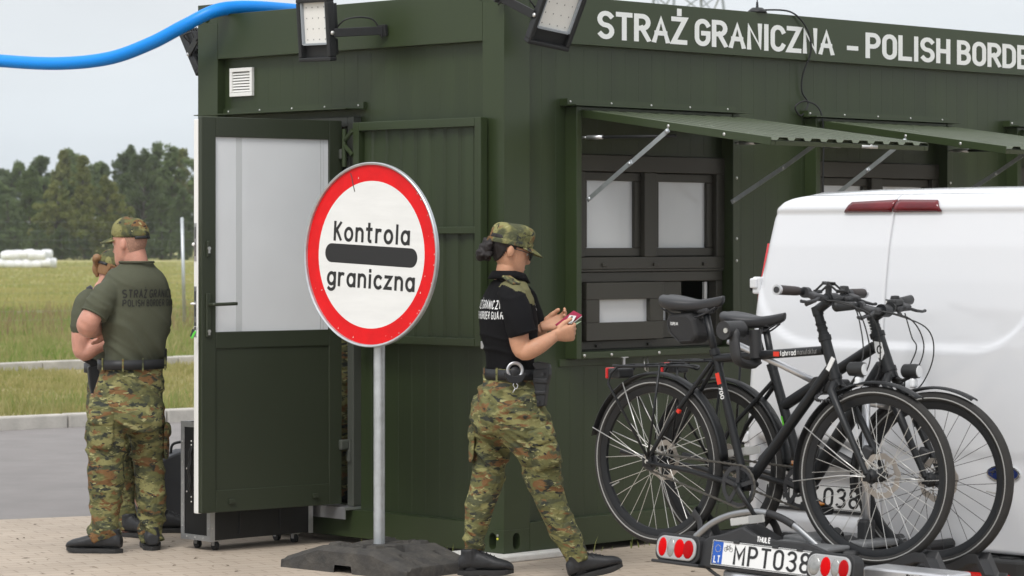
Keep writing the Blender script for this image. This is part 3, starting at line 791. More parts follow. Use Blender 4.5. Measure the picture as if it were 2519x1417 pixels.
# ================================================================== ROAD SIGN
SA = R(-41.5)
sg = thing('road_sign', 'round red-rimmed sign on a grey steel pole reading Kontrola graniczna', 'sign', (-.652, 14.06, 0))
m_red = M('sign_red', (.66, .003, .006), .42, spec=.3, var=.10, vscale=9)
m_swhite = M('sign_white', (.72, .73, .72), .38, spec=.5, var=.04, vscale=5, stretch=(1, 1, 6))
m_ink = M('sign_black', (.012, .012, .013), .4)
MB().cyl((0, 0, .02), (0, 0, 1.90), .0285, n=24).build('pole', m_galv, sg, auto=True)
# disc frame: x right along the disc, y up, z out of the face
rx = Vector((math.cos(SA), math.sin(SA), 0)); nz = rx.cross(Vector((0, 0, 1)))
smx = basis(Vector((-.010, 0, 1.541))+nz*.045, rx, (0, 0, 1), nz) @ Matrix.Rotation(R(-2.6), 4, 'Z') @ Matrix.Rotation(R(-.8), 4, 'X')
RD = .454
mb = MB().lathe([(0, -.010), (RD-.006, -.010), (RD, -.006), (RD, .012), (RD-.004, .016), (RD-.012, .012), (RD-.014, .0), (0, .0)], 72, closed=False)
disc = mb.xf(smx).build('sign_plate', m_galv, sg, auto=True)
def ring(r0, r1, z, n=72):
    mb = MB(); vs = []; fs = []
    for k in range(n):
        a = 2*math.pi*k/n; vs += [(r0*math.cos(a), r0*math.sin(a), z), (r1*math.cos(a), r1*math.sin(a), z)]
    for k in range(n): k2 = (k+1) % n; fs.append((2*k, 2*k+1, 2*k2+1, 2*k2))
    return mb.add(vs, fs)
ring(.362, RD-.013, .0006).xf(smx).build('red_band', m_red, disc)
ring(.0001, .362, .0009).xf(smx).build('white_face', m_swhite, disc)
bar = [(.29*1+.045*math.cos(R(a))-.0, .047*math.sin(R(a))) for a in range(-90, 91, 15)]
bar = [(x-.01, y) for x, y in bar]+[(-x+.01, y) for x, y in reversed(bar)]
bar = [(p[0]*.97, p[1]) for p in bar]
MB().prism([(p[0], p[1]-.003) for p in bar], .0010, .0014, 'z').xf(smx).build('black_bar', m_ink, disc)
lettering('lettering', 'Kontrola', .086, smx @ Matrix.Translation((.0, .064, .0016)), m_ink, disc, width=.505, weight=.19, gap=.24, ext=.07)
lettering('lettering', 'graniczna', .084, smx @ Matrix.Translation((.005, -.160, .0016)), m_ink, disc, width=.585, weight=.19, gap=.24, ext=.07)
# scratch across the upper left rim
V, F = ribbon([(-.162, .395), (-.150, .372), (-.139, .335), (-.127, .305)], .006)
MB().add([(v.x, v.y, .0018) for v in V], F).xf(smx).build('scratch', M('scratch_grey', (.06, .05, .05), .6), disc)
ky_ = None; m_chip = M('chip_white', (.7, .68, .65), .6); rnd = random.Random(3)
mb = MB()
for i in range(26):
    a = rnd.uniform(-1.2, 1.2) if i < 16 else rnd.uniform(0, 6.28); q = RD-.02-rnd.random()*(.01 if i < 16 else .06); s_ = rnd.uniform(.0012, .0035)
    mb.add([(q*math.cos(a)-s_, q*math.sin(a)-s_*1.5, .0018), (q*math.cos(a)+s_, q*math.sin(a)-s_, .0018), (q*math.cos(a)+s_*.5, q*math.sin(a)+s_*1.8, .0018)], [(0, 1, 2)])
mb.xf(smx).each('chip', m_chip, disc)
MB().bb(-.05, .05, .0, .05, 1.70, 1.74).bb(-.05, .05, .0, .05, 1.38, 1.42).xf(Matrix.Rotation(SA, 4, 'Z')).each('clamp', m_galv, sg)

# recycled rubber foot
ft = thing('sign_foot', 'weathered black rubber block holding the pole of the round sign', 'sign base', (-.652, 14.04, 0), R(-41))
m_rub = M('weathered_rubber', (.040, .039, .038), .85, spec=.3, col2=(.080, .074, .065), vscale=11, bump=.8, bscale=38)
def foot_mesh():
    # height field: two ramped ends, a raised middle with studs, sockets and a hand hold
    nx, ny = 110, 70; Lx, Ly = .42, .25; vs = []; fs = []
    def notch(v, a, b, e): return max(0, min(1, (v-a)/e, (b-v)/e))
    def h(x, y):
        ax = abs(x)/Lx; ay = abs(y)/Ly; top = .122
        if ax > .42: top -= sstep_(.42, 1.02, ax)*.072
        if ay > .86: top -= (ay-.86)/.14*.022
        top -= .055*notch(ax, .26, .56, .05)*notch(ay, -.1, .30, .06)          # hand holds
        top -= .030*notch(ax, .60, .94, .04)*notch(ay, .40, .58, .05)          # grooves on the ramps
        top -= .016*notch(ax, -.1, .16, .03)*notch(ay, .38, .80, .04)
        for sx in (-.30, -.10, .10, .30):
            for sy in (-.62, .62):
                if abs(x/Lx-sx) < .075 and abs(y/Ly-sy) < .13: top += .014
        return max(.04, top)+noise.noise(Vector((x*25, y*25, 1)))*.0016
    for j in range(ny+1):
        for i in range(nx+1):
            x = -Lx+2*Lx*i/nx; y = -Ly+2*Ly*j/ny
            vs.append((x, y, h(x, y)))
    W = nx+1
    for j in range(ny):
        for i in range(nx): fs.append((j*W+i, j*W+i+1, (j+1)*W+i+1, (j+1)*W+i))
    mb = MB().add(vs, fs)
    per = [(i, 0) for i in range(nx+1)]+[(nx, j) for j in range(1, ny+1)]+[(i, ny) for i in range(nx-1, -1, -1)]+[(0, j) for j in range(ny-1, 0, -1)]
    ring0 = [vs[j*W+i] for i, j in per]; mid = []; low = []
    for (x, y, z) in ring0:
        slot = abs(x) < .06 and abs(abs(y)-Ly) < .01
        mid.append((x*1.012, y*1.018, min(z-.004, .042))); low.append((x*1.016, y*1.024, .038 if slot else .0))
    n = len(per)
    mb.add(ring0+mid+low, [(l*n+i, l*n+(i+1) % n, (l+1)*n+(i+1) % n, (l+1)*n+i) for l in (0, 1) for i in range(n)])
    return mb
def sstep_(a, b, x):
    t = max(0, min(1, (x-a)/(b-a))); return t
b_ = foot_mesh().build('rubber_block', m_rub, ft, auto=True)
MB().lathe([(.030, .10), (.055, .108), (.058, .118), (.034, .122), (.030, .122)], 20, closed=False).xf(Matrix.Translation((0, .01, 0))).build('pole_socket', m_rub, ft, auto=True)

# ================================================================== FLIGHT CASE behind the door
FA = math.atan2(.46, .485)
fc = thing('flight_case', 'black flight case with aluminium edges and a strap handle behind the open door', 'flight case', (-1.56, 14.80, 0), FA)
m_fc = M('case_black', (.013, .0135, .014), .42, spec=.4, var=.15, vscale=14)
m_trim = M('case_trim', (.50, .51, .52), .38, metal=.7, var=.1, vscale=25)
cl, cd, ch, cz = .685, .25, .665, .052
MB().bb(.004, cl-.004, .004, cd-.004, cz+.004, ch-.004).build('body', m_fc, fc)
mb = MB(); t_ = .028
for y in (0, cd):
    for z, in ((cz,), (ch,)):
        if y == 0 and z == cz: continue
        y0_, y1_ = (0, t_) if y == 0 else (cd-t_, cd); z0_, z1_ = (z, z+t_) if z == cz else (z-t_, z)
        mb.bb(t_, cl-t_, y0_ if y == 0 else y1_-.0025, y0_+.0025 if y == 0 else y1_, z0_, z1_); mb.bb(t_, cl-t_, y0_, y1_, z0_ if z == cz else z1_-.0025, z0_+.0025 if z == cz else z1_)
for x in (0, cl):
    xa, xb = (0, t_) if x == 0 else (cl-t_, cl)
    for y in (0, cd):
        ya, yb = (0, t_) if y == 0 else (cd-t_, cd)
        mb.bb(xa-.001, xb+.001, ya-.001 if y == 0 else yb-.002, ya+.002 if y == 0 else yb+.001, cz-.001, ch+.001); mb.bb(xa-.001 if x == 0 else xb-.002, xa+.002 if x == 0 else xb+.001, ya-.0005, yb+.0005, cz-.0005, ch+.0005)
    for z in (cz, ch):
        za, zb = (cz, cz+t_) if z == cz else (ch-t_, ch)
        mb.bb(xa-.0008 if x == 0 else xb-.002, xa+.002 if x == 0 else xb+.0008, t_, cd-t_, za, zb)
mb.build('edge_trim', m_trim, fc)
# bowed lower front panel edge and seams
mb = MB()
for x in (.19, .46): mb.bb(x, x+.004, -.002, .004, cz+.03, ch-.03)
mb.each('panel_seam', m_dark, fc)
mb = MB()
for z in (.12, .23, .34, .45, .56): mb.ell((-.002, cd-.012, z), (.003, .004, .004)); mb.ell((-.002, .012, z), (.003, .004, .004)); mb.ell((.012, -.002, z), (.004, .003, .004))
for z in (.30, .42): 
    for y in (.05, .075, .105, .20): mb.ell((-.001, y, z), (.003, .005, .005))
for y in (.045, .065): mb.ell((.001, y, .62), (.003, .006, .006))
for y in (.06, .13, .20): mb.ell((-.002, y, cz+.014), (.003, .004, .004))
mb.each('rivet', m_bolt, fc, True)
hp_ = spline([(.0, .15, .565), (-.004, .15, .54), (-.016, .155, .50), (-.013, .152, .46), (-.022, .158, .42), (-.014, .153, .37), (-.018, .156, .33), (-.005, .15, .29), (0, .15, .25)], 6)
ho = MB().tube(hp_, .011, 10, flat=.45, ref=(0, 1, 0)).build('strap_handle', m_fc, fc, True)
for z in (.565, .545, .275, .25): MB().ell((-.009, .15, z), (.004, .005, .005)).build('rivet', m_bolt, ho, True)
MB().bb(-.008, .001, .035, .055, .53, .575, .004).build('latch', M('brass', (.35, .30, .16), .4, metal=.8), fc)
for x, y in ((.07, .05), (.60, .05), (.07, .20), (.60, .20)):
    c_ = MB().tube([(x-.010, y, .024), (x+.010, y, .024)], .0235, 18).build('caster', m_black, fc, auto=True)
    MB().bb(x-.022, x+.022, y-.018, y+.018, .047, .053).bb(x-.016, x-.012, y-.010, y+.010, .024, .049).bb(x+.012, x+.016, y-.010, y+.010, .024, .049).build('caster_fork', m_trim, c_)

# dark equipment bag further back
bg_ = thing('equipment_bag', 'dark grey hard bag with sloping lid beside the flight case, by the road edge', 'bag', (-1.93, 16.35, 0), R(12))
prof = [(-.22, 0), (.26, 0), (.27, .04), (.27, .37), (.25, .41), (.02, .41), (-.10, .36), (-.22, .24), (-.23, .20)]
MB().prism(prof, -.12, .14, 'y').build('body', M('bag_grey', (.030, .032, .037), .65, var=.15, vscale=12), bg_, bevel=.012)
MB().tube(spline([(-.02, -.0, .39), (.0, 0, .45), (.12, 0, .455), (.16, 0, .41)], 6), .008, 8).build('handle', m_black, bg_, True)
mb = MB()
for z in (.13, .26):
    for x in (-.18, -.16): mb.ell((x, -.122, z), (.006, .004, .006))
mb.each('rivet', m_bolt, bg_, True)
# keys hanging from the door lock
ky = thing('door_keys', 'bunch of keys with a bright green tag hanging from the door lock', 'keys', tuple(W_((-.012, 1.176, 0) ) + (W_(DD*(.906+.03))-W_((0, 0, 0)))+Vector((0, .0, 1.16))))
MB().tube([(.018*math.cos(a*.6)*1, .0, .018*math.sin(a*.6)) for a in range(11)], .0018, 6, closed=True).build('ring', m_bolt, ky, True)
MB().bb(-.018, -.004, -.003, .003, -.075, -.012, .002).bb(-.022, .0, -.004, .004, -.035, -.01, .003).xf(Matrix.Rotation(R(22), 4, 'Y')).build('key', m_dark, ky)
MB().bb(.002, .022, -.003, .003, -.085, -.015, .003).xf(Matrix.Rotation(R(30), 4, 'Y')).build('green_tag', M('tag_green', (.10, .55, .06), .4), ky)
ky.scale = (.62, .62, .62)
# ================================================================== VAN, CARRIER, BICYCLES share one heading
RA = R(-44.5)
RO = Vector((.5373, 11.3436, 0)); RX = Vector((math.cos(RA), math.sin(RA), 0)); RY = Vector((-math.sin(RA), math.cos(RA), 0))
def rig(t, d, z=0.0): return RO+RX*t+RY*d+Vector((0, 0, z))
def interp(tab, x):
    if x <= tab[0][0]: return tab[0][1]
    for (a, b), (c, d) in zip(tab, tab[1:]):
        if x <= c: return b+(d-b)*(x-a)/(c-a)
    return tab[-1][1]
def sstep(a, b, x):
    t = max(0, min(1, (x-a)/(b-a))); return t*t*(3-2*t)
# ------------------------------------------------------------------ van
vn = thing('van', 'white panel van with windowless rear doors standing behind the bicycles', 'van', tuple(rig(.70, .72)), RA)
m_vw = M('van_white', (.63, .645, .67), .2, spec=.5, coat=.6)
HW = [(.40, .815), (.92, .814), (1.09, .80), (1.39, .774), (1.58, .752), (1.70, .742), (1.745, .728), (1.772, .705), (1.788, .67), (1.800, .60)]
LEAN = [(.4, .0), (1.2, .005), (1.339, .014), (1.45, .026), (1.589, .047), (1.732, .082), (1.80, .105)]
ZT = 1.80
def door_y(x, z):
    y = interp(LEAN, z)
    e1 = interp(HW, z)-abs(x); e2 = ZT-z
    rr_ = .07
    for e_ in (e1, e2):
        if e_ < rr_: q = rr_-max(0, e_); y += (rr_-math.sqrt(max(0, rr_*rr_-q*q)))*.75
    # pressed panel over both doors
    cx, hw, zb, zt_, rad = -.06, .70, 1.19, 1.735, .30
    dx = abs(x-cx)-(hw-rad); dz = (zb+rad)-z
    if z > zb+rad: d = hw-abs(x-cx)
    elif dx > 0: d = rad-math.hypot(dx, max(0, dz))
    else: d = z-zb
    d = min(d, (zt_-z)*1.0)
    y += .014*sstep(-.012, .016, d)
    y += .006*sstep(.80, .76, z)+.006*sstep(.665, .640, z)*0
    y += .05*sstep(.66, .63, z)*(1 if x > -.12 else 0)*0
    # number plate recess
    a = min(x+.73, -.18-x); b = min(z-.48, .79-z); q = min(a, b)
    y += .03*sstep(-.015, .02, q)
    # round handle bump
    hh = math.hypot((x-.055)/.075, (z-1.03)/.045)
    y -= .020*max(0, 1-hh*hh)
    return y
def door_mesh(xa, xb, n, m_):
    mb = MB(); vs = []; fs = []
    for j in range(m_+1):
        z = .405+(ZT-.405)*(1-(1-j/m_)**1.25)
        h = interp(HW, z); a = -h if xa is None else xa; b = h if xb is None else xb
        for i in range(n+1):
            s_ = i/n
            if xa is None: s_ = s_**1.25
            if xb is None: s_ = 1-(1-s_)**1.25
            x = a+(b-a)*s_; vs.append((x, door_y(x, z), z))
    W = n+1
    for j in range(m_):
        for i in range(n): fs.append((j*W+i, j*W+i+1, (j+1)*W+i+1, (j+1)*W+i))
    return mb.add(vs, fs)
SPL = -.10
dl_ = door_mesh(None, SPL-.0025, 70, 110).build('rear_door', m_vw, vn, True, label='left rear door of the white van with the number plate')
dr_ = door_mesh(SPL+.0025, None, 90, 110).build('rear_door', m_vw, vn, True, label='right rear door of the white van with the oval badge')
for o in (dl_, dr_):
    md = o.modifiers.new('t', 'SOLIDIFY'); md.thickness = .02; md.offset = -1 if True else 1
MB().bb(-.73, .73, .135, .15, .42, 1.72).build('door_seal', m_black, vn)
MB().tube([(SPL, door_y(SPL, .42+i*.069)+.020, .42+i*.069) for i in range(20)], .010, 8).build('door_gap_strip', m_black, vn)  # black strip added behind the split so the gap looks shaded
# body shell
def outline(y, zt, inset):
    pts = []
    zs = [.40, .6, .92, 1.09, 1.25, 1.39, 1.58, 1.70, 1.745, 1.772, 1.788, 1.80]
    for z in zs: pts.append((-(interp(HW, z)-inset), y, .4+(z-.4)*(zt-.4)/1.4))
    pts.append((-.3*(1), y, .4+1.408*(zt-.4)/1.4)); pts.append((.3, y, .4+1.408*(zt-.4)/1.4))
    for z in reversed(zs): pts.append((interp(HW, z)-inset, y, .4+(z-.4)*(zt-.4)/1.4))
    return pts
rings_ = []
for y, zt, ins in ((.075, 1.792, .012), (.09, 1.797, .004), (.13, 1.803, -.006), (.3, 1.815, -.018), (1.0, 1.835, -.03), (2.2, 1.835, -.03), (2.75, 1.78, -.02), (3.1, 1.42, .0), (3.35, 1.12, .01), (3.8, 1.02, .03), (4.05, .90, .08), (4.15, .72, .16)):
    o_ = outline(y, zt, ins)
    if y < .2: o_ = [(p[0], y+interp(LEAN, p[2])*(1 if y < .1 else .8), p[2]) for p in o_]
    rings_.append([Vector(p) for p in o_])
MB().rings(rings_).build('body', m_vw, vn, auto=True)
MB().bb(-.70, .70, 4.06, 4.17, .42, .55).bb(-.72, .72, .12, 4.0, .30, .40).build('underbody', m_black, vn)
# third brake light in two halves
m_rl = M('red_lens', (.11, .002, .006), .14, spec=.45, coat=.2, var=.25, vscale=18, stretch=(.4, 1, 1))
for pts_, lb in (([(-.345, 1.732), (-.31, 1.764), (-.085, 1.772), (-.105, 1.732)], 'a'), ([(-.097, 1.732), (-.077, 1.772), (.115, 1.769), (.14, 1.732)], 'b')):
    ca = [(x, z) for x, z in pts_]; n_ = 12; top = []; bot = []; vs = []; fs = []
    for i in range(n_+1):
        s_ = i/n_; b0 = ca[0][0]+(ca[3][0]-ca[0][0])*s_; t0 = ca[1][0]+(ca[2][0]-ca[1][0])*s_; zt_ = ca[1][1]+(ca[2][1]-ca[1][1])*s_
        for k in range(4):
            q = k/3; x = b0+(t0-b0)*q; z = 1.729+(zt_-1.729)*q
            vs.append((x, door_y(x, z)-.004+.002*(abs(q-.5)*2)**2, z))
    for i in range(n_):
        for k in range(3): fs.append((i*4+k, (i+1)*4+k, (i+1)*4+k+1, i*4+k+1))
    o = MB().add(vs, fs).build('brake_light', m_rl, vn, True); md = o.modifiers.new('t', 'SOLIDIFY'); md.thickness = .008; md.offset = 1
# left tail light wrapped round the body corner, hinge
tl = [(.70, -.824), (.92, -.826), (1.09, -.814), (1.39, -.790), (1.56, -.768), (1.60, -.764)]
rg = []
for z, x in tl: l_ = interp(LEAN, z)+.028; rg.append([Vector((x-.002, .050+l_, z)), Vector((x-.024, .056+l_, z)), Vector((x-.030, .08+l_, z)), Vector((x-.006, .17+l_, z)), Vector((x+.06, .17+l_, z)), Vector((x+.06, .055+l_, z))])
for sx_ in (1, -1):
    q = [[Vector((v.x*sx_, v.y, v.z)) for v in ring_] for ring_ in rg]
    MB().rings(q).build('tail_light', M('tail_red', (.55, .010, .014), .15, spec=.6, coat=.5), vn, auto=True)
for zz in (1.425, .78):
    hx_ = interp(HW, zz); MB().bb(-hx_-.022, -hx_+.02, .035, .095, zz-.036, zz+.036, .008).bb(-hx_-.028, -hx_+.01, .026, .06, zz-.012, zz+.030, .006).build('hinge', m_vw, vn)
    MB().bb(-hx_-.031, -hx_-.026, .03, .05, zz-.022, zz+.02, .003).build('hinge_pad', m_black, vn)
# bumper, reflector, badge, plate, handle
bp_ = [( -.83, .02), (-.80, -.03), (-.6, -.075), (0, -.10), (.6, -.075), (.80, -.03), (.83, .02), (.83, .14), (-.83, .14)]
bo = MB().prism(bp_, .20, .392, 'z').build('bumper', M('bumper_black', (.020, .021, .022), .55, var=.1, vscale=30), vn, bevel=.012)
mb = MB()
for i in range(13): mb.bb(-.60+i*.1, -.54+i*.1, -.055+abs(i-6)*.003, .02, .391, .397)
mb.each('step_rib', MATS['bumper_black'], bo)
MB().box((.46, -.088, .315), (.24, .02, .045), Matrix.Rotation(R(3), 3, 'Z'), .008).box((-.46, -.088, .315), (.24, .02, .045), Matrix.Rotation(R(-3), 3, 'Z'), .008).each('reflector', M('reflector_red', (.60, .012, .008), .2, spec=.6), bo)
def oval(rx_, rz_, x, z, y0_, y1_, n=40): return MB().prism([(x+rx_*math.cos(2*math.pi*k/n), z+rz_*math.sin(2*math.pi*k/n)) for k in range(n)], y0_, y1_, 'y')
by = door_y(.49, .715)
m_chrome = M('chrome', (.70, .71, .72), .12, metal=1.0)
bd = oval(.078, .033, .49, .715, by-.008, by+.01).build('badge', m_chrome, vn, bevel=.003)
oval(.069, .026, .49, .715, by-.0088, by-.0075).build('badge_field', M('badge_blue', (.010, .022, .10), .2, coat=.4), bd)
oval(.072, .029, .49, .715, by-.0084, by-.0078).build('badge_ring', m_chrome, bd)
def script_d():
    # flowing letters of the badge
    st = [[(-.050, -.010), (-.046, .008), (-.036, .014), (-.030, .008)], [(-.056, .002), (-.034, .004)], arc(-.018, -.004, .009, .008, 0, 360, 14), [(-.002, -.011), (.001, .004), (.010, .004)], arc(.024, -.003, .010, .008, 0, 360, 14), [(.046, .016), (.036, -.010), (.044, -.010)]]
    V = []; Fs = []
    for i, s_ in enumerate(st):
        vs, fs = ribbon(s_, .004); k = len(V); V += [(v.x*1.0, v.y, i*.0001) for v in vs]; Fs += [tuple(a+k for a in f) for f in fs]
    mtx = basis((.49, by-.0092, .715), (1, 0, 0), (0, 0, 1), (0, -1, 0))
    return MB().add([mtx @ Vector(v) for v in V], Fs).build('lettering', m_chrome, bd)
script_d()
m_plate = M('plate_white', (.70, .71, .71), .4); m_eu = M('plate_blue', (.008, .085, .42), .4)
def number_plate(parent, mtx, w_, h_, bike_mark):
    """plate centred on mtx: x along, y up, z out"""
    p = MB().bb(-w_/2, w_/2, -h_/2, h_/2, -.004, 0, .0).xf(mtx).build('number_plate', m_plate, parent)
    mb = MB(); b_ = .0025
    mb.bb(-w_/2+.002, w_/2-.002, h_/2-.002-b_, h_/2-.002, 0, .0006); mb.bb(-w_/2+.002, w_/2-.002, -h_/2+.002, -h_/2+.002+b_, 0, .0006); mb.bb(w_/2-.002-b_, w_/2-.002, -h_/2+.002+b_, h_/2-.002-b_, 0, .0006); mb.bb(-w_/2+.002, -w_/2+.002+b_, -h_/2+.002+b_, h_/2-.002-b_, 0, .0006)
    mb.xf(mtx).build('plate_border', m_ink, p)
    MB().bb(-w_/2+.005, -w_/2+.052, -h_/2+.005, h_/2-.005, 0, .0004).xf(mtx).build('euro_band', m_eu, p)
    lettering('lettering', 'LT', .024, mtx @ Matrix.Translation((-w_/2+.0285, -h_/2+.010, .0006)), m_plate, p, width=.028, weight=.2, gap=.16)
    mb = MB()
    for k in range(12):
        a = 2*math.pi*k/12; x_, y_ = -w_/2+.0285+.013*math.cos(a), .016+.013*math.sin(a)
        mb.prism([(x_+.0018*math.cos(R(90+j*72)), y_+.0018*math.sin(R(90+j*72))) for j in range(5)], .0004, .0007, 'z')
    mb.xf(mtx).build('star_ring', M('star_yellow', (.55, .45, .05), .4), p)
    hh = h_*.72
    V, F, W = write('MPT', hh, .15, .20); 
    if bike_mark:
        x0 = -w_/2+.100
        lettering('lettering', 'MPT', hh, mtx @ Matrix.Translation((x0+.012, -hh/2, .0006)), m_ink, p, width=.165, center=False, weight=.16, gap=.24, ext=.06)
        lettering('lettering', '038', hh, mtx @ Matrix.Translation((x0+.202, -hh/2, .0006)), m_ink, p, width=.160, center=False, weight=.16, gap=.24, ext=.06)
        s_ = .05; ox, oy = -w_/2+.057, .006; st = [arc(.010, .012, .009, .009, 0, 360, 18), arc(.042, .012, .009, .009, 0, 360, 18), [(.010, .012), (.018, .026), (.034, .026), (.042, .012)], [(.018, .026), (.025, .011), (.034, .026)], [(.010, .012), (.025, .011)], [(.014, .030), (.021, .030)], [(.034, .026), (.033, .032), (.038, .033)]]
        VV = []; FF = []
        for i, q in enumerate(st):
            vs, fs = ribbon(q, .0022); k = len(VV); VV += [(v.x*.82+ox, v.y*.82+oy, .0006+i*.0001) for v in vs]; FF += [tuple(a+k for a in f) for f in fs]
        MB().add([mtx @ Vector(v) for v in VV], FF).build('bicycle_mark', m_ink, p)
    else:
        x0 = -w_/2+.062
        lettering('lettering', 'MPT', hh, mtx @ Matrix.Translation((x0, -hh/2, .0006)), m_ink, p, width=.185, center=False, weight=.16, gap=.24, ext=.06)
        lettering('lettering', '038', hh, mtx @ Matrix.Translation((x0+.235, -hh/2, .0006)), m_ink, p, width=.170, center=False, weight=.16, gap=.24, ext=.06)
    return p
vm_ = basis((-.455, door_y(-.455, .56)-.008, .566), (1, 0, 0), (0, .12, .993), (0, -.993, .12))
pf = MB().bb(-.262, .262, -.062, .062, -.012, -.004, .01).xf(vm_).build('plate_frame', m_black, vn)
number_plate(vn, vm_, .49, .098, False)
MB().tube([(-.72, .012, .70), (-.66, -.012, .728), (-.5, -.016, .735), (-.30, -.012, .728), (-.20, .012, .69)], [.02, .032, .036, .032, .02], 14, flat=.8).build('handle_strip', m_black, vn, True)
for sx_ in (-1, 1):
    for y in (.85, 3.35):
        wh = MB().lathe([(.20, -.09), (.29, -.095), (.315, -.06), (.315, .06), (.29, .095), (.20, .09)], 36, 'x', (sx_*.74, y, .315)).build('wheel', m_black, vn, auto=True)
        MB().lathe([(.0, sx_*.06), (.08, sx_*.07), (.19, sx_*.05), (.205, sx_*.085), (.205, -sx_*.05), (0, -.0)], 30, 'x', (sx_*.74, y, .315), closed=False).build('rim', m_alu, wh, auto=True)
MB().add([(-.62, 2.77, 1.74), (.62, 2.77, 1.74), (.70, 3.12, 1.38), (-.70, 3.12, 1.38)], [(0, 1, 2, 3)]).xf(Matrix.Translation((0, .02, .03))).build('windscreen', M('dark_glass', (.01, .012, .014), .08), vn)
for sx_ in (-1, 1):
    MB().add([(sx_*.803, 2.1, 1.68), (sx_*.803, 2.62, 1.66), (sx_*.835, 2.85, 1.22), (sx_*.835, 2.1, 1.20)], [(0, 1, 2, 3)]).build('side_window', MATS['dark_glass'], vn)

# ------------------------------------------------------------------ bicycles
m_bk = M('bike_black', (.007, .008, .0095), .42, spec=.38)
m_tyre = M('tyre_rubber', (.022, .021, .020), .75, spec=.35, var=.2, vscale=30)
m_refl = M('reflective_band', (.30, .30, .29), .4)
m_spoke = M('spoke_steel', (.62, .62, .60), .30, metal=.7)
m_sad = M('saddle_vinyl', (.024, .025, .028), .42, spec=.45)
m_bag = M('bag_cloth', (.014, .014, .015), .75, var=.2, vscale=60)
m_disc = M('disc_steel', (.42, .38, .34), .35, metal=.8)
m_lens = M('lamp_lens', (.70, .72, .74), .08, spec=.6, coat=.6)
m_grip = M('grip_brown', (.028, .021, .020), .6)
def wheel(par, c, rad, tyre_w, yaw=None, spokes=32, disc_r=.078, disc_y=.035, spoke_mat=None, rim_hi=None, valve=40):
    """wheel in the bike plane (axis y) at c"""
    wv = bpy.data.objects.new('wheel', None); COL.objects.link(wv); wv.parent = par; wv.location = c; wv.empty_display_size = .1
    tw = tyre_w/2; rb = rad-tyre_w
    prof = [(rb+tw+tw*1.06*math.cos(R(a)), tw*math.sin(R(a))) for a in range(-135, 136, 22)]
    ty = MB().lathe(prof, 72, 'y').build('tyre', m_tyre, wv, True)
    for sy in (-1, 1):
        MB().lathe([(rb+tw*.72, sy*(tw*.93)), (rb+tw*.86, sy*(tw*1.012)), (rb+tw*1.02, sy*(tw*1.012)), (rb+tw*.9, sy*tw*.9)], 72, 'y').build('reflective_band', m_refl, wv, True)
    MB().lathe([(rb+.006, -tw*.62), (rb+.006, tw*.62), (rb-.004, tw*.60), (rb-.022, tw*.35), (rb-.024, 0), (rb-.022, -tw*.35), (rb-.004, -tw*.60)], 72, 'y').build('rim', m_bk, wv, auto=True)
    MB().lathe([(.006, -.062), (.012, -.062), (.012, -.05), (.022, -.045), (.028, -.030), (.020, -.026), (.018, .026), (.028, .030), (.022, .045), (.012, .05), (.012, .062), (.006, .062)], 20, 'y').build('hub', m_bk, wv, auto=True)
    MB().cyl((0, -.068, 0), (0, -.060, 0), .009).build('axle_nut', m_bolt, wv, auto=True)
    mb = MB()
    for k in range(spokes):
        sy = 1 if k % 2 else -1; a = 2*math.pi*k/spokes; lead = (1 if (k//2) % 2 else -1)*R(62)
        h = a+lead; p0 = (.026*math.cos(h), sy*.028, .026*math.sin(h)); p1 = ((rb-.018)*math.cos(a), sy*.006, (rb-.018)*math.sin(a))
        mb.tube([p0, p1], .0012, 5)
    mb.each('spoke', spoke_mat or m_spoke, wv)
    a = R(valve); MB().cyl(((rb-.02)*math.cos(a), 0, (rb-.02)*math.sin(a)), ((rb-.065)*math.cos(a), 0, (rb-.065)*math.sin(a)), .0035, .0025, 8).build('valve', m_refl, wv)
    if disc_r:
        # brake disc with wavy edge and windows
        vs = []; fs = []; n_ = 60
        for k in range(n_):
            a = 2*math.pi*k/n_; r1 = disc_r*(1+.035*math.sin(a*10)); r0 = disc_r*(.74+.03*math.sin(a*10+1))
            vs += [(r0*math.cos(a), disc_y, r0*math.sin(a)), (r1*math.cos(a), disc_y, r1*math.sin(a))]
        for k in range(n_):
            k2 = (k+1) % n_
            fs.append((2*k, 2*k+1, 2*k2+1, 2*k2))
        mb = MB().add(vs, fs)
        for k in range(6):
            a = 2*math.pi*k/6; mb.box((disc_r*.46*math.cos(a), disc_y, disc_r*.46*math.sin(a)), (disc_r*.62, .0018, .007), Matrix.Rotation(-a-.5, 3, 'Y'))
        o = mb.build('brake_disc', m_disc, wv); md = o.modifiers.new('t', 'SOLIDIFY'); md.thickness = .002
    return wv
def fender(par, c, rad, a0, a1, wd=.052, tip=True):
    n_ = 30; rg = []
    for i in range(n_+1):
        a = R(a0+(a1-a0)*i/n_); r_ = rad
        rg.append([Vector((c[0]+(r_+.010*math.cos(math.pi*(k/6-.5)*1.0)*1-.004)*math.cos(a), c[1]+wd/2*math.sin(math.pi*(k/6-.5)), c[2]+(r_+.010*math.cos(math.pi*(k/6-.5))-.004)*math.sin(a))) for k in range(7)])
    vs = [v for q in rg for v in q]; fs = []
    for i in range(n_):
        for k in range(6): fs.append((i*7+k, i*7+k+1, (i+1)*7+k+1, (i+1)*7+k))
    o = MB().add(vs, fs).build('mudguard', m_bk, par, True); md = o.modifiers.new('t', 'SOLIDIFY'); md.thickness = .002
    return o
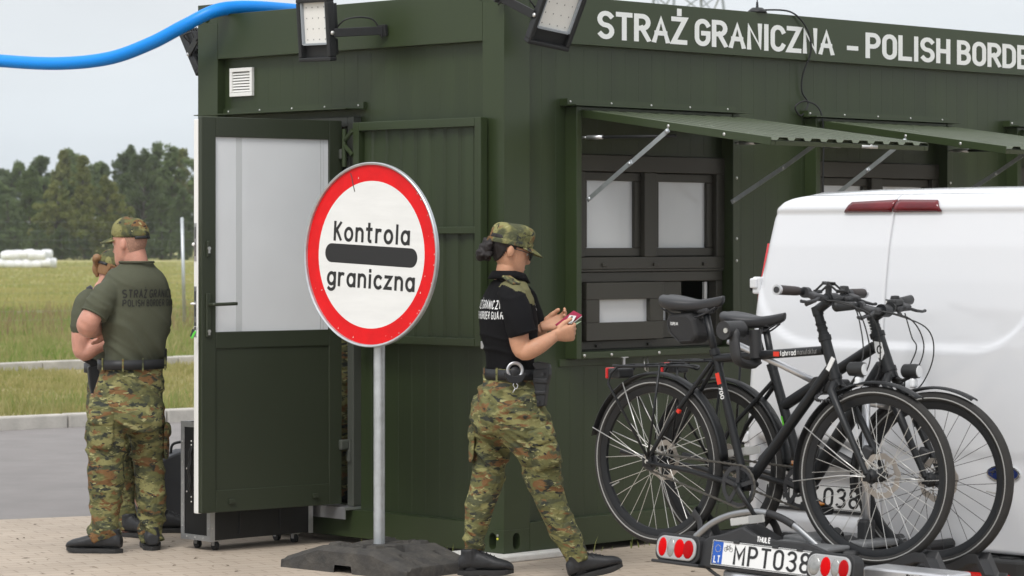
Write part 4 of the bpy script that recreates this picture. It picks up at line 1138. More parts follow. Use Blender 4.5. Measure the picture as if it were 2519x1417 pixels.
def saddle(par, x0, x1, z, wd):
    """x0 rear, x1 nose, z top"""
    L_ = x1-x0; secs = [(0.0, .42, .035), (.03, .72, .05), (.10, .94, .060), (.22, 1.0, .062), (.36, .86, .056), (.50, .58, .050), (.64, .36, .046), (.80, .25, .044), (.93, .22, .040), (.99, .15, .03), (1.0, .05, .02)]
    rg = []
    for s_, w_, h_ in secs:
        x = x0+L_*s_; zt = z+.010*math.cos(s_*5.5)-.002; hw = wd/2*w_; rr_ = []
        for k in range(20):
            a = 2*math.pi*k/20; cx, cz = math.cos(a), math.sin(a)
            yy = hw*math.copysign(abs(cx)**.75, cx); zz = (h_*.40)*math.copysign(abs(cz)**.8, cz) if cz > 0 else (h_*.60)*math.copysign(abs(cz)**.7, cz)
            dip = -.006*max(0, 1-abs(cx)*3) if cz > 0 and s_ < .6 else 0
            rr_.append(Vector((x, yy, zt-h_*.42+zz+dip)))
        rg.append(rr_)
    o = MB().rings(rg).build('saddle', m_sad, par, True); sb = o.modifiers.new('s', 'SUBSURF'); sb.levels = 1; sb.render_levels = 1
    mb = MB()
    for sy in (-1, 1): mb.tube(spline([(x0+.06*L_, sy*.05, z-.05), (x0+.30*L_, sy*.024, z-.078), (x0+.62*L_, sy*.022, z-.078), (x0+.88*L_, sy*.01, z-.042)], 6), .0036, 8)
    mb.each('saddle_rail', m_dark, o, True)
    return o
def cable(par, pts, r_=.0026, name='cable'): return MB().tube(spline(pts, 8), r_, 8).build(name, m_black, par, True)
def rot_about(p, axis, ang):
    return Matrix.Translation(p) @ Matrix.Rotation(ang, 4, Vector(axis)) @ Matrix.Translation(-Vector(p))

def bicycle(label, loc, g):
    b = thing('bicycle', label, 'bicycle', loc, RA, 'bicycles on the rear carrier')
    rad, tw = g['rad'], g['tw']; BB = Vector((g['bb'][0], 0, g['bb'][1])); ST = Vector((g['st'][0], 0, g['st'][1]))
    HT = Vector((g['ht'][0], 0, g['ht'][1])); HB = Vector((g['hb'][0], 0, g['hb'][1])); FH = Vector((g['wb'], 0, 0)); th = g['th']
    V3 = lambda p: Vector((p[0], 0, p[1]))
    # frame: one welded mesh
    mb = MB(); mb.tube([BB, ST], .0165*th); mb.tube([V3(g['tt0']), V3(g['tt1'])], .0172*g.get('ttk', 1)); mb.tube([BB+Vector((.01, 0, .005)), V3(g['dt'])], .0205*g.get('dtk', 1), 12)
    mb.tube([HB, HT], .0215*th, 14); mb.tube([HB-(HT-HB).normalized()*.006, HB+(HT-HB).normalized()*.012], .026*th, 14); mb.tube([HT-(HT-HB).normalized()*.01, HT+(HT-HB).normalized()*.008], .0255*th, 14)
    mb.cyl(BB+Vector((0, -.037, 0)), BB+Vector((0, .037, 0)), .0235)
    for sy in (-1, 1):
        mb.tube([BB+Vector((-.02, sy*.022, 0)), (.20, sy*.045, .0+BB.z*.35), (.0, sy*.062, -.004)], [.0125, .011, .008], 10, flat=1.2)
        mb.tube([V3(g['ss'])+Vector((-.005, sy*.014, 0)), (.10, sy*.045, .16), (.006, sy*.062, .012)], [.0095, .0088, .008], 10)
        mb.box((.0, sy*.063, .0), (.05, .006, .045), None, .004)
    f_ = mb.build('frame', m_bk, b, auto=True)
    # seat post, clamp, saddle
    sp = V3(g['sp']); sdir = (ST-BB).normalized()
    MB().tube([ST-sdir*.03, sp], .0142).build('seat_post', m_bk, b, True)
    MB().tube([ST-sdir*.012, ST+sdir*.012], .021, 14).build('seat_clamp', m_bk, b, auto=True)
    MB().box(sp+Vector((0, 0, .004)), (.06, .045, .024), None, .008).box(sp+Vector((-.01, 0, -.016)), (.03, .03, .03), None, .008).build('saddle_clamp', m_dark, b)
    saddle(b, g['sad'][0], g['sad'][1], g['sad'][2], g['sad'][3])
    # wheels and mudguards
    wheel(b, (0, 0, 0), rad, tw, disc_r=.08, disc_y=.04, spoke_mat=g.get('spk'), valve=205)
    fender(b, (0, 0, 0), rad+.016, 3, 166)
    tail = [(rad+.012)*math.cos(R(166)), (rad+.012)*math.sin(R(166))]
    mb = MB()
    for sy in (-1, 1):
        for a in (118, 160): mb.tube([(.0, sy*.07, .012), ((rad+.014)*math.cos(R(a)), sy*.028, (rad+.014)*math.sin(R(a)))], .0022, 6)
    mb.each('mudguard_stay', m_spoke, b, True)
    # drivetrain
    cr = MB(); R_ = g['cr']; n_ = 44; pf_ = []
    vs = []; fs = []
    for k in range(n_*2):
        a = math.pi*k/n_; r1 = R_+(.003 if k % 2 else -.002); vs += [((R_-.018)*math.cos(a), -.045, (R_-.018)*math.sin(a)), (r1*math.cos(a), -.045, r1*math.sin(a))]
    for k in range(n_*2): k2 = (k+1) % (n_*2); fs.append((2*k, 2*k+1, 2*k2+1, 2*k2))
    cr.add(vs, fs)
    for k in range(5):
        a = 2*math.pi*k/5+.3; cr.box(((R_*.5)*math.cos(a), -.047, R_*.5*math.sin(a)), (R_*.86, .003, .016), Matrix.Rotation(-a, 3, 'Y'))
    cr.xf(Matrix.Translation(BB)); cko = cr.build('chainring', m_dark, b); md = cko.modifiers.new('t', 'SOLIDIFY'); md.thickness = .003
    ca = R(g['crank']); e1 = BB+Vector((.165*math.cos(ca), 0, .165*math.sin(ca))); e2 = BB-Vector((.165*math.cos(ca), 0, .165*math.sin(ca)))
    for e_, sy, pm in ((e1, -1, g['pedal']), (e2, 1, g['pedal'])):
        y_ = sy*.058
        k_ = MB().tube([BB+Vector((0, sy*.045, 0)), BB.lerp(e_, .12)+Vector((0, y_, 0)), e_+Vector((0, y_+sy*.012, 0))], [.019, .014, .0105], 12, flat=.75).ell(BB+Vector((0, sy*.062, 0)), (.013, .006, .013)).build('crank_arm', m_bk, b, True)
        py = y_+sy*.07
        mb = MB(); pz = e_.z; px = e_.x
        for dx in (-.04, -.012, .012, .04): mb.bb(px+dx-.003, px+dx+.003, py-.045, py+.045, pz-.015, pz+.015)
        for dy in (-.045, .045): mb.bb(px-.045, px+.045, py+dy-.003, py+dy+.003, pz-.013, pz+.013)
        mb.cyl((px, y_, pz), (px, py+sy*.04, pz), .009)
        mb.xf(rot_about(Vector((px, py, pz)), (0, 1, 0), R(g.get('ptilt', -12)))).build('pedal', pm, b)
        if g.get('amber'):
            MB().bb(px-.02, px+.02, py-.052, py+.02, pz+.0155, pz+.024, .003).xf(rot_about(Vector((px, py, pz)), (0, 1, 0), R(g.get('ptilt', -12)))).build('pedal_reflector', M('amber', (.60, .20, .01), .25), b)
    # sprocket and chain
    sr = g.get('sr', .036)
    MB().lathe([(.012, -.048), (sr, -.048), (sr+.003, -.046), (sr, -.042), (.012, -.040)], 30, 'y').build('sprocket', m_dark, b)
    mb = MB(); d = BB.length; base = math.atan2(BB.z, BB.x); off_ = math.acos((R_-sr)/d)
    loop = []
    for a in [base+off_-(2*off_)*i/20 for i in range(21)]: loop.append((BB.x+R_*math.cos(a), -.045, BB.z+R_*math.sin(a)))
    for a in [base-off_-(2*math.pi-2*off_)*i/14 for i in range(15)]: loop.append((sr*math.cos(a), -.045, sr*math.sin(a)))
    dense = []; m_ = len(loop)
    for i in range(m_):
        p, q = Vector(loop[i]), Vector(loop[(i+1) % m_]); k = max(1, int((q-p).length/.0127))
        for j in range(k): dense.append(p.lerp(q, j/k))
    mb.tube(dense, [.0058 if i % 2 else .0036 for i in range(len(dense))], 6, closed=True)
    mb.build('chain', M('chain_steel', (.10, .095, .085), .45, metal=.7), b)
    MB().tube(spline([(-.02, .07, -.01), (-.06, .075, -.02), (-.14, .075, -.018)], 4), [.016]*8+[.02]).build('mech_guard', m_dark, b, True) if g.get('tube_guard') else None
    # kick stand folded up along the chain stay
    MB().tube([(.06, .085, -.03), (-.20, .085, .01), (-.27, .085, .018)], [.011, .010, .014], 10).build('kick_stand', m_bk, b, True)
    # rear rack
    rk = g['rack']; mb = MB(); x0, z0, x1, z1 = rk; w_ = .055
    lp = [(x1+.04, 0, z1-.012), (x1, w_*.6, z1), (x0+.10, w_, z0+.012), (x0+.01, w_, z0+.012), (x0, w_*.6, z0+.008), (x0-.004, 0, z0+.006), (x0, -w_*.6, z0+.008), (x0+.01, -w_, z0+.012), (x0+.10, -w_, z0+.012), (x1, -w_*.6, z1)]
    mb.tube(spline(lp, 4, True), .0052, 8, closed=True)
    for s_ in (.2, .5, .8): mb.tube([(x0+(x1-x0)*s_, -w_, z0+.012+(z1-z0)*s_), (x0+(x1-x0)*s_, w_, z0+.012+(z1-z0)*s_)], .004, 8)
    mb.tube([(x0+.02, 0, z0+.012), (x1, 0, z1)], .004, 8)
    for sy in (-1, 1):
        mb.tube([(.008, sy*.072, .02), (x0-.012, sy*.066, z0-.06), (x0-.002, sy*.06, z0-.02), (x0+.03, sy*w_, z0+.011)], .0056, 8)
        mb.tube([(.012, sy*.072, .02), (.06, sy*w_, z0+.02)], .0050, 8)
    mb.build('luggage_rack', m_bk, b, True)
    MB().bb(x0-.035, x0+.03, -.045, .045, z0-.04, z0+.0, .008).build('rack_lamp_holder', m_black, b)
    MB().bb(x0-.048, x0-.034, -.045, .045, z0-.042, z0+.002, .004).build('rear_lamp', M('lamp_red', (.45, .01, .012), .2, spec=.6), b)
    # steering assembly, turned about the steering axis
    sa = (HT-HB).normalized(); SM = rot_about(HB, sa, R(g['steer']))
    fk = MB(); crown = HB-sa*.022
    fk.tube([HB-sa*.004, crown-sa*.012], .023*th, 12)
    for sy in (-1, 1):
        fk.tube([crown+Vector((0, sy*.02, -.002)), crown+Vector((.006, sy*.050, -.028)), crown.lerp(FH, .45)+Vector((0, sy*.062, 0)), FH+Vector((0, sy*.066, .01))], [.015*th, .0155*th, .0135*th, .0105], 12)
        fk.box(FH+Vector((0, sy*.066, 0)), (.03, .008, .036), None, .004)
    fk.xf(SM).build('fork', m_bk, b, auto=True)
    MB().box(crown.lerp(FH, .80)+Vector((-.035, .052, .01)), (.045, .03, .06), Matrix.Rotation(R(25), 3, 'Y'), .008).xf(SM).build('brake_caliper', m_dark, b)
    wv = wheel(b, (0, 0, 0), rad, tw, disc_r=.084, disc_y=.038, spoke_mat=g.get('spk'), valve=-8)
    wv.matrix_local = SM @ Matrix.Translation(FH)
    fo = fender(b, tuple(FH), rad+.016, g.get('fa', 62), g.get('fb', 190)); fo.data.transform(SM)
    mb = MB()
    for sy in (-1, 1):
        for a in (150, 186): mb.tube([FH+Vector((0, sy*.075, 0)), FH+Vector((-.10, sy*.075, .0 if a > 180 else .06)), FH+Vector(((rad+.014)*math.cos(R(a)), sy*.028, (rad+.014)*math.sin(R(a))))], .0022, 6)
    mb.xf(SM).each('mudguard_stay', m_spoke, b, True)
    SB = V3(g['stem']); BC = V3(g['bar'])
    mb = MB().tube([HT, SB], [.0185*th, .0175], 14)
    for k in range(3): q = HT.lerp(SB, .12+.2*k); mb.tube([q-sa*.004, q+sa*.004], .021, 14)
    mb.tube([SB-sa*.02, SB+sa*.014], .021, 12); mb.tube([SB, BC], [.0195, .0185], 12); mb.cyl(BC+Vector((0, -.028, 0)), BC+Vector((0, .028, 0)), .0245)
    mb.xf(SM).build('stem', m_bk, b, auto=True)
    hw = .30; roll = g.get('roll', 0); BM = SM @ rot_about(BC, (1, 0, 0), R(roll))
    bar = spline([BC+Vector((-.045, -hw, .028)), BC+Vector((-.03, -.17, .026)), BC+Vector((0, -.07, .004)), BC, BC+Vector((0, .07, .004)), BC+Vector((-.03, .17, .026)), BC+Vector((-.045, hw, .028))], 6)
    hb_ = MB().tube(bar, .0135, 12).xf(BM).build('handlebar', m_bk, b, True)
    for sy in (-1, 1):
        ge = BC+Vector((-.045, sy*(hw+.004), .028)); gi = BC+Vector((-.032, sy*.185, .026))
        MB().tube([gi, gi.lerp(ge, .15), ge.lerp(gi, .1), ge], [.0165, .0175, .0185, .017] if g['ring'] else [.016, .0165, .0195, .013], 14, flat=1 if g['ring'] else .8).xf(BM).build('grip', m_grip if g['ring'] else m_black, b, True)
        if g['ring']:
            MB().tube([ge+Vector((0, -sy*.006, 0)), ge+Vector((0, sy*.006, 0))], .0195, 16).xf(BM).build('grip_ring', m_alu, b, auto=True)
            MB().tube([ge+Vector((0, sy*.0055, 0)), ge+Vector((0, sy*.009, 0))], .012, 14).xf(BM).build('grip_plug', m_dark, b, auto=True)
        # brake and shift levers
        lv = BC+Vector((-.02, sy*.15, .022))
        mb = MB(); mb.cyl(lv+Vector((0, -.013, 0)), lv+Vector((0, .013, 0)), .0205); mb.box(lv+Vector((.028, -sy*.015, -.012)), (.05, .055, .024), Matrix.Rotation(R(20), 3, 'Y'), .007)
        mb.tube([lv+Vector((.045, -sy*.02, -.016)), lv+Vector((.062, sy*.03, -.030)), lv+Vector((.058, sy*.085, -.036)), lv+Vector((.054, sy*.115, -.034))], [.007, .006, .0055, .0065], 8)
        mb.box(lv+Vector((.022, -sy*.055, -.02)), (.05, .05, .022), None, .008); mb.tube([lv+Vector((.02, -sy*.04, -.03)), lv+Vector((.005, sy*.005, -.045))], [.006, .008], 8)
        mb.xf(BM).build('brake_lever', m_dark, b)
    q = BC+Vector((-.01, .105, .03)); MB().cyl(BC+Vector((-.01, .095, .01)), BC+Vector((-.01, .115, .01)), .018).lathe([(0, .024), (.016, .022), (.019, .012), (.019, -.002), (.012, -.004), (0, -.004)], 18, 'z', q, closed=False).tube([q+Vector((-.02, 0, .004)), q+Vector((-.038, -.006, .006))], .003, 6).xf(BM).build('bell', m_black, b, auto=True)
    # head lamp on the fork crown
    lp = HB+Vector((.075, 0, .012)) if not g.get('lamp') else V3(g['lamp'])
    MB().tube([crown+Vector((.018, 0, -.005)), crown+Vector((.05, 0, -.015)), lp+Vector((0, 0, -.025))], .006, 8).tube([lp+Vector((-.035, 0, 0)), lp+Vector((-.028, 0, 0)), lp+Vector((.02, 0, .0)), lp+Vector((.034, 0, .0))], [.018, .026, .028, .026], 18).xf(SM).build('head_lamp', m_black, b, auto=True)
    MB().tube([lp+Vector((.0335, 0, 0)), lp+Vector((.037, 0, 0))], .0225, 18).xf(SM).build('lamp_lens', m_lens, b, auto=True)
    MB().box(lp+Vector((.012, 0, -.045)), (.024, .036, .036), None, .008).xf(SM).build('lamp_reflector', m_lens, b)
    # cables
    c1 = SM @ (BC+Vector((.035, -.10, -.005))); c2 = SM @ (BC+Vector((.035, .10, -.005)))
    cable(b, [c1, c1+Vector((.10, .06, -.03)), HB+Vector((.14, .03, .10)), HB+Vector((.11, .02, -.0)), HB+Vector((.04, .01, -.05)), BB.lerp(HB, .85)])
    cable(b, [c1+Vector((0, .02, .0)), c1+Vector((.14, .10, -.06)), HB+Vector((.17, .05, .06)), HB+Vector((.12, .03, -.06)), SM @ (crown+Vector((.01, .05, -.06)))])
    cable(b, [c2, c2+Vector((.04, -.01, -.09)), HB+Vector((.09, .05, .08)), HB+Vector((.05, .03, -.05)), SM @ crown.lerp(FH, .5)+Vector((-.01, .03, 0))])
    return b, SM, BM
g1 = dict(rad=.333, tw=.039, wb=1.076, bb=(.455, -.071), st=(.298, .440), sp=(.250, .598), tt0=(.305, .415), tt1=(.838, .462), dt=(.868, .392), ht=(.842, .508), hb=(.893, .360), ss=(.300, .400),
          sad=(.045, .345, .657, .165), rack=(-.195, .362, .165, .382), stem=(.806, .612), bar=(.868, .655), steer=6.5, th=1.0, cr=.083, crank=-45.5, pedal=M('pedal_silver', (.55, .55, .53), .4, metal=.2), ring=True, fa=58, fb=193, ptilt=-10, lamp=(.985, .395))
b1, S1, B1 = bicycle('matt black trekking bicycle nearest the camera, with brown grips and a bag under its saddle', tuple(rig(0, .06, .7368)), g1)
g2 = dict(rad=.330, tw=.042, wb=1.045, bb=(.440, -.066), st=(.268, .40), sp=(.232, .565), tt0=(.330, .250), tt1=(.770, .492), dt=(.812, .420), ht=(.786, .540), hb=(.842, .405), ss=(.290, .345),
          sad=(.035, .335, .612, .175), rack=(-.235, .400, .155, .420), stem=(.762, .600), bar=(.812, .632), steer=9, th=1.18, ttk=1.35, dtk=1.45, cr=.080, crank=-22, pedal=m_black, ring=False, amber=True, fa=62, fb=190, spk=M('dark_spoke', (.05, .05, .05), .4, metal=.6), roll=5, lamp=(.935, .405), ptilt=15)
b2, S2, B2 = bicycle('black bicycle with thick sloping frame tubes and plain black grips, next to the van doors', tuple(rig(.105, .321, .713)), g2)
# marks on the frames
def mark(par, text, h, p, q, y, mat, width=None, weight=.16):
    p, q = Vector((p[0], y, p[1])), Vector((q[0], y, q[1])); x_ = (q-p).normalized(); z_ = Vector((0, -1, 0)); y_ = z_.cross(x_)
    return lettering('lettering', text, h, basis(p-y_*h/2, x_, y_, z_), mat, par, width=width, center=False, weight=weight)
fr1 = [o for o in b1.children if o.name.startswith('frame')][0]; fr2 = [o for o in b2.children if o.name.startswith('frame')][0]
tt = lambda s_: (.305+.533*s_, .415+.047*s_)
mark(fr1, 'fahrrad', .019, tt(.63), tt(.8), -.0182, m_plate, .075, .2); mark(fr1, 'manufaktur', .019, tt(.785), tt(.95), -.0182, M('print_grey', (.22, .22, .22), .5), .095, .14)
m_or = M('orange_red', (.62, .03, .012), .4)
p_ = tt(.60); MB().bb(p_[0]-.018, p_[0]+.010, -.0185, -.0165, p_[1]-.010, p_[1]+.008).build('orange_mark', m_or, fr1)
sd_ = (Vector((.298, 0, .44))-Vector((.455, 0, -.071))).normalized()
sx = lambda s_: (.455-.157*s_, -.071+.511*s_)
p_ = sx(.80); MB().box((p_[0], -.0165, p_[1]), (.018, .003, .045), Matrix.Rotation(R(-17), 3, 'Y')).build('orange_mark', m_or, fr1)
mark(fr1, '700', .016, sx(.735), sx(.60), -.0172, m_plate, .045, .2)
MB().box((.150, -.0440, .205), (.014, .012, .014), Matrix.Rotation(R(35), 3, 'Y')).build('orange_mark', m_or, fr1)
hx = lambda s_: (.893-.051*s_, .360+.148*s_)
p_ = hx(.35); MB().box((p_[0]+.010, -.0205, p_[1]), (.018, .004, .055), Matrix.Rotation(R(30), 3, 'Y')).build('white_sticker', m_plate, fr1)
p_ = (.330, .20); MB().box((p_[0]+.010, -.0205, p_[1]-.02), (.007, .003, .06), Matrix.Rotation(R(-17), 3, 'Y')).build('green_mark', M('lime', (.12, .55, .03), .4), fr2)
MB().prism([(.790, .515), (.826, .512), (.838, .470), (.826, .445), (.808, .455), (.796, .480)], -.0275, -.0255, 'y').build('head_badge', m_plate, fr2)
V, F = ribbon(arc(.816, .484, .010, .014, 20, 330, 14), .006); MB().add([(v.x, -.0279, v.y) for v in V], F).build('badge_mark', m_ink, fr2)
# phone holder on the nearer bar
BC = Vector((.868, 0, .655)); q = BC+Vector((.0, -.02, .026))
mb = MB().cyl(BC+Vector((0, -.035, 0)), BC+Vector((0, -.012, 0)), .02).box(BC+Vector((0, -.022, .03)), (.02, .02, .04), None, .004)
for a in (0, 1):
    rot = Matrix.Rotation(R(35 if a else -40), 3, 'Y'); o_ = q+Vector((.030 if a else -.030, 0, .018))
    for d_, sz in (((0, .022, 0), (.055, .006, .008)), ((0, -.022, 0), (.055, .006, .008)), ((.025, 0, 0), (.007, .05, .014)), ((-.025, 0, 0), (.007, .05, .014))): mb.box(o_+rot @ Vector(d_), sz, rot, .002)
mb.xf(B1).build('phone_holder', m_black, b1)
BC2 = Vector((.812, 0, .632)); MB().bb(BC2.x-.02, BC2.x+.02, .05, .12, BC2.z+.012, BC2.z+.04, .008).cyl(BC2+Vector((0, .045, .01)), BC2+Vector((0, .06, .01)), .022).cyl(BC2+Vector((0, .11, .01)), BC2+Vector((0, .125, .01)), .022).xf(B2).build('bar_mount', m_black, b2)
for o_ in (.062, .10): MB().ell(BC2+Vector((-.021, o_, .028)), (.004, .007, .007)).xf(B2).build('mount_screw', m_bolt, b2, True)
sp2 = MB()
for k in range(4): sp2.bb(.770-.012-k*.0042, .770+.004-k*.0042, -.0235, -.0225, .552+k*.012, .555+k*.012)
sp2.xf(S2).each('steerer_mark', m_plate, b2)
# bottle cage on the second bike
MB().tube(spline([(.40, -.0, .10), (.48, -.03, .14), (.53, -.035, .10), (.50, -.035, .03), (.44, -.03, .02), (.41, 0, .05)], 6), .003, 8).build('bottle_cage', m_dark, b2, True)
# coiled lock round the steering tube of the nearer bike
cl_ = []
for i in range(120):
    a = i/119; base_ = Vector((.88+.055*math.sin(a*5.2), -.02+.045*math.cos(a*5.2), .335-.06*math.sin(a*2.6))); ph = i*1.15
    cl_.append(base_+Vector((.005*math.cos(ph), .0, .005*math.sin(ph))))
tag(MB().tube([Matrix.Translation(rig(0, .06, .7368)) @ Matrix.Rotation(RA, 4, 'Z') @ p for p in cl_], .003, 6).build('coil_lock', m_dark, None, True), 'coiled dark cable lock wrapped below the head tube of the nearer bicycle', 'cable lock')
# saddle bags
def saddle_bag(bike_loc, x0, x1, z0, z1, label, text):
    t = thing('saddle_bag', label, 'saddle bag', bike_loc, RA, 'bags under the bicycle saddles')
    pf_ = [(x0, z1-.02), (x0+.02, z1), (x1-.05, z1+.002), (x1-.02, z1-.02), (x1, z0+.035), (x1-.03, z0+.005), (x0+.075, z0), (x0+.03, z0+.03), (x0+.008, z0+.07)]
    o = MB().prism(pf_, -.048, .048, 'y').build('pouch', m_bag, t, bevel=.016)
    MB().tube([(x0+.012, -.049, z1-.03), (x0+.02, -.050, z0+.05), (x0+.07, -.050, z0+.012), (x1-.03, -.050, z0+.018)], .002, 6).build('piping', m_dark, t)
    MB().bb(x0+.05, x1-.05, -.014, .014, z1-.002, z1+.045, .005).build('strap', m_bag, t)
    if text: lettering('lettering', text, .011, basis((x0+.028, -.0490, z1-.045), (1, 0, 0), (0, 0, 1), (0, -1, 0)), m_plate, o, width=.04, center=False, weight=.2)
saddle_bag(tuple(rig(0, .06, .7368)), .082, .248, .468, .588, 'black wedge saddle bag under the higher saddle of the nearer bicycle', 'TOPEAK')
saddle_bag(tuple(rig(.105, .321, .713)), .085, .19, .43, .54, 'small black saddle bag partly hidden behind the carrier clamp on the farther bicycle', None)

# ------------------------------------------------------------------ bike carrier
cr_ = thing('bike_carrier', 'black and silver tow-bar bicycle carrier with number plate and two lamp clusters', 'bike carrier', tuple(rig(0, 0)), RA)
m_cp = M('carrier_plastic', (.018, .0185, .020), .55, var=.12, vscale=25)
D0 = -.30
tilt = basis((.830, D0, .443), (1, 0, -.018), (.018, .16, .985), (0, -.985, .16))
bd_ = MB().prism([(-.30, -.06), (.29, -.06), (.30, -.03), (.30, .050), (.20, .075), (.05, .072), (-.05, .082), (-.115, .105), (-.19, .075), (-.27, .055), (-.30, .03)], -.03, -.006, 'z').xf(tilt).build('plate_board', m_cp, cr_, bevel=.006)
number_plate(cr_, tilt, .478, .092, True)
mb = MB()
for x_ in (-.125, .06, .175): mb.bb(x_-.014, x_+.014, .040, .052, -.006, .004, .002)
mb.xf(tilt).each('plate_clip', m_cp, bd_)
lettering('lettering', 'THULE', .018, tilt @ Matrix.Translation((-.003, .058, -.0055)), m_plate, bd_, width=.062, weight=.24, gap=.12)
m_lr = M('lens_bright_red', (.55, .001, .003), .45, spec=.08); m_lc = M('lens_clear', (.34, .34, .33), .2, metal=.6, var=.25, vscale=40); m_lo = M('lens_amber', (.55, .22, .06), .25)
def lamp(xc, lens, nm):
    lm = tilt @ Matrix.Translation((xc, -.003, 0))
    def rr(w_, h_, r_, n=6):
        out = []
        for cx, cy, a0 in ((w_/2-r_, h_/2-r_, 0), (-w_/2+r_, h_/2-r_, 90), (-w_/2+r_, -h_/2+r_, 180), (w_/2-r_, -h_/2+r_, 270)):
            out += [(cx+r_*math.cos(R(a0+90*i/n)), cy+r_*math.sin(R(a0+90*i/n))) for i in range(n+1)]
        return out
    hs_ = MB().prism(rr(.218, .108, .035), -.045, .012, 'z').prism([(-.11, -.062), (.125, -.062), (.125, -.050), (-.11, -.050)], -.03, .03, 'z').xf(lm).build('lamp_cluster', m_cp, cr_, bevel=.004)
    MB().prism(rr(.196, .088, .036), .0125, .022, 'z').xf(lm).build('reflector_base', M('lamp_silver', (.42, .42, .42), .3, metal=.5), hs_, bevel=.006)
    for x_, w_, h_, mt in lens:
        MB().ell((x_, 0, .021), (w_, h_, .006)).xf(lm).build('lens', mt, hs_, True)
lamp(.430-.830, [(-.066, .021, .037, m_lr), (-.024, .019, .036, m_lc), (-.024, .012, .012, m_lo), (.018, .026, .037, m_lr), (.062, .027, .036, M('lens_dark_red', (.36, .002, .004), .4, spec=.1))], 'left')
lamp(1.160-.830, [(-.066, .028, .037, m_lc), (-.014, .024, .037, m_lr), (.030, .020, .034, m_lc), (.030, .010, .010, m_lo), (.068, .024, .034, MATS['lens_dark_red'])], 'right')
# silver arch and cross bars
arch = spline([(.25, .0, .455), (.335, .0, .515), (.435, .0, .555), (.56, .0, .575), (.66, .0, .564), (.74, .0, .535), (.80, .0, .500), (.90, .0, .435)], 8)
MB().tube(arch, .0135, 14, flat=.8).build('arch_tube', M('brushed_alu', (.34, .35, .36), .34, metal=.85, var=.05, vscale=30), cr_, True)
MB().tube(arch[28:41], .015, 14, flat=.8).build('arch_sleeve', m_cp, cr_, True)
mb = MB()
for x_ in (.72, .96): mb.tube([(x_, -.24, .43), (x_, .70, .43)], .022, 12)
for y_ in (.02, .36): mb.tube([(.40, y_, .44), (1.02, y_, .44)], .02, 12)
mb.each('cross_bar', m_cp, cr_, True)
MB().bb(.62, 1.02, .08, .34, .46, .485, .008).bb(.66, .98, -.10, .08, .455, .475, .008).build('folding_plate', M('carrier_grey', (.14, .145, .15), .5), cr_)
# wheel trays and straps for both bikes
def tray(x0, x1, y_, zc, wr, hub):
    n_ = 14; rg = []
    for i in range(n_+1):
        x = x0+(x1-x0)*i/n_; zz = hub[1]-math.sqrt(max(.01, wr*wr-(x-hub[0])**2)) if abs(x-hub[0]) < wr*.8 else zc
        z = max(min(zz-.012, zc+.06), zc-.04); q = .045
        rg.append([Vector((x, y_-q, z+.022)), Vector((x, y_-q*.6, z-.004)), Vector((x, y_+q*.6, z-.004)), Vector((x, y_+q, z+.022)), Vector((x, y_+q, z-.018)), Vector((x, y_-q, z-.018))])
    return MB().rings(rg).build('wheel_tray', m_cp, cr_, bevel=.004)
def strap(xa, y_, hub, ang, wr):
    a = R(ang); c = Vector((hub[0]+(wr-.02)*math.cos(a), y_, hub[1]+(wr-.02)*math.sin(a))); t_ = Vector((-math.sin(a), 0, math.cos(a)))
    n_ = Vector((math.cos(a), 0, math.sin(a)))
    pts = [c+n_*.045+Vector((0, -.055, -.05)), c+n_*.025+Vector((0, -.036, 0)), c-n_*.035+Vector((0, -.022, 0)), c-n_*.035+Vector((0, .022, 0)), c+n_*.025+Vector((0, .036, 0)), c+n_*.045+Vector((0, .055, -.05))]
    MB().tube(spline(pts, 6), .017, 8, flat=.16, ref=tuple(t_)).build('wheel_strap', m_cp, cr_, True)
tray(.06, .58, .06, .395, .333, (0, .737)); tray(.82, 1.42, .06, .395, .333, (1.076, .737))
tray(.16, .66, .321, .375, .33, (.105, .713)); tray(.90, 1.46, .321, .375, .33, (1.15, .713))
strap(0, .06, (0, .737), -42, .333); strap(0, .06, (1.076, .737), -128, .333); strap(0, .321, (.105, .713), -42, .33); strap(0, .321, (1.15, .713), -122, .33)
MB().prism([(.20, .40), (.62, .41), (.62, .47), (.50, .52), (.36, .47), (.20, .43)], .0, .10, 'y').prism([(.78, .40), (1.40, .36), (1.40, .40), (1.05, .44), (.90, .50), (.80, .49)], .10, .16, 'y').each('side_cover', m_cp, cr_, bevel=.01)
pl_ = MB().bb(1.22, 1.60, -.20, -.06, .385, .435, .01).xf(Matrix.Translation((0, -.0, 0))).build('silver_bracket', m_alu, cr_)
lettering('lettering', 'THULE', .022, basis((1.45, -.2015, .398), (1, 0, 0), (0, 0, 1), (0, -1, 0)), m_ink, pl_, width=.07, weight=.24, gap=.12)
MB().tube(spline([(.55, -.29, .39), (.62, -.28, .35), (.75, -.25, .30), (.85, -.2, .27)], 5), .007, 8).build('lamp_cable', m_black, cr_, True)
MB().tube([(.64, -.27, .368), (.72, -.28, .355), (1.2, -.28, .345)], [.02, .028, .028], 12).build('lower_tube', m_alu, cr_, True)
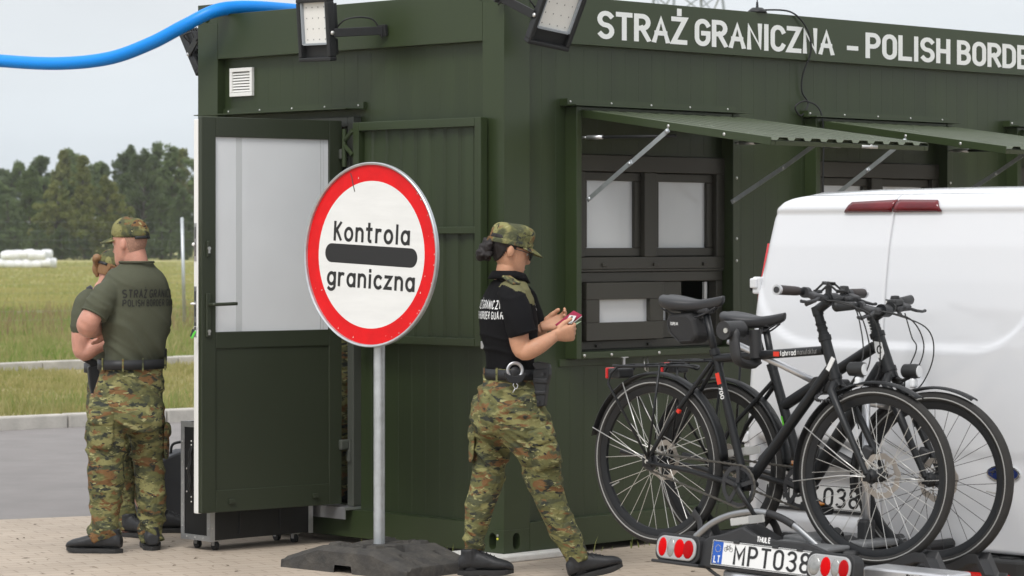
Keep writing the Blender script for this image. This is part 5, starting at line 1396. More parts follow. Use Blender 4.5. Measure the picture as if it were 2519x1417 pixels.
# upright and clamp arms
MB().tube([(.93, .20, .44), (.93, .20, 1.06)], .0155, 12).build('upright', m_alu, cr_, True)
MB().bb(.905, .955, .17, .23, .46, .56, .012).build('upright_foot', m_cp, cr_)
ar = MB().tube([(.40, .02, 1.225), (.60, .10, 1.135), (.75, .16, 1.06)], .0135, 12).build('clamp_arm', m_alu, cr_, True)
MB().cyl((.745, .13, 1.06), (.745, .19, 1.06), .034).bb(.72, .86, .14, .20, 1.03, 1.085, .01).build('arm_joint', m_cp, cr_, bevel=.004)
jaw = spline([(.452, -.03, 1.27), (.476, -.035, 1.245), (.485, -.04, 1.20), (.495, -.03, 1.15), (.50, .05, 1.135), (.50, .07, 1.17)], 5)
MB().tube(jaw, [.030]*6+[.026]*8+[.024]*20, 12, flat=.7).cyl((.455, -.075, 1.268), (.455, .03, 1.268), .036).tube([(.51, .05, 1.27), (.515, .05, 1.16)], .024).build('frame_clamp', m_cp, cr_, auto=True)
MB().cyl((.470, -.08, 1.268), (.470, -.0745, 1.268), .010).build('clamp_lock', m_bolt, cr_)
arr = MB().tube([(.80, .18, 1.05), (.93, .20, 1.0), (.97, .30, .98)], .0135, 12).build('clamp_arm', m_alu, cr_, True)
# ================================================================== PEOPLE
def skin(name, col):
    m = M(name, col, .48, spec=.35, var=.15, vscale=13, bump=.12, bscale=200)
    b = m.node_tree.nodes['Principled BSDF']; b.inputs['Subsurface Weight'].default_value = .15; b.inputs['Subsurface Radius'].default_value = (.012, .005, .003); b.inputs['Subsurface Scale'].default_value = .5
    return m
camo('camo_trousers', (1, 1, 2.3), 1.5); camo('camo_cap', (1.2, 1.2, 1.2), 1.5)
m_boot = M('boot_black', (.020, .021, .023), .5, spec=.4, var=.2, vscale=40, bump=.15, bscale=90)
m_sole = M('boot_sole', (.022, .022, .022), .7, var=.2, vscale=50)
m_belt = M('belt_black', (.016, .017, .019), .5, spec=.4, bump=.1, bscale=120)
m_blk = M('kit_black', (.017, .018, .020), .48, spec=.4)
def spl_r(vals, k):
    P = [Vector((v, 0, 0)) for v in vals]; return [p.x for p in spline(P, k)]
def limb(mb, pts, rad, k=6, n=22, flat=1.0, ref=None, ext=True):
    p = spline(pts, k); r = spl_r(rad, k)
    return mb.tube(p, r, n, flat=flat, ref=ref)
def sup(c, U, V, n=32, ex=2.2):
    out = []
    for k in range(n):
        a = 2*math.pi*k/n; ca, sa = math.cos(a), math.sin(a)
        out.append(c+U*math.copysign(abs(ca)**(2/ex), ca)+V*math.copysign(abs(sa)**(2/ex), sa))
    return out
def row(v, l, r, Y, f, hw):
    """torso slice whose outline spans photo columns l..r at depth Y, for a body facing f with half width hw"""
    s = Vector((f.y, -f.x, 0)); e_ = (r-l)/2/7041.0*Y
    hd = math.sqrt(max(.0025, e_*e_-(hw*s.x)**2))/max(.3, abs(f.x))
    return [at((l+r)/2, v, Y), s*hw, f*hd]
def dense_rows(rows, k=5):
    C_ = spline([q[0] for q in rows], k); U = spline([q[1] for q in rows], k); V = spline([q[2] for q in rows], k)
    return list(zip(C_, U, V))
def displace(me, fn):
    nr = [v.normal.copy() for v in me.vertices]
    for v, n_ in zip(me.vertices, nr): v.co = v.co+n_*fn(v.co, n_)
    me.update()
def folds(p, sc, seed, warp=.35):
    q = Vector((p.x*sc[0], p.y*sc[1], p.z*sc[2]+seed)); w_ = noise.noise(q*.5+Vector((seed, 3, 1)))
    n_ = noise.noise(q+Vector((w_*warp*3, 0, w_*warp*3)))
    return (1-min(1, abs(n_)*2.6))**1.6
def bvh_of(me): return BVHTree.FromPolygons([v.co for v in me.vertices], [tuple(p.vertices) for p in me.polygons])
def project_text(text, h, O, xa, za, nrm, bvh, mat, parent, width=None, weight=.2, lift=.0025, gap=.2):
    """stroke lettering laid on a surface; shot from O against -nrm"""
    V, Fs, W = write(text, h, weight, gap, dense=.12); k = (width/W) if width else 1; vs = []; ok = []
    for (x, y, z) in V:
        p = O+xa*(x*k-W*k/2)+za*y; hit = bvh.ray_cast(p+nrm*.4, -nrm)
        if hit[0] is None: vs.append(p); ok.append(False)
        else: vs.append(hit[0]+hit[1]*(lift+z)); ok.append(True)
    fs = [f for f in Fs if all(ok[i] for i in f)]
    me = bpy.data.meshes.new('lettering'); me.from_pydata([tuple(v) for v in vs], [], fs)
    return link('lettering', me, mat, parent)
HEAD = [(-.118, .058, .020, .018), (-.108, .054, .036, .034), (-.092, .044, .053, .046), (-.070, .030, .068, .055), (-.045, .016, .079, .062), (-.015, .006, .087, .068), (.015, .000, .093, .0725), (.045, -.004, .0965, .075), (.075, -.006, .093, .0725), (.098, -.006, .079, .061), (.113, -.006, .057, .044), (.122, -.006, .028, .022)]
def hsec(z): return [interp([(h[0], h[i]) for h in HEAD], z) for i in (1, 2, 3)]
def hpoint(a, z, off_=0.0):
    cy, hd, hw = hsec(z); ca, sa = math.cos(a), math.sin(a)
    return Vector(((hw+off_)*math.copysign(abs(ca)**.92, ca), cy+(hd+off_)*math.copysign(abs(sa)**.92, sa), z))
def head(mb, Mh, ears=True):
    rg = [[Mh @ hpoint(2*math.pi*k/28, z) for k in range(28)] for z in [-.118+.24*i/22 for i in range(23)]]
    mb.rings(rg)
    q = Mh.to_3x3()
    # nose, lips, brow, chin, ears
    mb.rings([[Mh @ Vector((x, y, z)) for x, y in ((-w_, .075), (-w_*.5, y1), (w_*.5, y1), (w_, .075))] for z, w_, y1 in ((.022, .008, .094), (.0, .009, .104), (-.022, .013, .117), (-.034, .017, .113), (-.040, .012, .098))])
    mb.ell(Mh @ Vector((0, .090, -.063)), (.020, .009, .006), q); mb.ell(Mh @ Vector((0, .088, -.075)), (.017, .009, .007), q)
    for sx_ in (-1, 1): mb.ell(Mh @ Vector((sx_*.028, .084, .026)), (.022, .010, .007), q)
    mb.ell(Mh @ Vector((0, .080, -.100)), (.020, .014, .012), q)
    if ears:
        for sx_ in (-1, 1):
            r_ = q @ Matrix.Rotation(R(sx_*-20), 3, 'Z')
            mb.ell(Mh @ Vector((sx_*.076, -.008, -.004)), (.007, .017, .028), r_); mb.ell(Mh @ Vector((sx_*.081, -.015, .003)), (.006, .012, .024), r_)
def face_bits(par, Mh, brow):
    q = Mh.to_3x3()
    for sx_ in (-1, 1):
        MB().ell(Mh @ Vector((sx_*.031, .0775, .010)), (.012, .012, .012), q).build('eye', M('eye_white', (.62, .58, .54), .2), par, True)
        MB().ell(Mh @ Vector((sx_*.032, .0865, .010)), (.0055, .004, .0055), q).build('iris', M('iris_brown', (.03, .018, .01), .15), par, True)
        MB().ell(Mh @ Vector((sx_*.029, .0915, .030)), (.017, .005, .0035), q).build('eyebrow', brow, par, True)
    MB().ell(Mh @ Vector((0, .0945, -.0635)), (.019, .007, .0045), q).ell(Mh @ Vector((0, .0925, -.074)), (.016, .007, .0055), q).build('lips', M('lip_rose', (.42, .16, .13), .45), par, True)
def patch(Mh, cond, off_, mat, name, par, fn=None, zr=(-.118, .122), thick=.006):
    nz, na = 40, 60; vs = []; keep = set(); fs = []
    for j in range(nz+1):
        z = zr[0]+(zr[1]-zr[0])*j/nz
        for k in range(na):
            p = hpoint(2*math.pi*k/na, z, off_); 
            if fn: p = p+fn(p)
            vs.append(p)
    for j in range(nz):
        for k in range(na):
            k2 = (k+1) % na; c = (vs[j*na+k]+vs[(j+1)*na+k2])/2
            if cond(c): fs.append((j*na+k, j*na+k2, (j+1)*na+k2, (j+1)*na+k))
    used = sorted({i for f in fs for i in f}); mp_ = {i: k for k, i in enumerate(used)}
    o = MB().add([Mh @ vs[i] for i in used], [tuple(mp_[i] for i in f) for f in fs]).build(name, mat, par, True)
    if thick: md = o.modifiers.new('t', 'SOLIDIFY'); md.thickness = thick; md.offset = -1
    return o
def frame_from(o, fwd, pitch=0.0, roll=0.0):
    f = Vector(fwd).normalized(); s = Vector((f.y, -f.x, 0)).normalized(); u = s.cross(f)
    return basis(o, s, f, u) @ Matrix.Rotation(R(pitch), 4, 'X') @ Matrix.Rotation(R(roll), 4, 'Y')
def cap(par, Mh, kind, mat):
    dense = []
    if kind == 'patrol': prof = [(.030, .106, .086, 0), (.050, .107, .087, 0), (.052, .105, .085, 0), (.085, .107, .087, .002), (.106, .104, .083, .004), (.122, .090, .072, .006), (.131, .062, .050, .006), (.134, .02, .016, .006)]
    else: prof = [(.026, .106, .084, 0), (.050, .107, .086, 0), (.080, .104, .085, 0), (.108, .092, .076, 0), (.128, .070, .058, 0), (.140, .038, .032, 0), (.143, .01, .01, 0)]
    tilt_ = .012
    rg = []
    for z, hd, hw, cy in prof:
        rg.append([Mh @ Vector((hw*math.cos(2*math.pi*k/40), cy-.006+hd*math.sin(2*math.pi*k/40), z+tilt_*math.sin(2*math.pi*k/40)*(1 if z < .06 else .5)+.0012*noise.noise(Vector((k*.9, z*60, 2))))) for k in range(40)])
    c_ = MB().rings(rg).build('cap', mat, par, True)
    sb = c_.modifiers.new('s', 'SUBSURF'); sb.levels = 1; sb.render_levels = 1
    # peak
    vs = []; fs = []; na, nr_ = 20, 6; L_ = .072 if kind == 'patrol' else .088
    for i in range(na+1):
        a = R(28+124*i/na); e_ = math.sin(math.pi*i/na)**.55
        for j in range(nr_+1):
            q = j/nr_; x = (.084+.004*q)*math.cos(a); y = -.006+.103*math.sin(a)+L_*e_*q
            z = .036+tilt_*math.sin(a)*.9-(.030 if kind == 'patrol' else .020)*q*e_-(.14 if kind == 'patrol' else .26)*x*x/.085
            vs.append(Mh @ Vector((x, y, z)))
    for i in range(na):
        for j in range(nr_): fs.append((i*(nr_+1)+j, i*(nr_+1)+j+1, (i+1)*(nr_+1)+j+1, (i+1)*(nr_+1)+j))
    o = MB().add(vs, fs).build('cap_peak', mat, c_, True); md = o.modifiers.new('t', 'SOLIDIFY'); md.thickness = .005; md.offset = 0
    if kind == 'patrol':
        rg = [[Mh @ Vector(((.0895+d_)*math.cos(2*math.pi*k/40), -.006+(.1105+d_)*math.sin(2*math.pi*k/40), z+tilt_*math.sin(2*math.pi*k/40))) for k in range(40)] for z, d_ in ((.029, 0), (.031, .001), (.049, .001), (.051, 0))]
        MB().rings(rg, False, False).build('cap_band', mat, c_, True)
    else:
        pts = [Mh @ Vector((.079*math.cos(a), -.010+.101*math.sin(a), .030-.004)) for a in [R(222+96*i/10) for i in range(11)]]
        MB().tube(pts, .008, 8, flat=.35, ref=tuple(Mh.to_3x3() @ Vector((0, 0, 1)))).build('cap_strap', m_blk, c_, True)
        MB().ell(Mh @ Vector((0, -.006, .144)), (.006, .006, .004)).build('cap_button', mat, c_, True)
    return c_
def hand(mb, w_, d, back, thumb_side, curl=(25, 40, 30), spread=.0, thumb=(.55, .75, -.15), sc=1.0):
    """w_ wrist, d finger direction, back = direction the back of the hand faces, thumb_side = +1/-1 along d x back"""
    x = Vector(d).normalized(); z = Vector(back); z = (z-x*z.dot(x)).normalized(); y = z.cross(x)*thumb_side
    P = lambda a, b, c: w_+x*(a*sc)+y*(b*sc)+z*(c*sc)
    rg = []
    for a, hw, ht in ((-.012, .026, .019), (.015, .030, .018), (.045, .038, .017), (.075, .041, .015), (.092, .040, .012)):
        rg.append(sup(P(a, 0, 0), y*hw*sc, z*ht*sc, 20, 2.6))
    mb.rings(rg)
    for i, (b, L_, r_) in enumerate(((.030, .070, .0092), (.010, .078, .0095), (-.011, .072, .0090), (-.030, .056, .0080))):
        p = P(.086, b, 0); ang = 0; pts = [P(.068, b*.95, 0), p]
        for s_, c in zip((.45, .30, .25), curl):
            ang += c+(i*3); q = x*math.cos(R(ang))-z*math.sin(R(ang))+y*(spread*(1.5-i)*.1)
            p = p+q.normalized()*(L_*s_*sc); pts.append(p)
        mb.tube(spline(pts, 3), [r_*sc]*(3*(len(pts)-1)-2)+[r_*.9*sc, r_*.8*sc, r_*.6*sc], 10)
    t0 = P(.018, .026, -.006); td = (x*thumb[0]+y*thumb[1]+z*thumb[2]).normalized(); t1 = t0+td*.034*sc; td2 = (td*.6+x*.55+y*.05-z*.10).normalized(); t2 = t1+td2*.032*sc; t3 = t2+(td2+x*.35-z*.15).normalized()*.024*sc
    mb.tube(spline([t0, t1, t2, t3], 4), [.015*sc]*3+[.0125*sc]*4+[.0105*sc]*4+[.009*sc, .006*sc], 10)
    return t3
def shoe(par, heel, d, L_=.285, pitch=0.0, wd=.092, ankle=None, low=True, roll=0):
    """heel = ground point under the back of the heel"""
    d = Vector(d).normalized(); s = Vector((d.y, -d.x, 0)); mt = basis(heel, s, d, (0, 0, 1)) @ Matrix.Rotation(R(pitch), 4, 'X')
    foot = [(0.0, .028, .085), (.02, .036, .105), (.06, .039, .116), (.10, .040, .116), (.14, .043, .104), (.18, .047, .088), (.215, .048, .078), (.25, .044, .069), (.272, .034, .058), (.285, .016, .044)]
    rg = []
    for y, hw, h in foot:
        y *= L_/.285; hw *= wd/.092; rr_ = []
        for k in range(24):
            a = 2*math.pi*k/24; ca, sa = math.cos(a), math.sin(a)
            rr_.append(mt @ Vector((hw*math.copysign(abs(ca)**.75, ca), y, .026+(h-.026)*(.5+.5*math.copysign(abs(sa)**.85, sa)))))
        rg.append(rr_)
    mb = MB().rings(rg)
    top = mt @ Vector((0, .055, .088)); an = ankle if ankle is not None else mt @ Vector((0, .05, .15))
    mb.tube([mt @ Vector((0, .058, .055)), top, top.lerp(an, .6)], [.040, .042, .043], 20)
    me = remesh(mb, .006, 2); o = link('shoe', me, m_boot, par)
    # sole with lugs
    n_ = 40; fp = []
    for k in range(n_):
        t = k/n_
        a = 2*math.pi*t; y = (.5-.5*math.cos(a))*L_*1.01; hw = interp([(q[0]*L_/.285, q[1]*wd/.092) for q in foot], y)+.0015
        hw *= min(1, math.sqrt(max(0, y)/.035), math.sqrt(max(0, L_*1.01-y)/.03)); fp.append((hw*(1 if a < math.pi else -1), y-.003))
    fp[0] = (0, -.006); 
    zz = [(p[0], p[1]) for p in fp]; vs = []; 
    def lift(y): return .010*sstep(.20, .29, y*.285/L_)**1.0+(.004 if .10 < y < .15 else 0)
    for z in (0, .012, .022): vs += [mt @ Vector((x*(1 if z else .97), y, z+lift(y))) for x, y in zz]
    fs = [tuple(range(n_-1, -1, -1)), tuple(2*n_+k for k in range(n_))]
    for l in range(2): fs += [(l*n_+k, l*n_+(k+1) % n_, (l+1)*n_+(k+1) % n_, (l+1)*n_+k) for k in range(n_)]
    MB().add(vs, fs).build('sole', m_sole, o)
    mb = MB()
    for i in range(5):
        y = .095+.018*i; z = interp([(q[0]*L_/.285, q[2]) for q in foot], y)+.003
        mb.tube([mt @ Vector((-.022, y, z-.006)), mt @ Vector((0, y+.004, z+.001)), mt @ Vector((.022, y, z-.006))], .0028, 6)
        mb.tube([mt @ Vector((-.02, y, z-.004)), mt @ Vector((.02, y+.016, z-.006))], .0022, 6)
    mb.tube(spline([mt @ Vector((0, .085, .10)), mt @ Vector((.02, .11, .118)), mt @ Vector((.035, .135, .085))], 4), .002, 6); mb.tube(spline([mt @ Vector((0, .085, .10)), mt @ Vector((-.02, .10, .115)), mt @ Vector((-.04, .12, .08))], 4), .002, 6)
    mb.build('laces', m_blk, o, True)
    return o
def belt_ring(par, rows, i0, hgt, off_, mat, name, th=.004):
    c, U, V = rows
    q = [[(c+Vector((0, 0, dz)))+(p-c)*1.0 for p in sup(c, U*(1+off_/U.length), V*(1+off_/V.length), 48)] for dz in (-hgt/2, hgt/2)]
    o = MB().rings(q, False, False).build(name, mat, par, True); md = o.modifiers.new('t', 'SOLIDIFY'); md.thickness = th; md.offset = 1
    return o
def cargo(par, cen, out, upd, w_, h_, th, mat, name='cargo_pocket'):
    """bellows pocket: cen on the leg surface, out = outward, upd = up along the leg"""
    o_ = Vector(out).normalized(); u = Vector(upd); u = (u-o_*u.dot(o_)).normalized(); s = u.cross(o_)
    mt = basis(cen, s, o_, u)
    def slab(x0, x1, z0, z1, t0, t1, n=10, curve=.10):
        mb = MB(); rg = []
        for i in range(n+1):
            x = x0+(x1-x0)*i/n; e_ = min(1, min(i, n-i)/1.5)
            yb = -curve*((x)/(w_/2))**2*.35
            rg.append([Vector((x, yb-.02, z0)), Vector((x, yb+t0+(t1-t0)*e_*.9, z0)), Vector((x, yb+t0+(t1-t0)*e_*1.0, (z0*.6+z1*.4))), Vector((x, yb+t0+(t1-t0)*e_*.75, z1)), Vector((x, yb-.02, z1))])
        return mb.rings(rg)
    mb = slab(-w_/2, w_/2, -h_/2, h_/2-.02, .002, th)
    me = mb.xf(mt).mesh(); 
    p = link(name, me, mat, par, True); sb = p.modifiers.new('s', 'SUBSURF'); sb.levels = 2; sb.render_levels = 2
    fl = slab(-w_/2-.006, w_/2+.006, h_/2-.075, h_/2+.01, .004, th+.010).xf(mt).build('pocket_flap', mat, p, True); sb = fl.modifiers.new('s', 'SUBSURF'); sb.levels = 2; sb.render_levels = 2
    for m_ in (p, fl):
        dm_ = m_.modifiers.new('d', 'DISPLACE'); tx = bpy.data.textures.get('cloth') or bpy.data.textures.new('cloth', 'CLOUDS'); tx.noise_scale = .05; dm_.texture = tx; dm_.strength = .010
    return p

def hem(par, c, ax, r_, mat):
    ax = Vector(ax).normalized(); u = ax.orthogonal().normalized(); v = ax.cross(u)
    return MB().tube([c+(u*math.cos(a)+v*math.sin(a))*r_ for a in [2*math.pi*k/36 for k in range(36)]], .0055, 8, closed=True).build('sleeve_hem', mat, par, True)
# ------------------------------------------------------------------ woman walking with documents
def woman():
    Y = 13.6; f = Vector((math.cos(R(22)), math.sin(R(22)), 0)); s = Vector((f.y, -f.x, 0))
    P = thing('person', 'woman in a black polo shirt and camouflage trousers walking with documents in her hands', 'person', (float(at(1265, 1400, Y).x), Y, 0))
    A = lambda u, v, y: at(u, v, y)-P.location
    rw = lambda v, l, r, hw, y=Y: (lambda q: [q[0]-P.location, q[1], q[2]])(row(v, l, r, y, f, hw))
    m_sk = skin('skin_tan', (.50, .265, .165))
    Mh = frame_from(A(1252, 617, Y), Vector((math.cos(R(14)), math.sin(R(14)), 0)), -17, 2)
    # body: one continuous surface under the clothes
    mb = MB(); head(mb, Mh)
    limb(mb, [A(1243, 720, Y), A(1245, 690, Y), A(1250, 655, Y)], [.066, .056, .054])
    tr = dense_rows([rw(705, 1212, 1290, .10), rw(740, 1198, 1300, .16), rw(800, 1195, 1308, .15), rw(890, 1206, 1310, .13), rw(960, 1192, 1322, .155), rw(1010, 1180, 1325, .16)])
    mb.rings([sup(*q) for q in tr])
    limb(mb, [A(1255, 985, Y-.09), A(1322, 1120, Y-.08), A(1354, 1230, Y-.075), A(1424, 1395, Y-.07)], [.08, .065, .048, .030])
    limb(mb, [A(1228, 985, Y+.09), A(1212, 1110, Y+.10), A(1190, 1220, Y+.10), A(1172, 1300, Y+.10), A(1159, 1395, Y+.09)], [.08, .062, .048, .036, .028])
    limb(mb, [A(1263, 738, Y-.19), A(1272, 800, Y-.235), A(1285, 862, Y-.24), A(1322, 852, Y-.25), A(1362, 828, Y-.21)], [.046, .050, .043, .041, .028])
    hand(mb, A(1366, 825, Y-.205), Vector((.88, .30, .12)), Vector((.10, -.9, -.25)), 1, (48, 62, 35), thumb=(.8, .55, -.25))
    limb(mb, [A(1285, 745, Y+.17), A(1305, 800, Y+.20), A(1303, 850, Y+.20), A(1318, 832, Y+.16), A(1334, 808, Y+.10)], [.052, .05, .044, .038, .028])
    hand(mb, A(1337, 804, Y+.09), Vector((.90, -.15, .30)), Vector((-.1, .75, -.6)), -1, (30, 30, 20), thumb=(.9, .35, -.30))
    me = remesh(mb, .0045, 2); bo = link('body', me, m_sk, P)
    m_hair = M('hair_dark', (.010, .007, .007), .5, spec=.35, bump=.6, bscale=55, stretch=(1, 1, .3))
    face_bits(P, Mh, m_hair)
    # hair swept back into a low bun
    patch(Mh, lambda c: (c.y < .045 and c.z > .028) or (c.y < .012 and c.z > .0 and not (abs(c.x) > .06 and -.035 < c.y < .012 and c.z < .016)) or (c.y < -.028-(max(0, -c.z)*.35) and c.z > -.075), .009, m_hair, 'hair', P, lambda p: Vector((0, 0, 0))+Vector((p.x, p.y, 0)).normalized()*.004*noise.noise(Vector((p.x*18, p.y*18, p.z*60))), zr=(-.09, .06), thick=.012)
    mb = MB(); rnd = random.Random(5)
    for i in range(16):
        c = Vector((rnd.uniform(-.028, .028), -.112+rnd.uniform(-.022, .02), -.030+rnd.uniform(-.04, .045)))
        mb.ell(Mh @ c, (.021, .020, .022))
    me = remesh(mb, .005, 8); displace(me, lambda p, n_: .0045*noise.noise(Vector((p.x*50+p.z*60, p.y*50, p.z*110)))+.004*noise.noise(p*32)); link('hair_bun', me, m_hair, P)
    cap(P, Mh, 'patrol', MATS['camo_cap'])
    # glasses
    mb = MB()
    for sx_ in (-1, 1):
        mb.tube([Mh @ Vector((sx_*(.034+.024*math.cos(a)), .106-.006*abs(math.cos(a)), .004+.020*math.sin(a))) for a in [2*math.pi*k/20 for k in range(20)]], .0016, 6, closed=True)
        mb.tube([Mh @ Vector((sx_*.058, .098, .012)), Mh @ Vector((sx_*.079, .04, .016)), Mh @ Vector((sx_*.080, -.01, .012))], .0018, 6)
    mb.tube([Mh @ Vector((-.01, .107, .008)), Mh @ Vector((.01, .107, .008))], .0016, 6)
    gl = mb.build('glasses', m_blk, P, True)
    for sx_ in (-1, 1):
        MB().tube([Mh @ Vector((sx_*.034, .1035, .004)), Mh @ Vector((sx_*.034, .1045, .004))], .021, 20).build('glasses_lens', M('lens_tint', (.10, .10, .10), .05, trans=.75, ior=1.05), gl)
    # polo shirt
    rows = [rw(683, 1222, 1284, .070), rw(697, 1208, 1294, .11), rw(715, 1196, 1302, .160), rw(740, 1186, 1311, .176), rw(780, 1181, 1319, .170), rw(830, 1184, 1321, .158), rw(870, 1196, 1314, .144), rw(905, 1202, 1312, .140), rw(925, 1202, 1317, .146)]
    dr = dense_rows(rows, 5)
    mb = MB().rings([sup(*q) for q in dr])
    limb(mb, [A(1252, 716, Y-.13), A(1264, 740, Y-.195), A(1275, 785, Y-.235), A(1285, 822, Y-.24)], [.056, .067, .067, .066])
    limb(mb, [A(1278, 722, Y+.12), A(1290, 748, Y+.17), A(1304, 790, Y+.20), A(1309, 812, Y+.20)], [.062, .070, .068, .066])
    me = remesh(mb, .007, 4)
    def fold_s(p, n_):
        z = p.z; a = .004+.007*sstep(1.25, .98, z)
        return a*folds(p, (5, 5, 13), 2.0)+.002*noise.noise(p*14)
    displace(me, fold_s)
    m_polo = M('polo_black', (.0065, .0065, .0075), .85, spec=.12, bump=.25, bscale=30)
    sh = link('shirt', me, m_polo, P)
    hem(sh, A(1285, 820, Y-.24), A(1285, 822, Y-.24)-A(1275, 785, Y-.235), .0655, m_polo)
    m_olive = M('yoke_olive', (.135, .128, .062), .85, spec=.2, bump=.3, bscale=30)
    me.materials.append(m_olive)
    O0 = dr[0][0]
    for p in me.polygons:
        c = p.center-O0; sd_ = c.dot(s); fd = c.dot(f)
        if abs(sd_) > .070 and c.z > -.19+max(0, (abs(sd_)-.19))*2.2 and -.26*1 < fd*1.0 < .085 and c.z > -.115-fd*.9*(1 if fd < 0 else .2)-.0 and abs(sd_) < .235 and abs(sd_)+c.z*.9 > .0: p.material_index = 1
    # collar
    cr0 = dr[3]; n_ = 40; rg = []
    for (dz, k1) in ((.0, 1.18), (.022, 1.02), (.034, .98), (.036, 1.02), (.022, 1.14), (-.004, 1.32)):
        rg.append([(cr0[0]+Vector((0, 0, dz+.012)))+(p-cr0[0])*k1 for p in sup(cr0[0], s*.076, f*.078, n_, 2.0)])
    rg = [[v+Vector((0, 0, -.22*max(0, (v-cr0[0]).dot(f)))) for v in q] for q in rg]
    MB().rings(rg, True, False).build('collar', m_polo, sh, True)
    # rank slide on the right shoulder
    rc = A(1258, 703, Y-.165); rx_ = (s*.75+f*.3+Vector((0, 0, -.38))).normalized(); up_ = (Vector((0, 0, 1))-rx_*rx_.z).normalized(); fy = up_.cross(rx_)
    rot = Matrix((fy, rx_, up_)).transposed()
    hitb = bvh_of(me)
    hit = hitb.ray_cast(rc+Vector((0, 0, .3)), Vector((0, 0, -1))); rc = (hit[0] if hit[0] else rc)+Vector((0, 0, .006))
    rk_ = MB().box(rc, (.055, .085, .012), rot, .005).build('rank_slide', MATS['camo_cap'], sh)
    V, F = ribbon([(-.02, -.012), (0, .010), (.02, -.012)], .008)
    MB().add([rc+rot @ Vector((v.y*1.0, v.x, .0075)) for v in V], F).build('chevron', m_blk, rk_)
    # lettering on the back
    ob = O0-f*.10; nb = -f
    for tx, h, dz, w_ in (('STRAŻ GRANICZNA', .036, -.145, .29), ('POLISH BORDER GUARD', .032, -.193, .29)):
        project_text(tx, h, O0+Vector((0, 0, dz))+s*.01, s, Vector((0, 0, 1)), nb, hitb, m_plate, sh, w_, .17, gap=.26)
    project_text('STRAŻ', .011, O0+Vector((0, 0, -.135))+s*.085, -s, Vector((0, 0, 1)), f, hitb, m_plate, sh, .05, .22)
    project_text('GRANICZNA', .011, O0+Vector((0, 0, -.155))+s*.085, -s, Vector((0, 0, 1)), f, hitb, m_plate, sh, .06, .22)
    # trousers
    rows = [rw(908, 1193, 1322, .155), rw(935, 1188, 1330, .16), rw(965, 1174, 1337, .170), rw(1000, 1159, 1339, .176), rw(1035, 1157, 1332, .172), rw(1065, 1168, 1318, .15)]
    dt_ = dense_rows(rows, 5)
    mb = MB().rings([sup(*q) for q in dt_])
    LR = [((1258, 990, Y-.085), 80), ((1292, 1050, Y-.085), 70), ((1318, 1110, Y-.085), 57), ((1336, 1170, Y-.08), 49), ((1358, 1240, Y-.075), 42), ((1388, 1310, Y-.07), 39), ((1426, 1384, Y-.07), 35)]
    LL = [((1232, 990, Y+.085), 76), ((1220, 1050, Y+.09), 65), ((1211, 1105, Y+.095), 52), ((1206, 1150, Y+.10), 45), ((1196, 1200, Y+.10), 43), ((1180, 1250, Y+.10), 40), ((1170, 1310, Y+.10), 33), ((1160, 1380, Y+.10), 25)]
    for L_ in (LR, LL): limb(mb, [A(*q[0]) for q in L_], [(q[1]-2.5)/7041*Y for q in L_], flat=.97)
    me = remesh(mb, .0075, 4)
    def fold_t(p, n_):
        z = p.z; a = .008+.011*(sstep(.75, .60, z)*sstep(.40, .55, z)+sstep(.30, .10, z)+.8*sstep(.80, .90, z))
        return a*(folds(p+Vector((0, 0, p.x*.5)), (4.5, 4.5, 11), 7.0)-.55)+.004*noise.noise(p*8)
    displace(me, fold_t)
    trs = link('trousers', me, MATS['camo_trousers'], P)
    axis = (A(1318, 1110, Y)-A(1352, 1200, Y)).normalized()
    cargo(trs, A(1345, 1103, Y-.175), Vector((.42, -.90, .05)), axis, .155, .195, .034, MATS['camo_trousers'])
    cargo(trs, A(1170, 1095, Y+.12), Vector((-.75, .65, 0)), Vector((.12, 0, 1)), .14, .18, .022, MATS['camo_trousers'])
    bl = belt_ring(P, (A(1261, 919, Y), s*.160, Vector(dt_[2][2])*1.0), 0, .050, .006, m_belt, 'belt')
    for a in (200, 262, 300, 340):
        q = sup(A(1261, 919, Y), s*.168, Vector(dt_[2][2])*1.08, 72, 2.2)[int(a/5) % 72]; nrm = (q-A(1261, 919, Y)).normalized()
        MB().box(q, (.012, .006, .066), Matrix.Rotation(math.atan2(nrm.y, nrm.x)-math.pi/2, 3, 'Z'), .002).build('belt_loop', MATS['camo_trousers'], bl)
    # handcuffs in an open pouch
    hc = A(1266, 913, Y-.20); rot = Matrix.Rotation(R(12), 3, 'Z')
    cs = MB().prism([(-.050, -.004), (-.046, -.030), (-.030, -.052), (0, -.060), (.030, -.052), (.046, -.030), (.050, -.004), (.030, -.016), (0, -.022), (-.030, -.016)], -.016, .012, 'y').ell((0, -.006, -.006), (.026, .012, .026)).xf(Matrix.Translation(hc) @ rot.to_4x4()).build('cuff_pouch', m_belt, bl, bevel=.005)
    MB().tube([hc+rot @ Vector((.034*math.cos(a), -.006, .034*math.sin(a)+.004)) for a in [2*math.pi*k/28 for k in range(28)]], .0085, 10, closed=True, flat=.6).build('handcuffs', m_alu, bl, True)
    MB().tube(spline([hc+rot @ Vector(v) for v in ((0, -.012, -.05), (-.010, -.014, -.065), (.004, -.014, -.082), (.012, -.014, -.066), (.002, -.013, -.055))], 5), .0022, 6).tube([hc+rot @ Vector((0, -.014, -.08)), hc+rot @ Vector((-.012, -.014, -.10))], .0025, 6).build('key_ring', m_alu, bl, True)
    # holstered pistol on the right front hip
    ho = A(1334, 935, Y-.165); mt = Matrix.Translation(ho) @ Matrix.Rotation(R(-22), 4, 'Z') @ Matrix.Rotation(R(4), 4, 'Y')
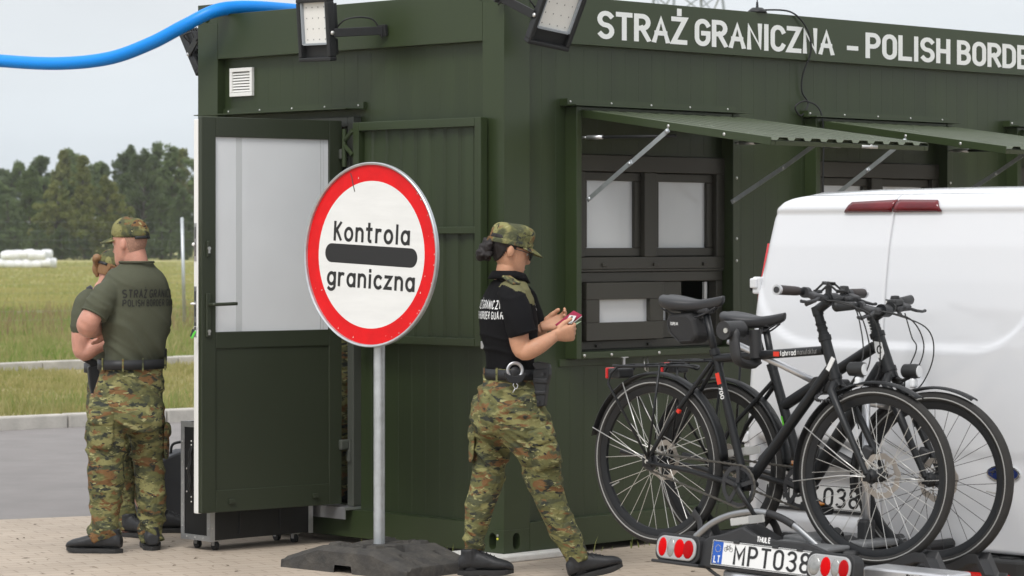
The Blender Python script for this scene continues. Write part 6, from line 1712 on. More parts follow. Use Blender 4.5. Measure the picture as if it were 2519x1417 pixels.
    hs_ = MB().prism([(-.030, .050), (.036, .060), (.040, .030), (.030, -.020), (.026, -.120), (-.018, -.128), (-.024, -.06), (-.040, -.01), (-.044, .03)], -.022, .022, 'y').prism([(-.036, .01), (.034, .012), (.032, -.014), (-.036, -.016)], -.030, .026, 'y').prism([(-.026, -.05), (.03, -.046), (.028, -.066), (-.024, -.07)], -.029, .024, 'y').xf(mt).build('holster', m_blk, bl, bevel=.006)
    MB().prism([(-.052, .074), (-.024, .086), (.034, .080), (.040, .056), (.012, .050), (.006, .012), (-.026, .008), (-.034, .046)], -.016, .014, 'y').xf(mt).build('pistol', M('gun_metal', (.030, .031, .034), .4, metal=.3), hs_, bevel=.005)
    MB().tube([mt @ Vector((.0, -.03, -.10)), mt @ Vector((.0, -.034, -.10))], .006, 10).tube([mt @ Vector((.012, -.03, .03)), mt @ Vector((.012, -.036, .03))], .008, 10).each('holster_screw', m_dark, hs_)
    # socks and shoes
    MB().tube([A(1160, 1425, Y+.085), A(1159, 1372, Y+.095)], [.038, .037], 18).build('sock', M('sock_black', (.01, .01, .011), .9), P, True)
    MB().tube([A(1432, 1420, Y-.075), A(1424, 1370, Y-.07)], [.038, .037], 18).build('sock', MATS['sock_black'], P, True)
    hl = A(1128, 1424, Y+.085); hl.z = .012; shoe(P, hl, Vector((.93, -.03, 0)), .265, 0, .088)
    hl = A(1401, 1436, Y-.085); hl.z = .0; shoe(P, hl, Vector((.95, .10, 0)), .265, 13, .088)
    # documents, held but things of their own
    D = lambda nm, lb, ct: thing(nm, lb, ct, tuple(at(1400, 788, Y-.09)))
    def doc(nm, lb, ct, p0, p1, p2, th_, mat, pages=None):
        t = D(nm, lb, ct); p0, p1, p2 = [at(*q)-t.location for q in (p0, p1, p2)]
        e1, e2 = p1-p0, p2-p1; nn = e1.cross(e2).normalized()
        if nn.z < 0: nn = -nn
        def quad(k0, k1, o0, o1):
            c = p0+(e1+e2)/2; q = [c+(a*e1+b*e2)*.5*k0 for a, b in ((-1, -1), (1, -1), (1, 1), (-1, 1))]
            return MB().add([v+nn*o0 for v in q]+[v+nn*o1 for v in q], [(0, 1, 2, 3), (7, 6, 5, 4)]+[(i, i+4, (i+1) % 4+4, (i+1) % 4) for i in range(4)])
        quad(1, 1, 0, th_).build('cover', mat, t)
        if pages: quad(.96, 1, -.006, -.0005).build('pages', pages, t)
        return t, p0, e1, e2, nn
    m_burg = M('passport_burgundy', (.30, .010, .05), .5); m_page = M('paper', (.66, .66, .64), .7)
    doc('passport', 'dark red passport in the hands of the walking woman', 'passport', (1366, 800, Y-.05), (1412, 765, Y-.02), (1432, 776, Y-.115), .003, m_burg, m_page)
    t, p0, e1, e2, nn = doc('id_card', 'white identity card lying on the dark red passport', 'card', (1390, 797, Y-.115), (1402, 778, Y-.06), (1418, 780, Y-.115), .002, m_page)
    t.location += Vector((0, 0, .004))
    c = p0+e1*.62+e2*.35; MB().add([c+nn*.003, c+e1*.25+nn*.003, c+e1*.25+e2*.3+nn*.003, c+e2*.3+nn*.003], [(0, 1, 2, 3)]).build('portrait', m_dark, t)
    doc('green_card', 'pale green card sticking out of her right hand below the passport', 'card', (1392, 806, Y-.13), (1408, 796, Y-.085), (1430, 791, Y-.105), .002, M('card_green', (.36, .50, .34), .5))
    return P
woman()

# ------------------------------------------------------------------ man standing with folded arms, seen from behind
def man(label):
    Y = 14.85; f = Vector((-.70, .714, 0)).normalized(); s = Vector((f.y, -f.x, 0))
    P = thing('person', label, 'person', (float(at(312, 1358, Y).x), Y, 0))
    A = lambda u, v, y: at(u, v, y)-P.location
    rw = lambda v, l, r, hw, y=Y: (lambda q: [q[0]-P.location, q[1], q[2]])(row(v, l, r, y, f, hw))
    m_sk = skin('skin_fair', (.54, .275, .205))
    Mh = frame_from(A(321, 601, Y), Vector((-.86, .51, 0)), -6, 0)
    mb = MB(); head(mb, Mh)
    limb(mb, [A(340, 700, Y), A(336, 660, Y), A(328, 620, Y)], [.062, .066, .064])
    tr = dense_rows([rw(680, 312, 362, .08), rw(715, 284, 388, .16), rw(800, 282, 392, .15), rw(890, 276, 382, .14), rw(960, 262, 376, .14), rw(1020, 258, 374, .14)])
    mb.rings([sup(*q) for q in tr])
    limb(mb, [A(285, 980, Y-.08), A(268, 1120, Y-.07), A(262, 1230, Y-.07), A(262, 1335, Y-.07)], [.085, .065, .05, .035])
    limb(mb, [A(352, 980, Y+.08), A(362, 1120, Y+.07), A(370, 1230, Y+.07), A(373, 1335, Y+.07)], [.085, .065, .05, .035])
    # left arm folded across, right hand tucked under it
    limb(mb, [A(278, 722, Y-.10), A(246, 748, Y-.172), A(216, 796, Y-.20), A(226, 806, Y-.08), A(246, 800, Y+.04), A(285, 790, Y+.15)], [.040, .049, .057, .053, .045, .033])
    limb(mb, [A(380, 722, Y+.15), A(384, 760, Y+.27), A(360, 815, Y+.33), A(318, 818, Y+.26), A(268, 812, Y+.04)], [.050, .056, .052, .045, .032])
    hand(mb, A(268, 814, Y+.03), Vector((-.85, -.42, .10)), Vector((-.45, .85, 0)), -1, (30, 40, 30), thumb=(.6, .7, .2))
    me = remesh(mb, .005, 2); link('body', me, m_sk, P)
    m_st = M('stubble', (.34, .19, .135), .7, var=.25, vscale=120)
    face_bits(P, Mh, m_st)
    patch(Mh, lambda c: c.y < -.022-max(0, -c.z)*.2 and c.z > -.058, .0014, m_st, 'hair', P, zr=(-.08, .04), thick=0)
    cap(P, Mh, 'ball', MATS['camo_cap'])
    rows = [rw(646, 306, 368, .082), rw(657, 288, 380, .11), rw(672, 268, 396, .155), rw(696, 258, 408, .178), rw(745, 261, 414, .190), rw(800, 261, 413, .186), rw(850, 262, 402, .168), rw(885, 261, 393, .160), rw(908, 260, 392, .160)]
    dr = dense_rows(rows, 5); mb = MB().rings([sup(*q, ex=2.35) for q in dr])
    limb(mb, [A(290, 708, Y-.06), A(266, 722, Y-.125), A(245, 748, Y-.175), A(230, 776, Y-.195)], [.056, .070, .072, .067])
    limb(mb, [A(372, 708, Y+.08), A(386, 726, Y+.15), A(382, 764, Y+.25), A(374, 785, Y+.28)], [.060, .070, .070, .066])
    me = remesh(mb, .0075, 4)
    def fold_s(p, n_):
        d = p-(dr[0][0]); a = .005+.009*sstep(1.28, 1.02, p.z)
        left = sstep(.0, .22, -d.dot(s))
        return a*(folds(p+Vector((0, 0, d.dot(s)*.9)), (3.2, 3.2, 10), 4.0)-.3)+.006*left*(folds(p+Vector((0, 0, p.x*.6)), (4, 4, 16), 9)-.3)+.004*noise.noise(p*7)
    displace(me, fold_s)
    sh = link('shirt', me, M('shirt_green', (.078, .083, .056), .85, spec=.2, bump=.25, bscale=26), P)
    hem(sh, A(231, 774, Y-.194), A(230, 776, Y-.195)-A(245, 748, Y-.175), .067, sh.data.materials[0])
    nc = dr[2]; MB().tube([p+Vector((0, 0, .010)) for p in sup(nc[0], s*.090, f*.084, 36, 2.0)], .006, 8, closed=True).build('collar', sh.data.materials[0], sh, True)
    bv = bvh_of(me); m_txt = M('print_dark', (.018, .019, .016), .8); O0 = dr[0][0]
    for tx, h, dz, w_ in (('STRAŻ GRANICZNA', .038, -.178, .345), ('POLISH BORDER GUARD', .031, -.222, .345)):
        project_text(tx, h, O0+Vector((0, 0, dz))+s*.02, s, Vector((0, 0, 1)), -f, bv, m_txt, sh, w_, .20, gap=.22)
    rows = [rw(898, 254, 397, .17), rw(930, 243, 399, .18), rw(965, 230, 400, .19), rw(1000, 221, 400, .185), rw(1035, 216, 402, .16), rw(1062, 240, 385, .10)]
    dt_ = dense_rows(rows, 5); mb = MB().rings([sup(*q) for q in dt_])
    LA = [((272, 1000, Y-.08), 58), ((262, 1080, Y-.08), 54), ((262, 1150, Y-.075), 51), ((260, 1215, Y-.07), 45), ((259, 1270, Y-.07), 42), ((258, 1308, Y-.07), 43), ((260, 1328, Y-.07), 39)]
    LB = [((355, 1000, Y+.08), 54), ((361, 1080, Y+.08), 49), ((366, 1150, Y+.075), 44), ((371, 1215, Y+.07), 40), ((373, 1270, Y+.07), 38), ((374, 1310, Y+.07), 36), ((373, 1334, Y+.07), 31)]
    for L_ in (LA, LB): limb(mb, [A(*q[0]) for q in L_], [(q[1]-3.5)/7041*Y for q in L_])
    me = remesh(mb, .008, 4)
    def fold_t(p, n_):
        z = p.z; a = .009+.012*(sstep(.70, .58, z)*sstep(.36, .5, z)+1.2*sstep(.30, .12, z)+.5*sstep(.72, .84, z))
        return a*(folds(p+Vector((0, 0, p.x*.7)), (4, 4, 10), 17.0)-.55)+.006*noise.noise(p*6)
    displace(me, fold_t)
    trs = link('trousers', me, MATS['camo_trousers'], P)
    cargo(trs, A(238, 1060, Y-.16), Vector((-.72, -.70, 0)), Vector((0, 0, 1)), .16, .20, .032, MATS['camo_trousers'])
    cargo(trs, A(402, 1085, Y+.12), Vector((.75, .66, 0)), Vector((0, 0, 1)), .16, .19, .020, MATS['camo_trousers'])
    bc = A(325, 895, Y); bl = belt_ring(P, (bc, s*.174, Vector(dt_[1][2])), 0, .050, .010, m_belt, 'belt')
    for a in (180, 225, 262, 310, 345):
        q = sup(bc, s*.189, Vector(dt_[1][2])*(1+.015/Vector(dt_[1][2]).length), 72, 2.2)[int(a/5) % 72]; nrm = (q-bc).normalized()
        MB().box(q, (.010, .006, .068), Matrix.Rotation(math.atan2(nrm.y, nrm.x)-math.pi/2, 3, 'Z'), .002).build('belt_loop', MATS['camo_trousers'], bl)
    MB().box(A(403, 873, Y+.20), (.03, .05, .07), None, .008).build('belt_pouch', m_blk, bl)
    hl = A(300, 1364, Y-.10); hl.z = 0; shoe(P, hl, Vector((-.98, .12, 0)), .295, 0, .10)
    hl = A(375, 1355, Y+.0); hl.z = 0; shoe(P, hl, Vector((-.18, .98, 0)), .29, 0, .105)
    return P
mn = man('man in a dark green T-shirt and camouflage trousers standing with folded arms, back to us')

# ------------------------------------------------------------------ second woman, mostly hidden behind the man
def woman2():
    Y = 15.65; f = Vector((.86, .51, 0)).normalized(); s = Vector((f.y, -f.x, 0))
    P = thing('person', 'woman with light brown ponytail and cap, half hidden behind the standing man', 'person', (float(at(285, 1315, Y).x), Y, 0))
    A = lambda u, v, y: at(u, v, y)-P.location
    rw = lambda v, l, r, hw, y=Y: (lambda q: [q[0]-P.location, q[1], q[2]])(row(v, l, r, y, f, hw))
    Mh = frame_from(A(278, 676, Y), Vector((.86, .51, 0)), -26, 0)
    mb = MB(); head(mb, Mh)
    limb(mb, [A(258, 740, Y), A(262, 712, Y), A(268, 685, Y)], [.066, .055, .052])
    mb.rings([sup(*q) for q in dense_rows([rw(725, 225, 300, .09), rw(760, 215, 312, .16), rw(850, 222, 310, .14), rw(920, 225, 315, .14), rw(980, 215, 318, .155)])])
    limb(mb, [A(262, 960, Y-.07), A(285, 1120, Y-.06), A(300, 1220, Y-.06), A(318, 1310, Y-.06)], [.085, .068, .052, .038])
    limb(mb, [A(285, 960, Y+.07), A(320, 1120, Y+.1), A(350, 1220, Y+.12), A(385, 1300, Y+.12)], [.085, .068, .052, .038])
    limb(mb, [A(212, 745, Y-.17), A(200, 800, Y-.21), A(203, 866, Y-.21), A(240, 850, Y-.20), A(290, 835, Y-.12)], [.052, .052, .047, .042, .030])
    limb(mb, [A(300, 760, Y+.15), A(290, 800, Y+.25), A(262, 800, Y+.20), A(236, 745, Y+.02), A(248, 700, Y-.03)], [.050, .046, .042, .038, .028])
    hand(mb, A(249, 698, Y-.04), Vector((.25, .15, .9)), Vector((-.8, -.4, .2)), 1, (15, 25, 20))
    link('body', remesh(mb, .006, 2), MATS['skin_fair'], P)
    m_h = M('hair_brown', (.24, .13, .058), .45, spec=.45, bump=.6, bscale=50, stretch=(1, 1, .3))
    face_bits(P, Mh, m_h)
    patch(Mh, lambda c: (c.y < .03 and c.z > .025) or (c.y < -.055 and c.z > -.03), .008, m_h, 'hair', P, zr=(-.09, .06), thick=.01)
    mb = MB(); limb(mb, [Mh @ Vector((0, -.10, .045)), Mh @ Vector((0, -.128, .040)), A(240, 650, Y-.01), A(236, 664, Y-.01), A(241, 682, Y-.01)], [.018, .022, .024, .020, .008])
    me = remesh(mb, .006, 1); displace(me, lambda p, n_: .004*noise.noise(Vector((p.x*90, p.y*90, p.z*12)))); link('ponytail', me, m_h, P)
    cap(P, Mh, 'ball', MATS['camo_cap'])
    MB().ell(Mh @ Vector((-.083, -.02, -.03)), (.004, .004, .004)).ell(Mh @ Vector((.083, -.02, -.03)), (.004, .004, .004)).each('ear_stud', m_bolt, P, True)
    rows = [rw(716, 238, 288, .08), rw(726, 220, 300, .14), rw(745, 205, 312, .18), rw(790, 205, 315, .175), rw(850, 215, 312, .155), rw(905, 220, 312, .15)]
    mb = MB().rings([sup(*q) for q in dense_rows(rows, 5)])
    limb(mb, [A(225, 735, Y-.12), A(211, 752, Y-.18), A(201, 790, Y-.21), A(200, 818, Y-.21)], [.062, .066, .060, .058])
    limb(mb, [A(292, 740, Y+.10), A(300, 765, Y+.16), A(290, 795, Y+.25)], [.06, .064, .060])
    me = remesh(mb, .008, 4); displace(me, lambda p, n_: .004*(folds(p, (5, 5, 12), 3)-.3))
    link('shirt', me, MATS['shirt_green'], P)
    MB().tube([A(222, 722, Y-.0), A(232, 715, Y-.0)], [.040, .038], 16).build('watch', m_blk, P, True)
    rows = [rw(898, 220, 314, .15), rw(940, 214, 318, .165), rw(1000, 210, 322, .175), rw(1050, 216, 322, .16)]
    mb = MB().rings([sup(*q) for q in dense_rows(rows, 5)])
    limb(mb, [A(262, 985, Y-.07), A(280, 1090, Y-.07), A(293, 1180, Y-.06), A(305, 1250, Y-.06), A(318, 1300, Y-.06)], [.10, .088, .072, .064, .056])
    limb(mb, [A(285, 985, Y+.07), A(315, 1090, Y+.10), A(342, 1180, Y+.12), A(365, 1240, Y+.12), A(384, 1292, Y+.12)], [.10, .088, .072, .064, .056])
    me = remesh(mb, .009, 3); displace(me, lambda p, n_: .008*(folds(p, (4, 4, 9), 5)-.35))
    trs = link('trousers', me, MATS['camo_trousers'], P)
    bl = belt_ring(P, (A(266, 905, Y), s*.152, f*.11), 0, .05, .008, m_belt, 'belt')
    mt = Matrix.Translation(A(226, 925, Y-.17)) @ Matrix.Rotation(R(20), 4, 'Z')
    hs_ = MB().prism([(-.024, .05), (.034, .055), (.036, .0), (.026, -.09), (-.006, -.096), (-.018, -.03)], -.022, .022, 'y').xf(mt).build('holster', m_blk, bl, bevel=.006)
    MB().prism([(-.060, .088), (-.050, .112), (-.020, .100), (.020, .088), (.034, .06), (-.004, .045), (-.016, .062)], -.015, .013, 'y').xf(mt).build('pistol', M('gun_metal', (.03, .031, .034), .4), hs_, bevel=.005)
    hl = A(296, 1325, Y-.06); hl.z = 0; shoe(P, hl, Vector((.75, -.45, 0)), .26, 0, .088)
    hl = A(372, 1305, Y+.12); hl.z = 0; shoe(P, hl, Vector((.9, .1, 0)), .26, 0, .088)
    return P
woman2()

# ------------------------------------------------------------------ somebody inside, a strip of whom shows past the door hinges
def copy_tree(o, parent=None):
    c = o.copy(); COL.objects.link(c)
    if parent is not None: c.parent = parent
    for ch in o.children: copy_tree(ch, c)
    return c
ins = copy_tree(mn); ins['label'] = 'person in camouflage inside the booth, a strip seen past the door hinges'
wp = W_((.30, 1.48, 0)); ins.location = (wp.x, wp.y, .168); ins.rotation_euler = (0, 0, R(35))
# ================================================================== VEGETATION AND BACKGROUND
def leafmat(name, c1, c2, sc):
    m = M(name, c1, .75, spec=.2, col2=c2, vscale=sc); t = m.node_tree; b = t.nodes['Principled BSDF']
    # thin leaves let light through
    tr = t.nodes.new('ShaderNodeBsdfTranslucent'); mx = t.nodes.new('ShaderNodeMixShader'); mx.inputs[0].default_value = .5
    t.links.new(b.inputs['Base Color'].links[0].from_socket, tr.inputs[0]); o = [n for n in t.nodes if n.type == 'OUTPUT_MATERIAL'][0]
    t.links.new(b.outputs[0], mx.inputs[1]); t.links.new(tr.outputs[0], mx.inputs[2]); t.links.new(mx.outputs[0], o.inputs[0]); return m
m_l1 = leafmat('leaves_dark', (.105, .150, .062), (.185, .245, .095), .55); m_l2 = leafmat('leaves_olive', (.14, .170, .055), (.24, .25, .085), .6); m_l3 = leafmat('leaves_mid', (.10, .145, .068), (.17, .215, .10), .5)
m_bark = M('bark', (.085, .075, .065), .9, var=.25, vscale=9, stretch=(3, 3, .6))
def tree_mesh(seed, H, Wd, base, kind):
    """trunk, crown meshes for a tree H tall, crown Wd wide starting at base"""
    rnd = random.Random(seed); tk = MB(); cr = MB()
    lean = Vector((rnd.uniform(-.25, .25), rnd.uniform(-.25, .25), 0))
    axis_ = lambda t: Vector((0, 0, H*t))+lean*t*t+Vector((.12*math.sin(t*7+seed), .12*math.cos(t*5+seed), 0))*t
    tk.tube([axis_(t) for t in (0, .15, .35, .55, .75, .95)], [.17, .13, .11, .085, .055, .02], 8)
    clumps = []
    def env(t):
        if kind == 'spire': return (1-t)**.75*1.1*(.35+.65*min(1, t*6+.4))
        return (math.sin(math.pi*min(1, max(0, t*.93+.07)))**.6)*(1.05-.35*t)
    n = int(60*(Wd/3.5)*(H/9))+24
    for i in range(n):
        t = base+(1-base)*(rnd.random()**.85); tt_ = (t-base)/(1-base); a = rnd.uniform(0, 6.283); r_ = Wd/2*env(tt_)*rnd.uniform(.25, 1.0)*(1+.42*math.sin(a*3+seed*1.7+tt_*6))
        c = axis_(t)+Vector((math.cos(a)*r_, math.sin(a)*r_, rnd.uniform(-.2, .2)))
        clumps.append((c, rnd.uniform(.30, .62)*(1-.35*tt_)))
        if rnd.random() < .45: o = axis_(max(.1, t-.12)); tk.tube([o, o.lerp(c, .55)+Vector((0, 0, .05)), c], [.045, .028, .012], 5)
    for c, r_ in clumps:
        for k in range(int(105*r_/.5)):
            d = Vector((rnd.gauss(0, 1), rnd.gauss(0, 1), rnd.gauss(0, .75))); d = d.normalized()*r_*rnd.random()**.45*1.15
            p = c+d; s_ = rnd.uniform(.08, .17); u = Vector((rnd.gauss(0, 1), rnd.gauss(0, 1), rnd.gauss(0, 1))).normalized(); v = u.orthogonal().normalized()
            cr.add([p-u*s_, p+v*s_*.7, p+u*s_, p-v*s_*.7], [(0, 1, 2, 3)])
    tme = tk.mesh('trunk'); cme = bpy.data.meshes.new('crown'); cme.from_pydata(cr.v, [], cr.f)
    return tme, cme
TREES = {}
def tree(u, Y, topv, wpx, base, kind, mat, label, group, seed):
    top = at(u, topv, Y); H = top.z+.05; Wd = wpx/7041*Y
    key = (kind, mat.name, seed % 3, round(Wd*1.0), base)
    if key not in TREES: TREES[key] = (tree_mesh(seed, 9.0, Wd*9.0/H if H > 0 else Wd, base, kind), Wd)
    (tm, cm), w0 = TREES[key]
    t = thing('tree', label, 'tree', (top.x, Y, -.05), random.uniform(0, 6.28), group)
    k = H/9.0; t.scale = (k*Wd/w0/(9.0/9.0) if False else k, k, k)
    o = bpy.data.objects.new('trunk', tm); COL.objects.link(o); o.parent = t
    if not tm.materials: tm.materials.append(m_bark)
    o = bpy.data.objects.new('crown', cm); COL.objects.link(o); o.parent = t
    if not cm.materials: cm.materials.append(mat)
    return t
random.seed(11)
front = [
    (22, 226, 478, 110, .06, 'round', m_l3, 'mid green tree in the front row of the wood, behind the white bales'),
    (72, 232, 418, 110, .10, 'round', m_l1, 'dark green rounded tree rising above the white bales'),
    (138, 224, 452, 130, .04, 'round', m_l2, 'olive bushy tree at the wood edge, right of the white bales'),
    (208, 228, 384, 88, .04, 'spire', m_l2, 'narrow olive tree whose tip sticks up left of the capped man'),
    (262, 222, 440, 150, .04, 'round', m_l2, 'broad yellow-green tree at the wood edge behind the capped man'),
    (352, 230, 372, 150, .10, 'round', m_l3, 'tall mid green tree above and right of the capped man'),
    (420, 234, 362, 130, .12, 'round', m_l1, 'tallest dark tree of the wood, left of the fence post'),
    (455, 224, 470, 90, .05, 'round', m_l3, 'lower green tree behind the thin fence post'),
    (492, 238, 385, 110, .10, 'round', m_l1, 'dark tree of the wood partly cut off by the open door')]
for i, a in enumerate(front): tree(*a, None, 20+i)
for i, (u, tv) in enumerate(((-150, 405), (-95, 420), (-45, 412), (8, 418), (50, 402), (100, 388), (150, 376), (178, 374), (245, 402), (300, 378), (325, 366), (385, 360), (445, 372), (520, 372), (575, 380), (640, 372), (710, 390))):
    tree(u, 252+(i % 3)*5, tv, 110+(i*37) % 40, .12, 'spire' if i % 4 == 2 else 'round', m_l1 if i % 3 else (m_l3 if i % 2 else m_l2), 'dark tree in the closed back row of the far wood', 'back row of the far wood', 40+i)
for i, (u, tv) in enumerate(((-120, 470), (-60, 455), (-5, 450), (105, 440), (180, 440), (310, 430), (395, 430), (540, 430), (610, 440))):
    tree(u, 243, tv, 130, .03, 'round', m_l1, 'low dense dark tree filling the gaps of the far wood', 'low trees between the far wood rows', 70+i)

for i, (u, tv) in enumerate(((-60, 565), (-10, 575), (35, 560), (90, 568), (150, 560), (205, 572), (300, 562), (350, 570), (400, 560), (450, 566), (500, 570))):
    tree(u, 221+(i % 3), tv, 95, .02, 'round', m_l3 if i % 2 else m_l1, 'low bush closing the foot of the far wood', 'bushes at the foot of the far wood', 90+i)
# wrapped bales
rnd = random.Random(9)
bm0 = MB().lathe([(.0, -.30), (.22, -.30), (.27, -.26), (.285, -.1), (.285, .1), (.27, .26), (.22, .30), (0, .30)], 18, 'y', closed=False).mesh('wrapped_bale')
bm0.materials.append(M('white_film', (.70, .71, .72), .35, var=.06, vscale=6, bump=.6, bscale=9))
for p in bm0.polygons: p.use_smooth = True
for layer in range(3):
    for row_ in range(2):
        for i in range(6-row_):
            X_ = at(-8, 640, 161).x+.30+i*.49+row_*.24+layer*.05; o = bpy.data.objects.new('wrapped_bale', bm0); COL.objects.link(o)
            o.location = (X_+rnd.uniform(-.02, .02), 161+layer*.64, -.05+.285+row_*.47); o.location.z += rnd.uniform(-.05, .03); o.scale = (rnd.uniform(.9, 1.1), 1, rnd.uniform(.85, 1.05)); o.rotation_euler = (rnd.uniform(-.1, .1), rnd.uniform(0, 3), R(90)+rnd.uniform(-.3, .3))
            tag(o, 'white film-wrapped bale in the low stack at the far edge of the field', 'bale', 'white bales stacked before the wood')

# field fence
fx, fy = -5.72, 50.0; fd = Vector((.80, .60, 0))
fn_ = thing('field_fence', 'thin wire mesh fence with a leaning grey steel post in the field', 'fence', (fx, fy, .0))
for k in (-2, -1, 0, 1, 2):
    o = fd*k*6.0; MB().tube([o+Vector((0, 0, 0)), o+Vector((-.045, 0, 1.98))], .030, 10).ell(o+Vector((-.045, 0, 1.98)), (.03, .03, .012)).build('post', m_galv, fn_, True)
mb = MB()
for k in (-2, -1, 0, 1):
    a, b = fd*k*6.0, fd*(k+1)*6.0
    for i in range(13): mb.tube([a+Vector((-.0, 0, .10+.15*i)), b+Vector((-.0, 0, .10+.15*i))], .0009, 4, caps=False)
    for i in range(40): q = a.lerp(b, i/40); mb.tube([q+Vector((0, 0, .08)), q+Vector((-.0, 0, 1.92))], .0006, 4, caps=False)
mb.build('wire_mesh', M('wire_grey', (.30, .32, .33), .5, metal=.5), fn_)

# power pylon beyond the booth
px_, py_ = at(1692, 10, 185).x, 185
py = thing('power_pylon', 'lattice steel pylon rising far behind the roof of the booth', 'pylon', (px_, py_, -.05), R(20))
m_py = M('pylon_steel', (.30, .33, .36), .6, metal=.4); mb = MB(); Hh = 34
hwid = lambda z: 3.4-2.6*min(1, z/26)
for sx_ in (-1, 1):
    for sy in (-1, 1): mb.tube([Vector((sx_*hwid(z), sy*hwid(z), z)) for z in (0, 13, 26, Hh)], [.13, .11, .09, .06], 6)
zs = [0, 4.5, 8.5, 12, 15, 17.5, 19.8, 22, 24, 26, 28, 30, 32, 34]
for z0_, z1_ in zip(zs, zs[1:]):
    for sd_ in range(4):
        c = [(-1, -1), (1, -1), (1, 1), (-1, 1)]; p, q = c[sd_], c[(sd_+1) % 4]
        P_ = lambda c_, z: Vector((c_[0]*hwid(z), c_[1]*hwid(z), z))
        mb.tube([P_(p, z0_), P_(q, z1_)], .05, 5); mb.tube([P_(q, z0_), P_(p, z1_)], .05, 5); mb.tube([P_(p, z1_), P_(q, z1_)], .05, 5)
mb.build('lattice_tower', m_py, py)
for z, w__ in ((24, 6.0), (29, 4.6)):
    MB().tube([(-w__, 0, z), (w__, 0, z)], .09, 6).tube([(-w__, 0, z), (0, 0, z+1.2)], .05, 5).tube([(w__, 0, z), (0, 0, z+1.2)], .05, 5).build('cross_arm', m_py, py)

# grass: loose blades on the verges
def blades(name, sampler, n, h0, h1, wd, mat, z, seed):
    rnd = random.Random(seed); vs = []; fs = []
    for i in range(n):
        x, y = sampler(rnd); d = noise.noise(Vector((x*.9, y*.9, seed)))*.5+noise.noise(Vector((x*3, y*3, seed+5)))*.5
        if rnd.random() > .62+d*1.2: continue
        h = rnd.uniform(h0, h1)*(1+.9*d); a = rnd.uniform(0, 6.28); w_ = wd*rnd.uniform(.6, 1.3); b = rnd.uniform(.1, .55)*h; ba = rnd.uniform(0, 6.28)
        dx, dy = math.cos(a)*w_/2, math.sin(a)*w_/2; k = len(vs)
        vs += [(x-dx, y-dy, z), (x+dx, y+dy, z), (x+dx*.7+math.cos(ba)*b*.4, y+dy*.7+math.sin(ba)*b*.4, z+h*.6), (x-dx*.7+math.cos(ba)*b*.4, y-dy*.7+math.sin(ba)*b*.4, z+h*.6), (x+math.cos(ba)*b, y+math.sin(ba)*b, z+h)]
        fs += [(k, k+1, k+2, k+3), (k+3, k+2, k+4)]
    me = bpy.data.meshes.new(name); me.from_pydata(vs, [], fs); o = link(name, me, mat); return tag(o, kind='stuff')
def between(lo, hi, x0, x1, marg0, marg1):
    def lin(line, x):
        return interp([(p[0], p[1]) for p in line], x)
    def f(rnd):
        x = rnd.uniform(x0, x1); a, b = lin(lo, x)+marg0, lin(hi, x)-marg1
        return x, a+(b-a)*rnd.random()
    return f
m_g1 = leafmat('verge_blades', (.22, .25, .065), (.48, .41, .20), 1.7)
m_g2 = leafmat('far_blades', (.17, .27, .055), (.40, .35, .17), .8)
o = blades('verge_grass', between(E2, E3, -9.5, -2.0, .45, .15), 60000, .03, .09, .013, m_g1, .055, 3); o['label'] = 'mown dry grass strip between the two kerbs'
o = blades('far_verge_grass', between(E3, E4, -13.5, -2.6, .3, .3), 70000, .06, .20, .024, m_g2, .045, 5); o['label'] = 'taller grass and dry weeds beyond the far kerb'
m_g4 = leafmat('dry_weeds', (.20, .15, .08), (.36, .27, .16), 1.2)
o = blades('dry_weeds', between(E3, E4, -13.5, -2.6, 11.0, .8), 5000, .15, .36, .016, m_g4, .045, 15); o['label'] = 'tall dry brown weeds along the field edge'
o = blades('kerb_tufts', between(E2, E3, -9.5, -2.0, .16, 8.6), 5000, .06, .20, .012, m_g2, .055, 16); o['label'] = 'ragged green tufts along the kerb'
m_g3 = leafmat('field_blades', (.28, .32, .10), (.46, .40, .18), .22)
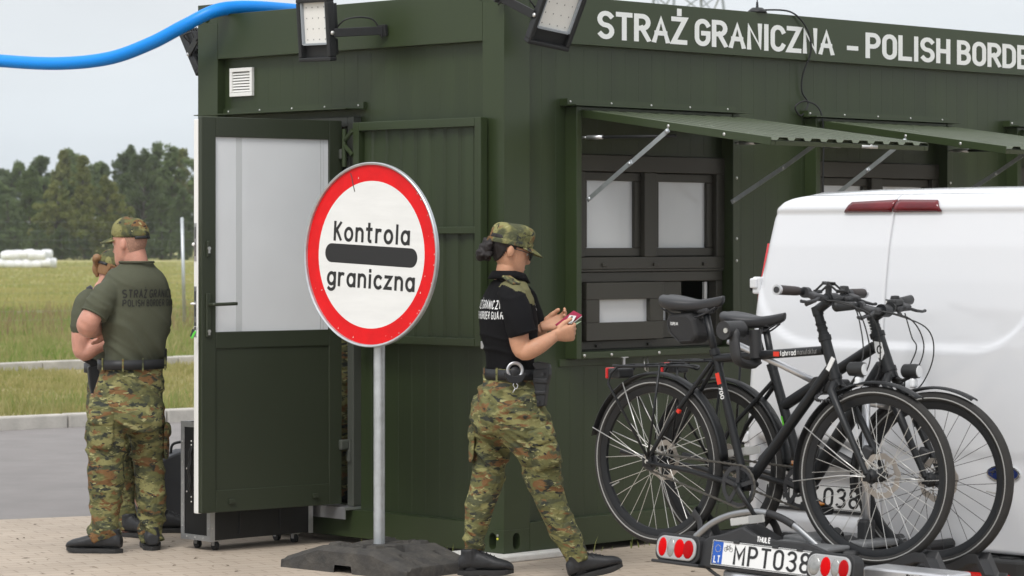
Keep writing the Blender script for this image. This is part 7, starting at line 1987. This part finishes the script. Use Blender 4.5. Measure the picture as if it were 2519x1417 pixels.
o = blades('field_grass', lambda r_: (lambda y: (r_.uniform(-.19, -.10)*y, y))(62+ (200-62)*r_.random()**1.5), 60000, .04, .12, .05, m_g3, -.05, 8); o['label'] = 'yellow-green meadow grass of the open field'

# ------------------------------------------------------------------ thin summer haze over the whole place
hz = MB().bb(-170, 170, -90, 330, -1.2, 36).build('haze', None); tag(hz, kind='stuff'); hz['label'] = 'thin pale haze softening the far wood'
hm = bpy.data.materials.new('haze_air'); hm.use_nodes = True; ht = hm.node_tree; ht.nodes.clear()
ho_ = ht.nodes.new('ShaderNodeOutputMaterial'); hv = ht.nodes.new('ShaderNodeVolumePrincipled'); hv.inputs['Color'].default_value = (.93, .94, .93, 1); hv.inputs['Density'].default_value = .0003; hv.inputs['Anisotropy'].default_value = .2
ht.links.new(hv.outputs[0], ho_.inputs['Volume']); hz.data.materials.append(hm)

# scattered grit, dry stems and leaf scraps on the paving
rnd = random.Random(21); mb = MB()
for i in range(150):
    u, v = rnd.uniform(20, 2500), rnd.uniform(1275, 1445); Yg = 1.62*7041/(v-587); x = (u-1259.5)/7041*Yg; a = rnd.uniform(0, 6.28); L_ = rnd.uniform(.006, .028); w_ = rnd.uniform(.003, .009)
    c, s_ = math.cos(a), math.sin(a); h = rnd.uniform(.002, .007)
    mb.add([(x-c*L_, Yg-s_*L_, .002), (x+s_*w_, Yg-c*w_, h), (x+c*L_, Yg+s_*L_, .003), (x-s_*w_, Yg+c*w_, h*.7)], [(0, 1, 2), (0, 2, 3)])
o = mb.build('paving_litter', M('dry_scraps', (.10, .075, .045), .9, var=.4, vscale=3)); tag(o, kind='stuff'); o['label'] = 'tiny dry scraps and grit on the paving'
def base_weeds(rnd_):
    t = rnd_.random()
    if t < .4: p = W_((-.03-rnd_.random()*.03, rnd_.uniform(.3, 1.1), 0))
    else: p = W_((rnd_.uniform(.5, 4.0), -.02-rnd_.random()*.05, 0))
    return p.x, p.y
o = blades('base_weeds', base_weeds, 160, .02, .07, .006, m_g2, .0, 31); o['label'] = 'small weeds in the joint along the booth'
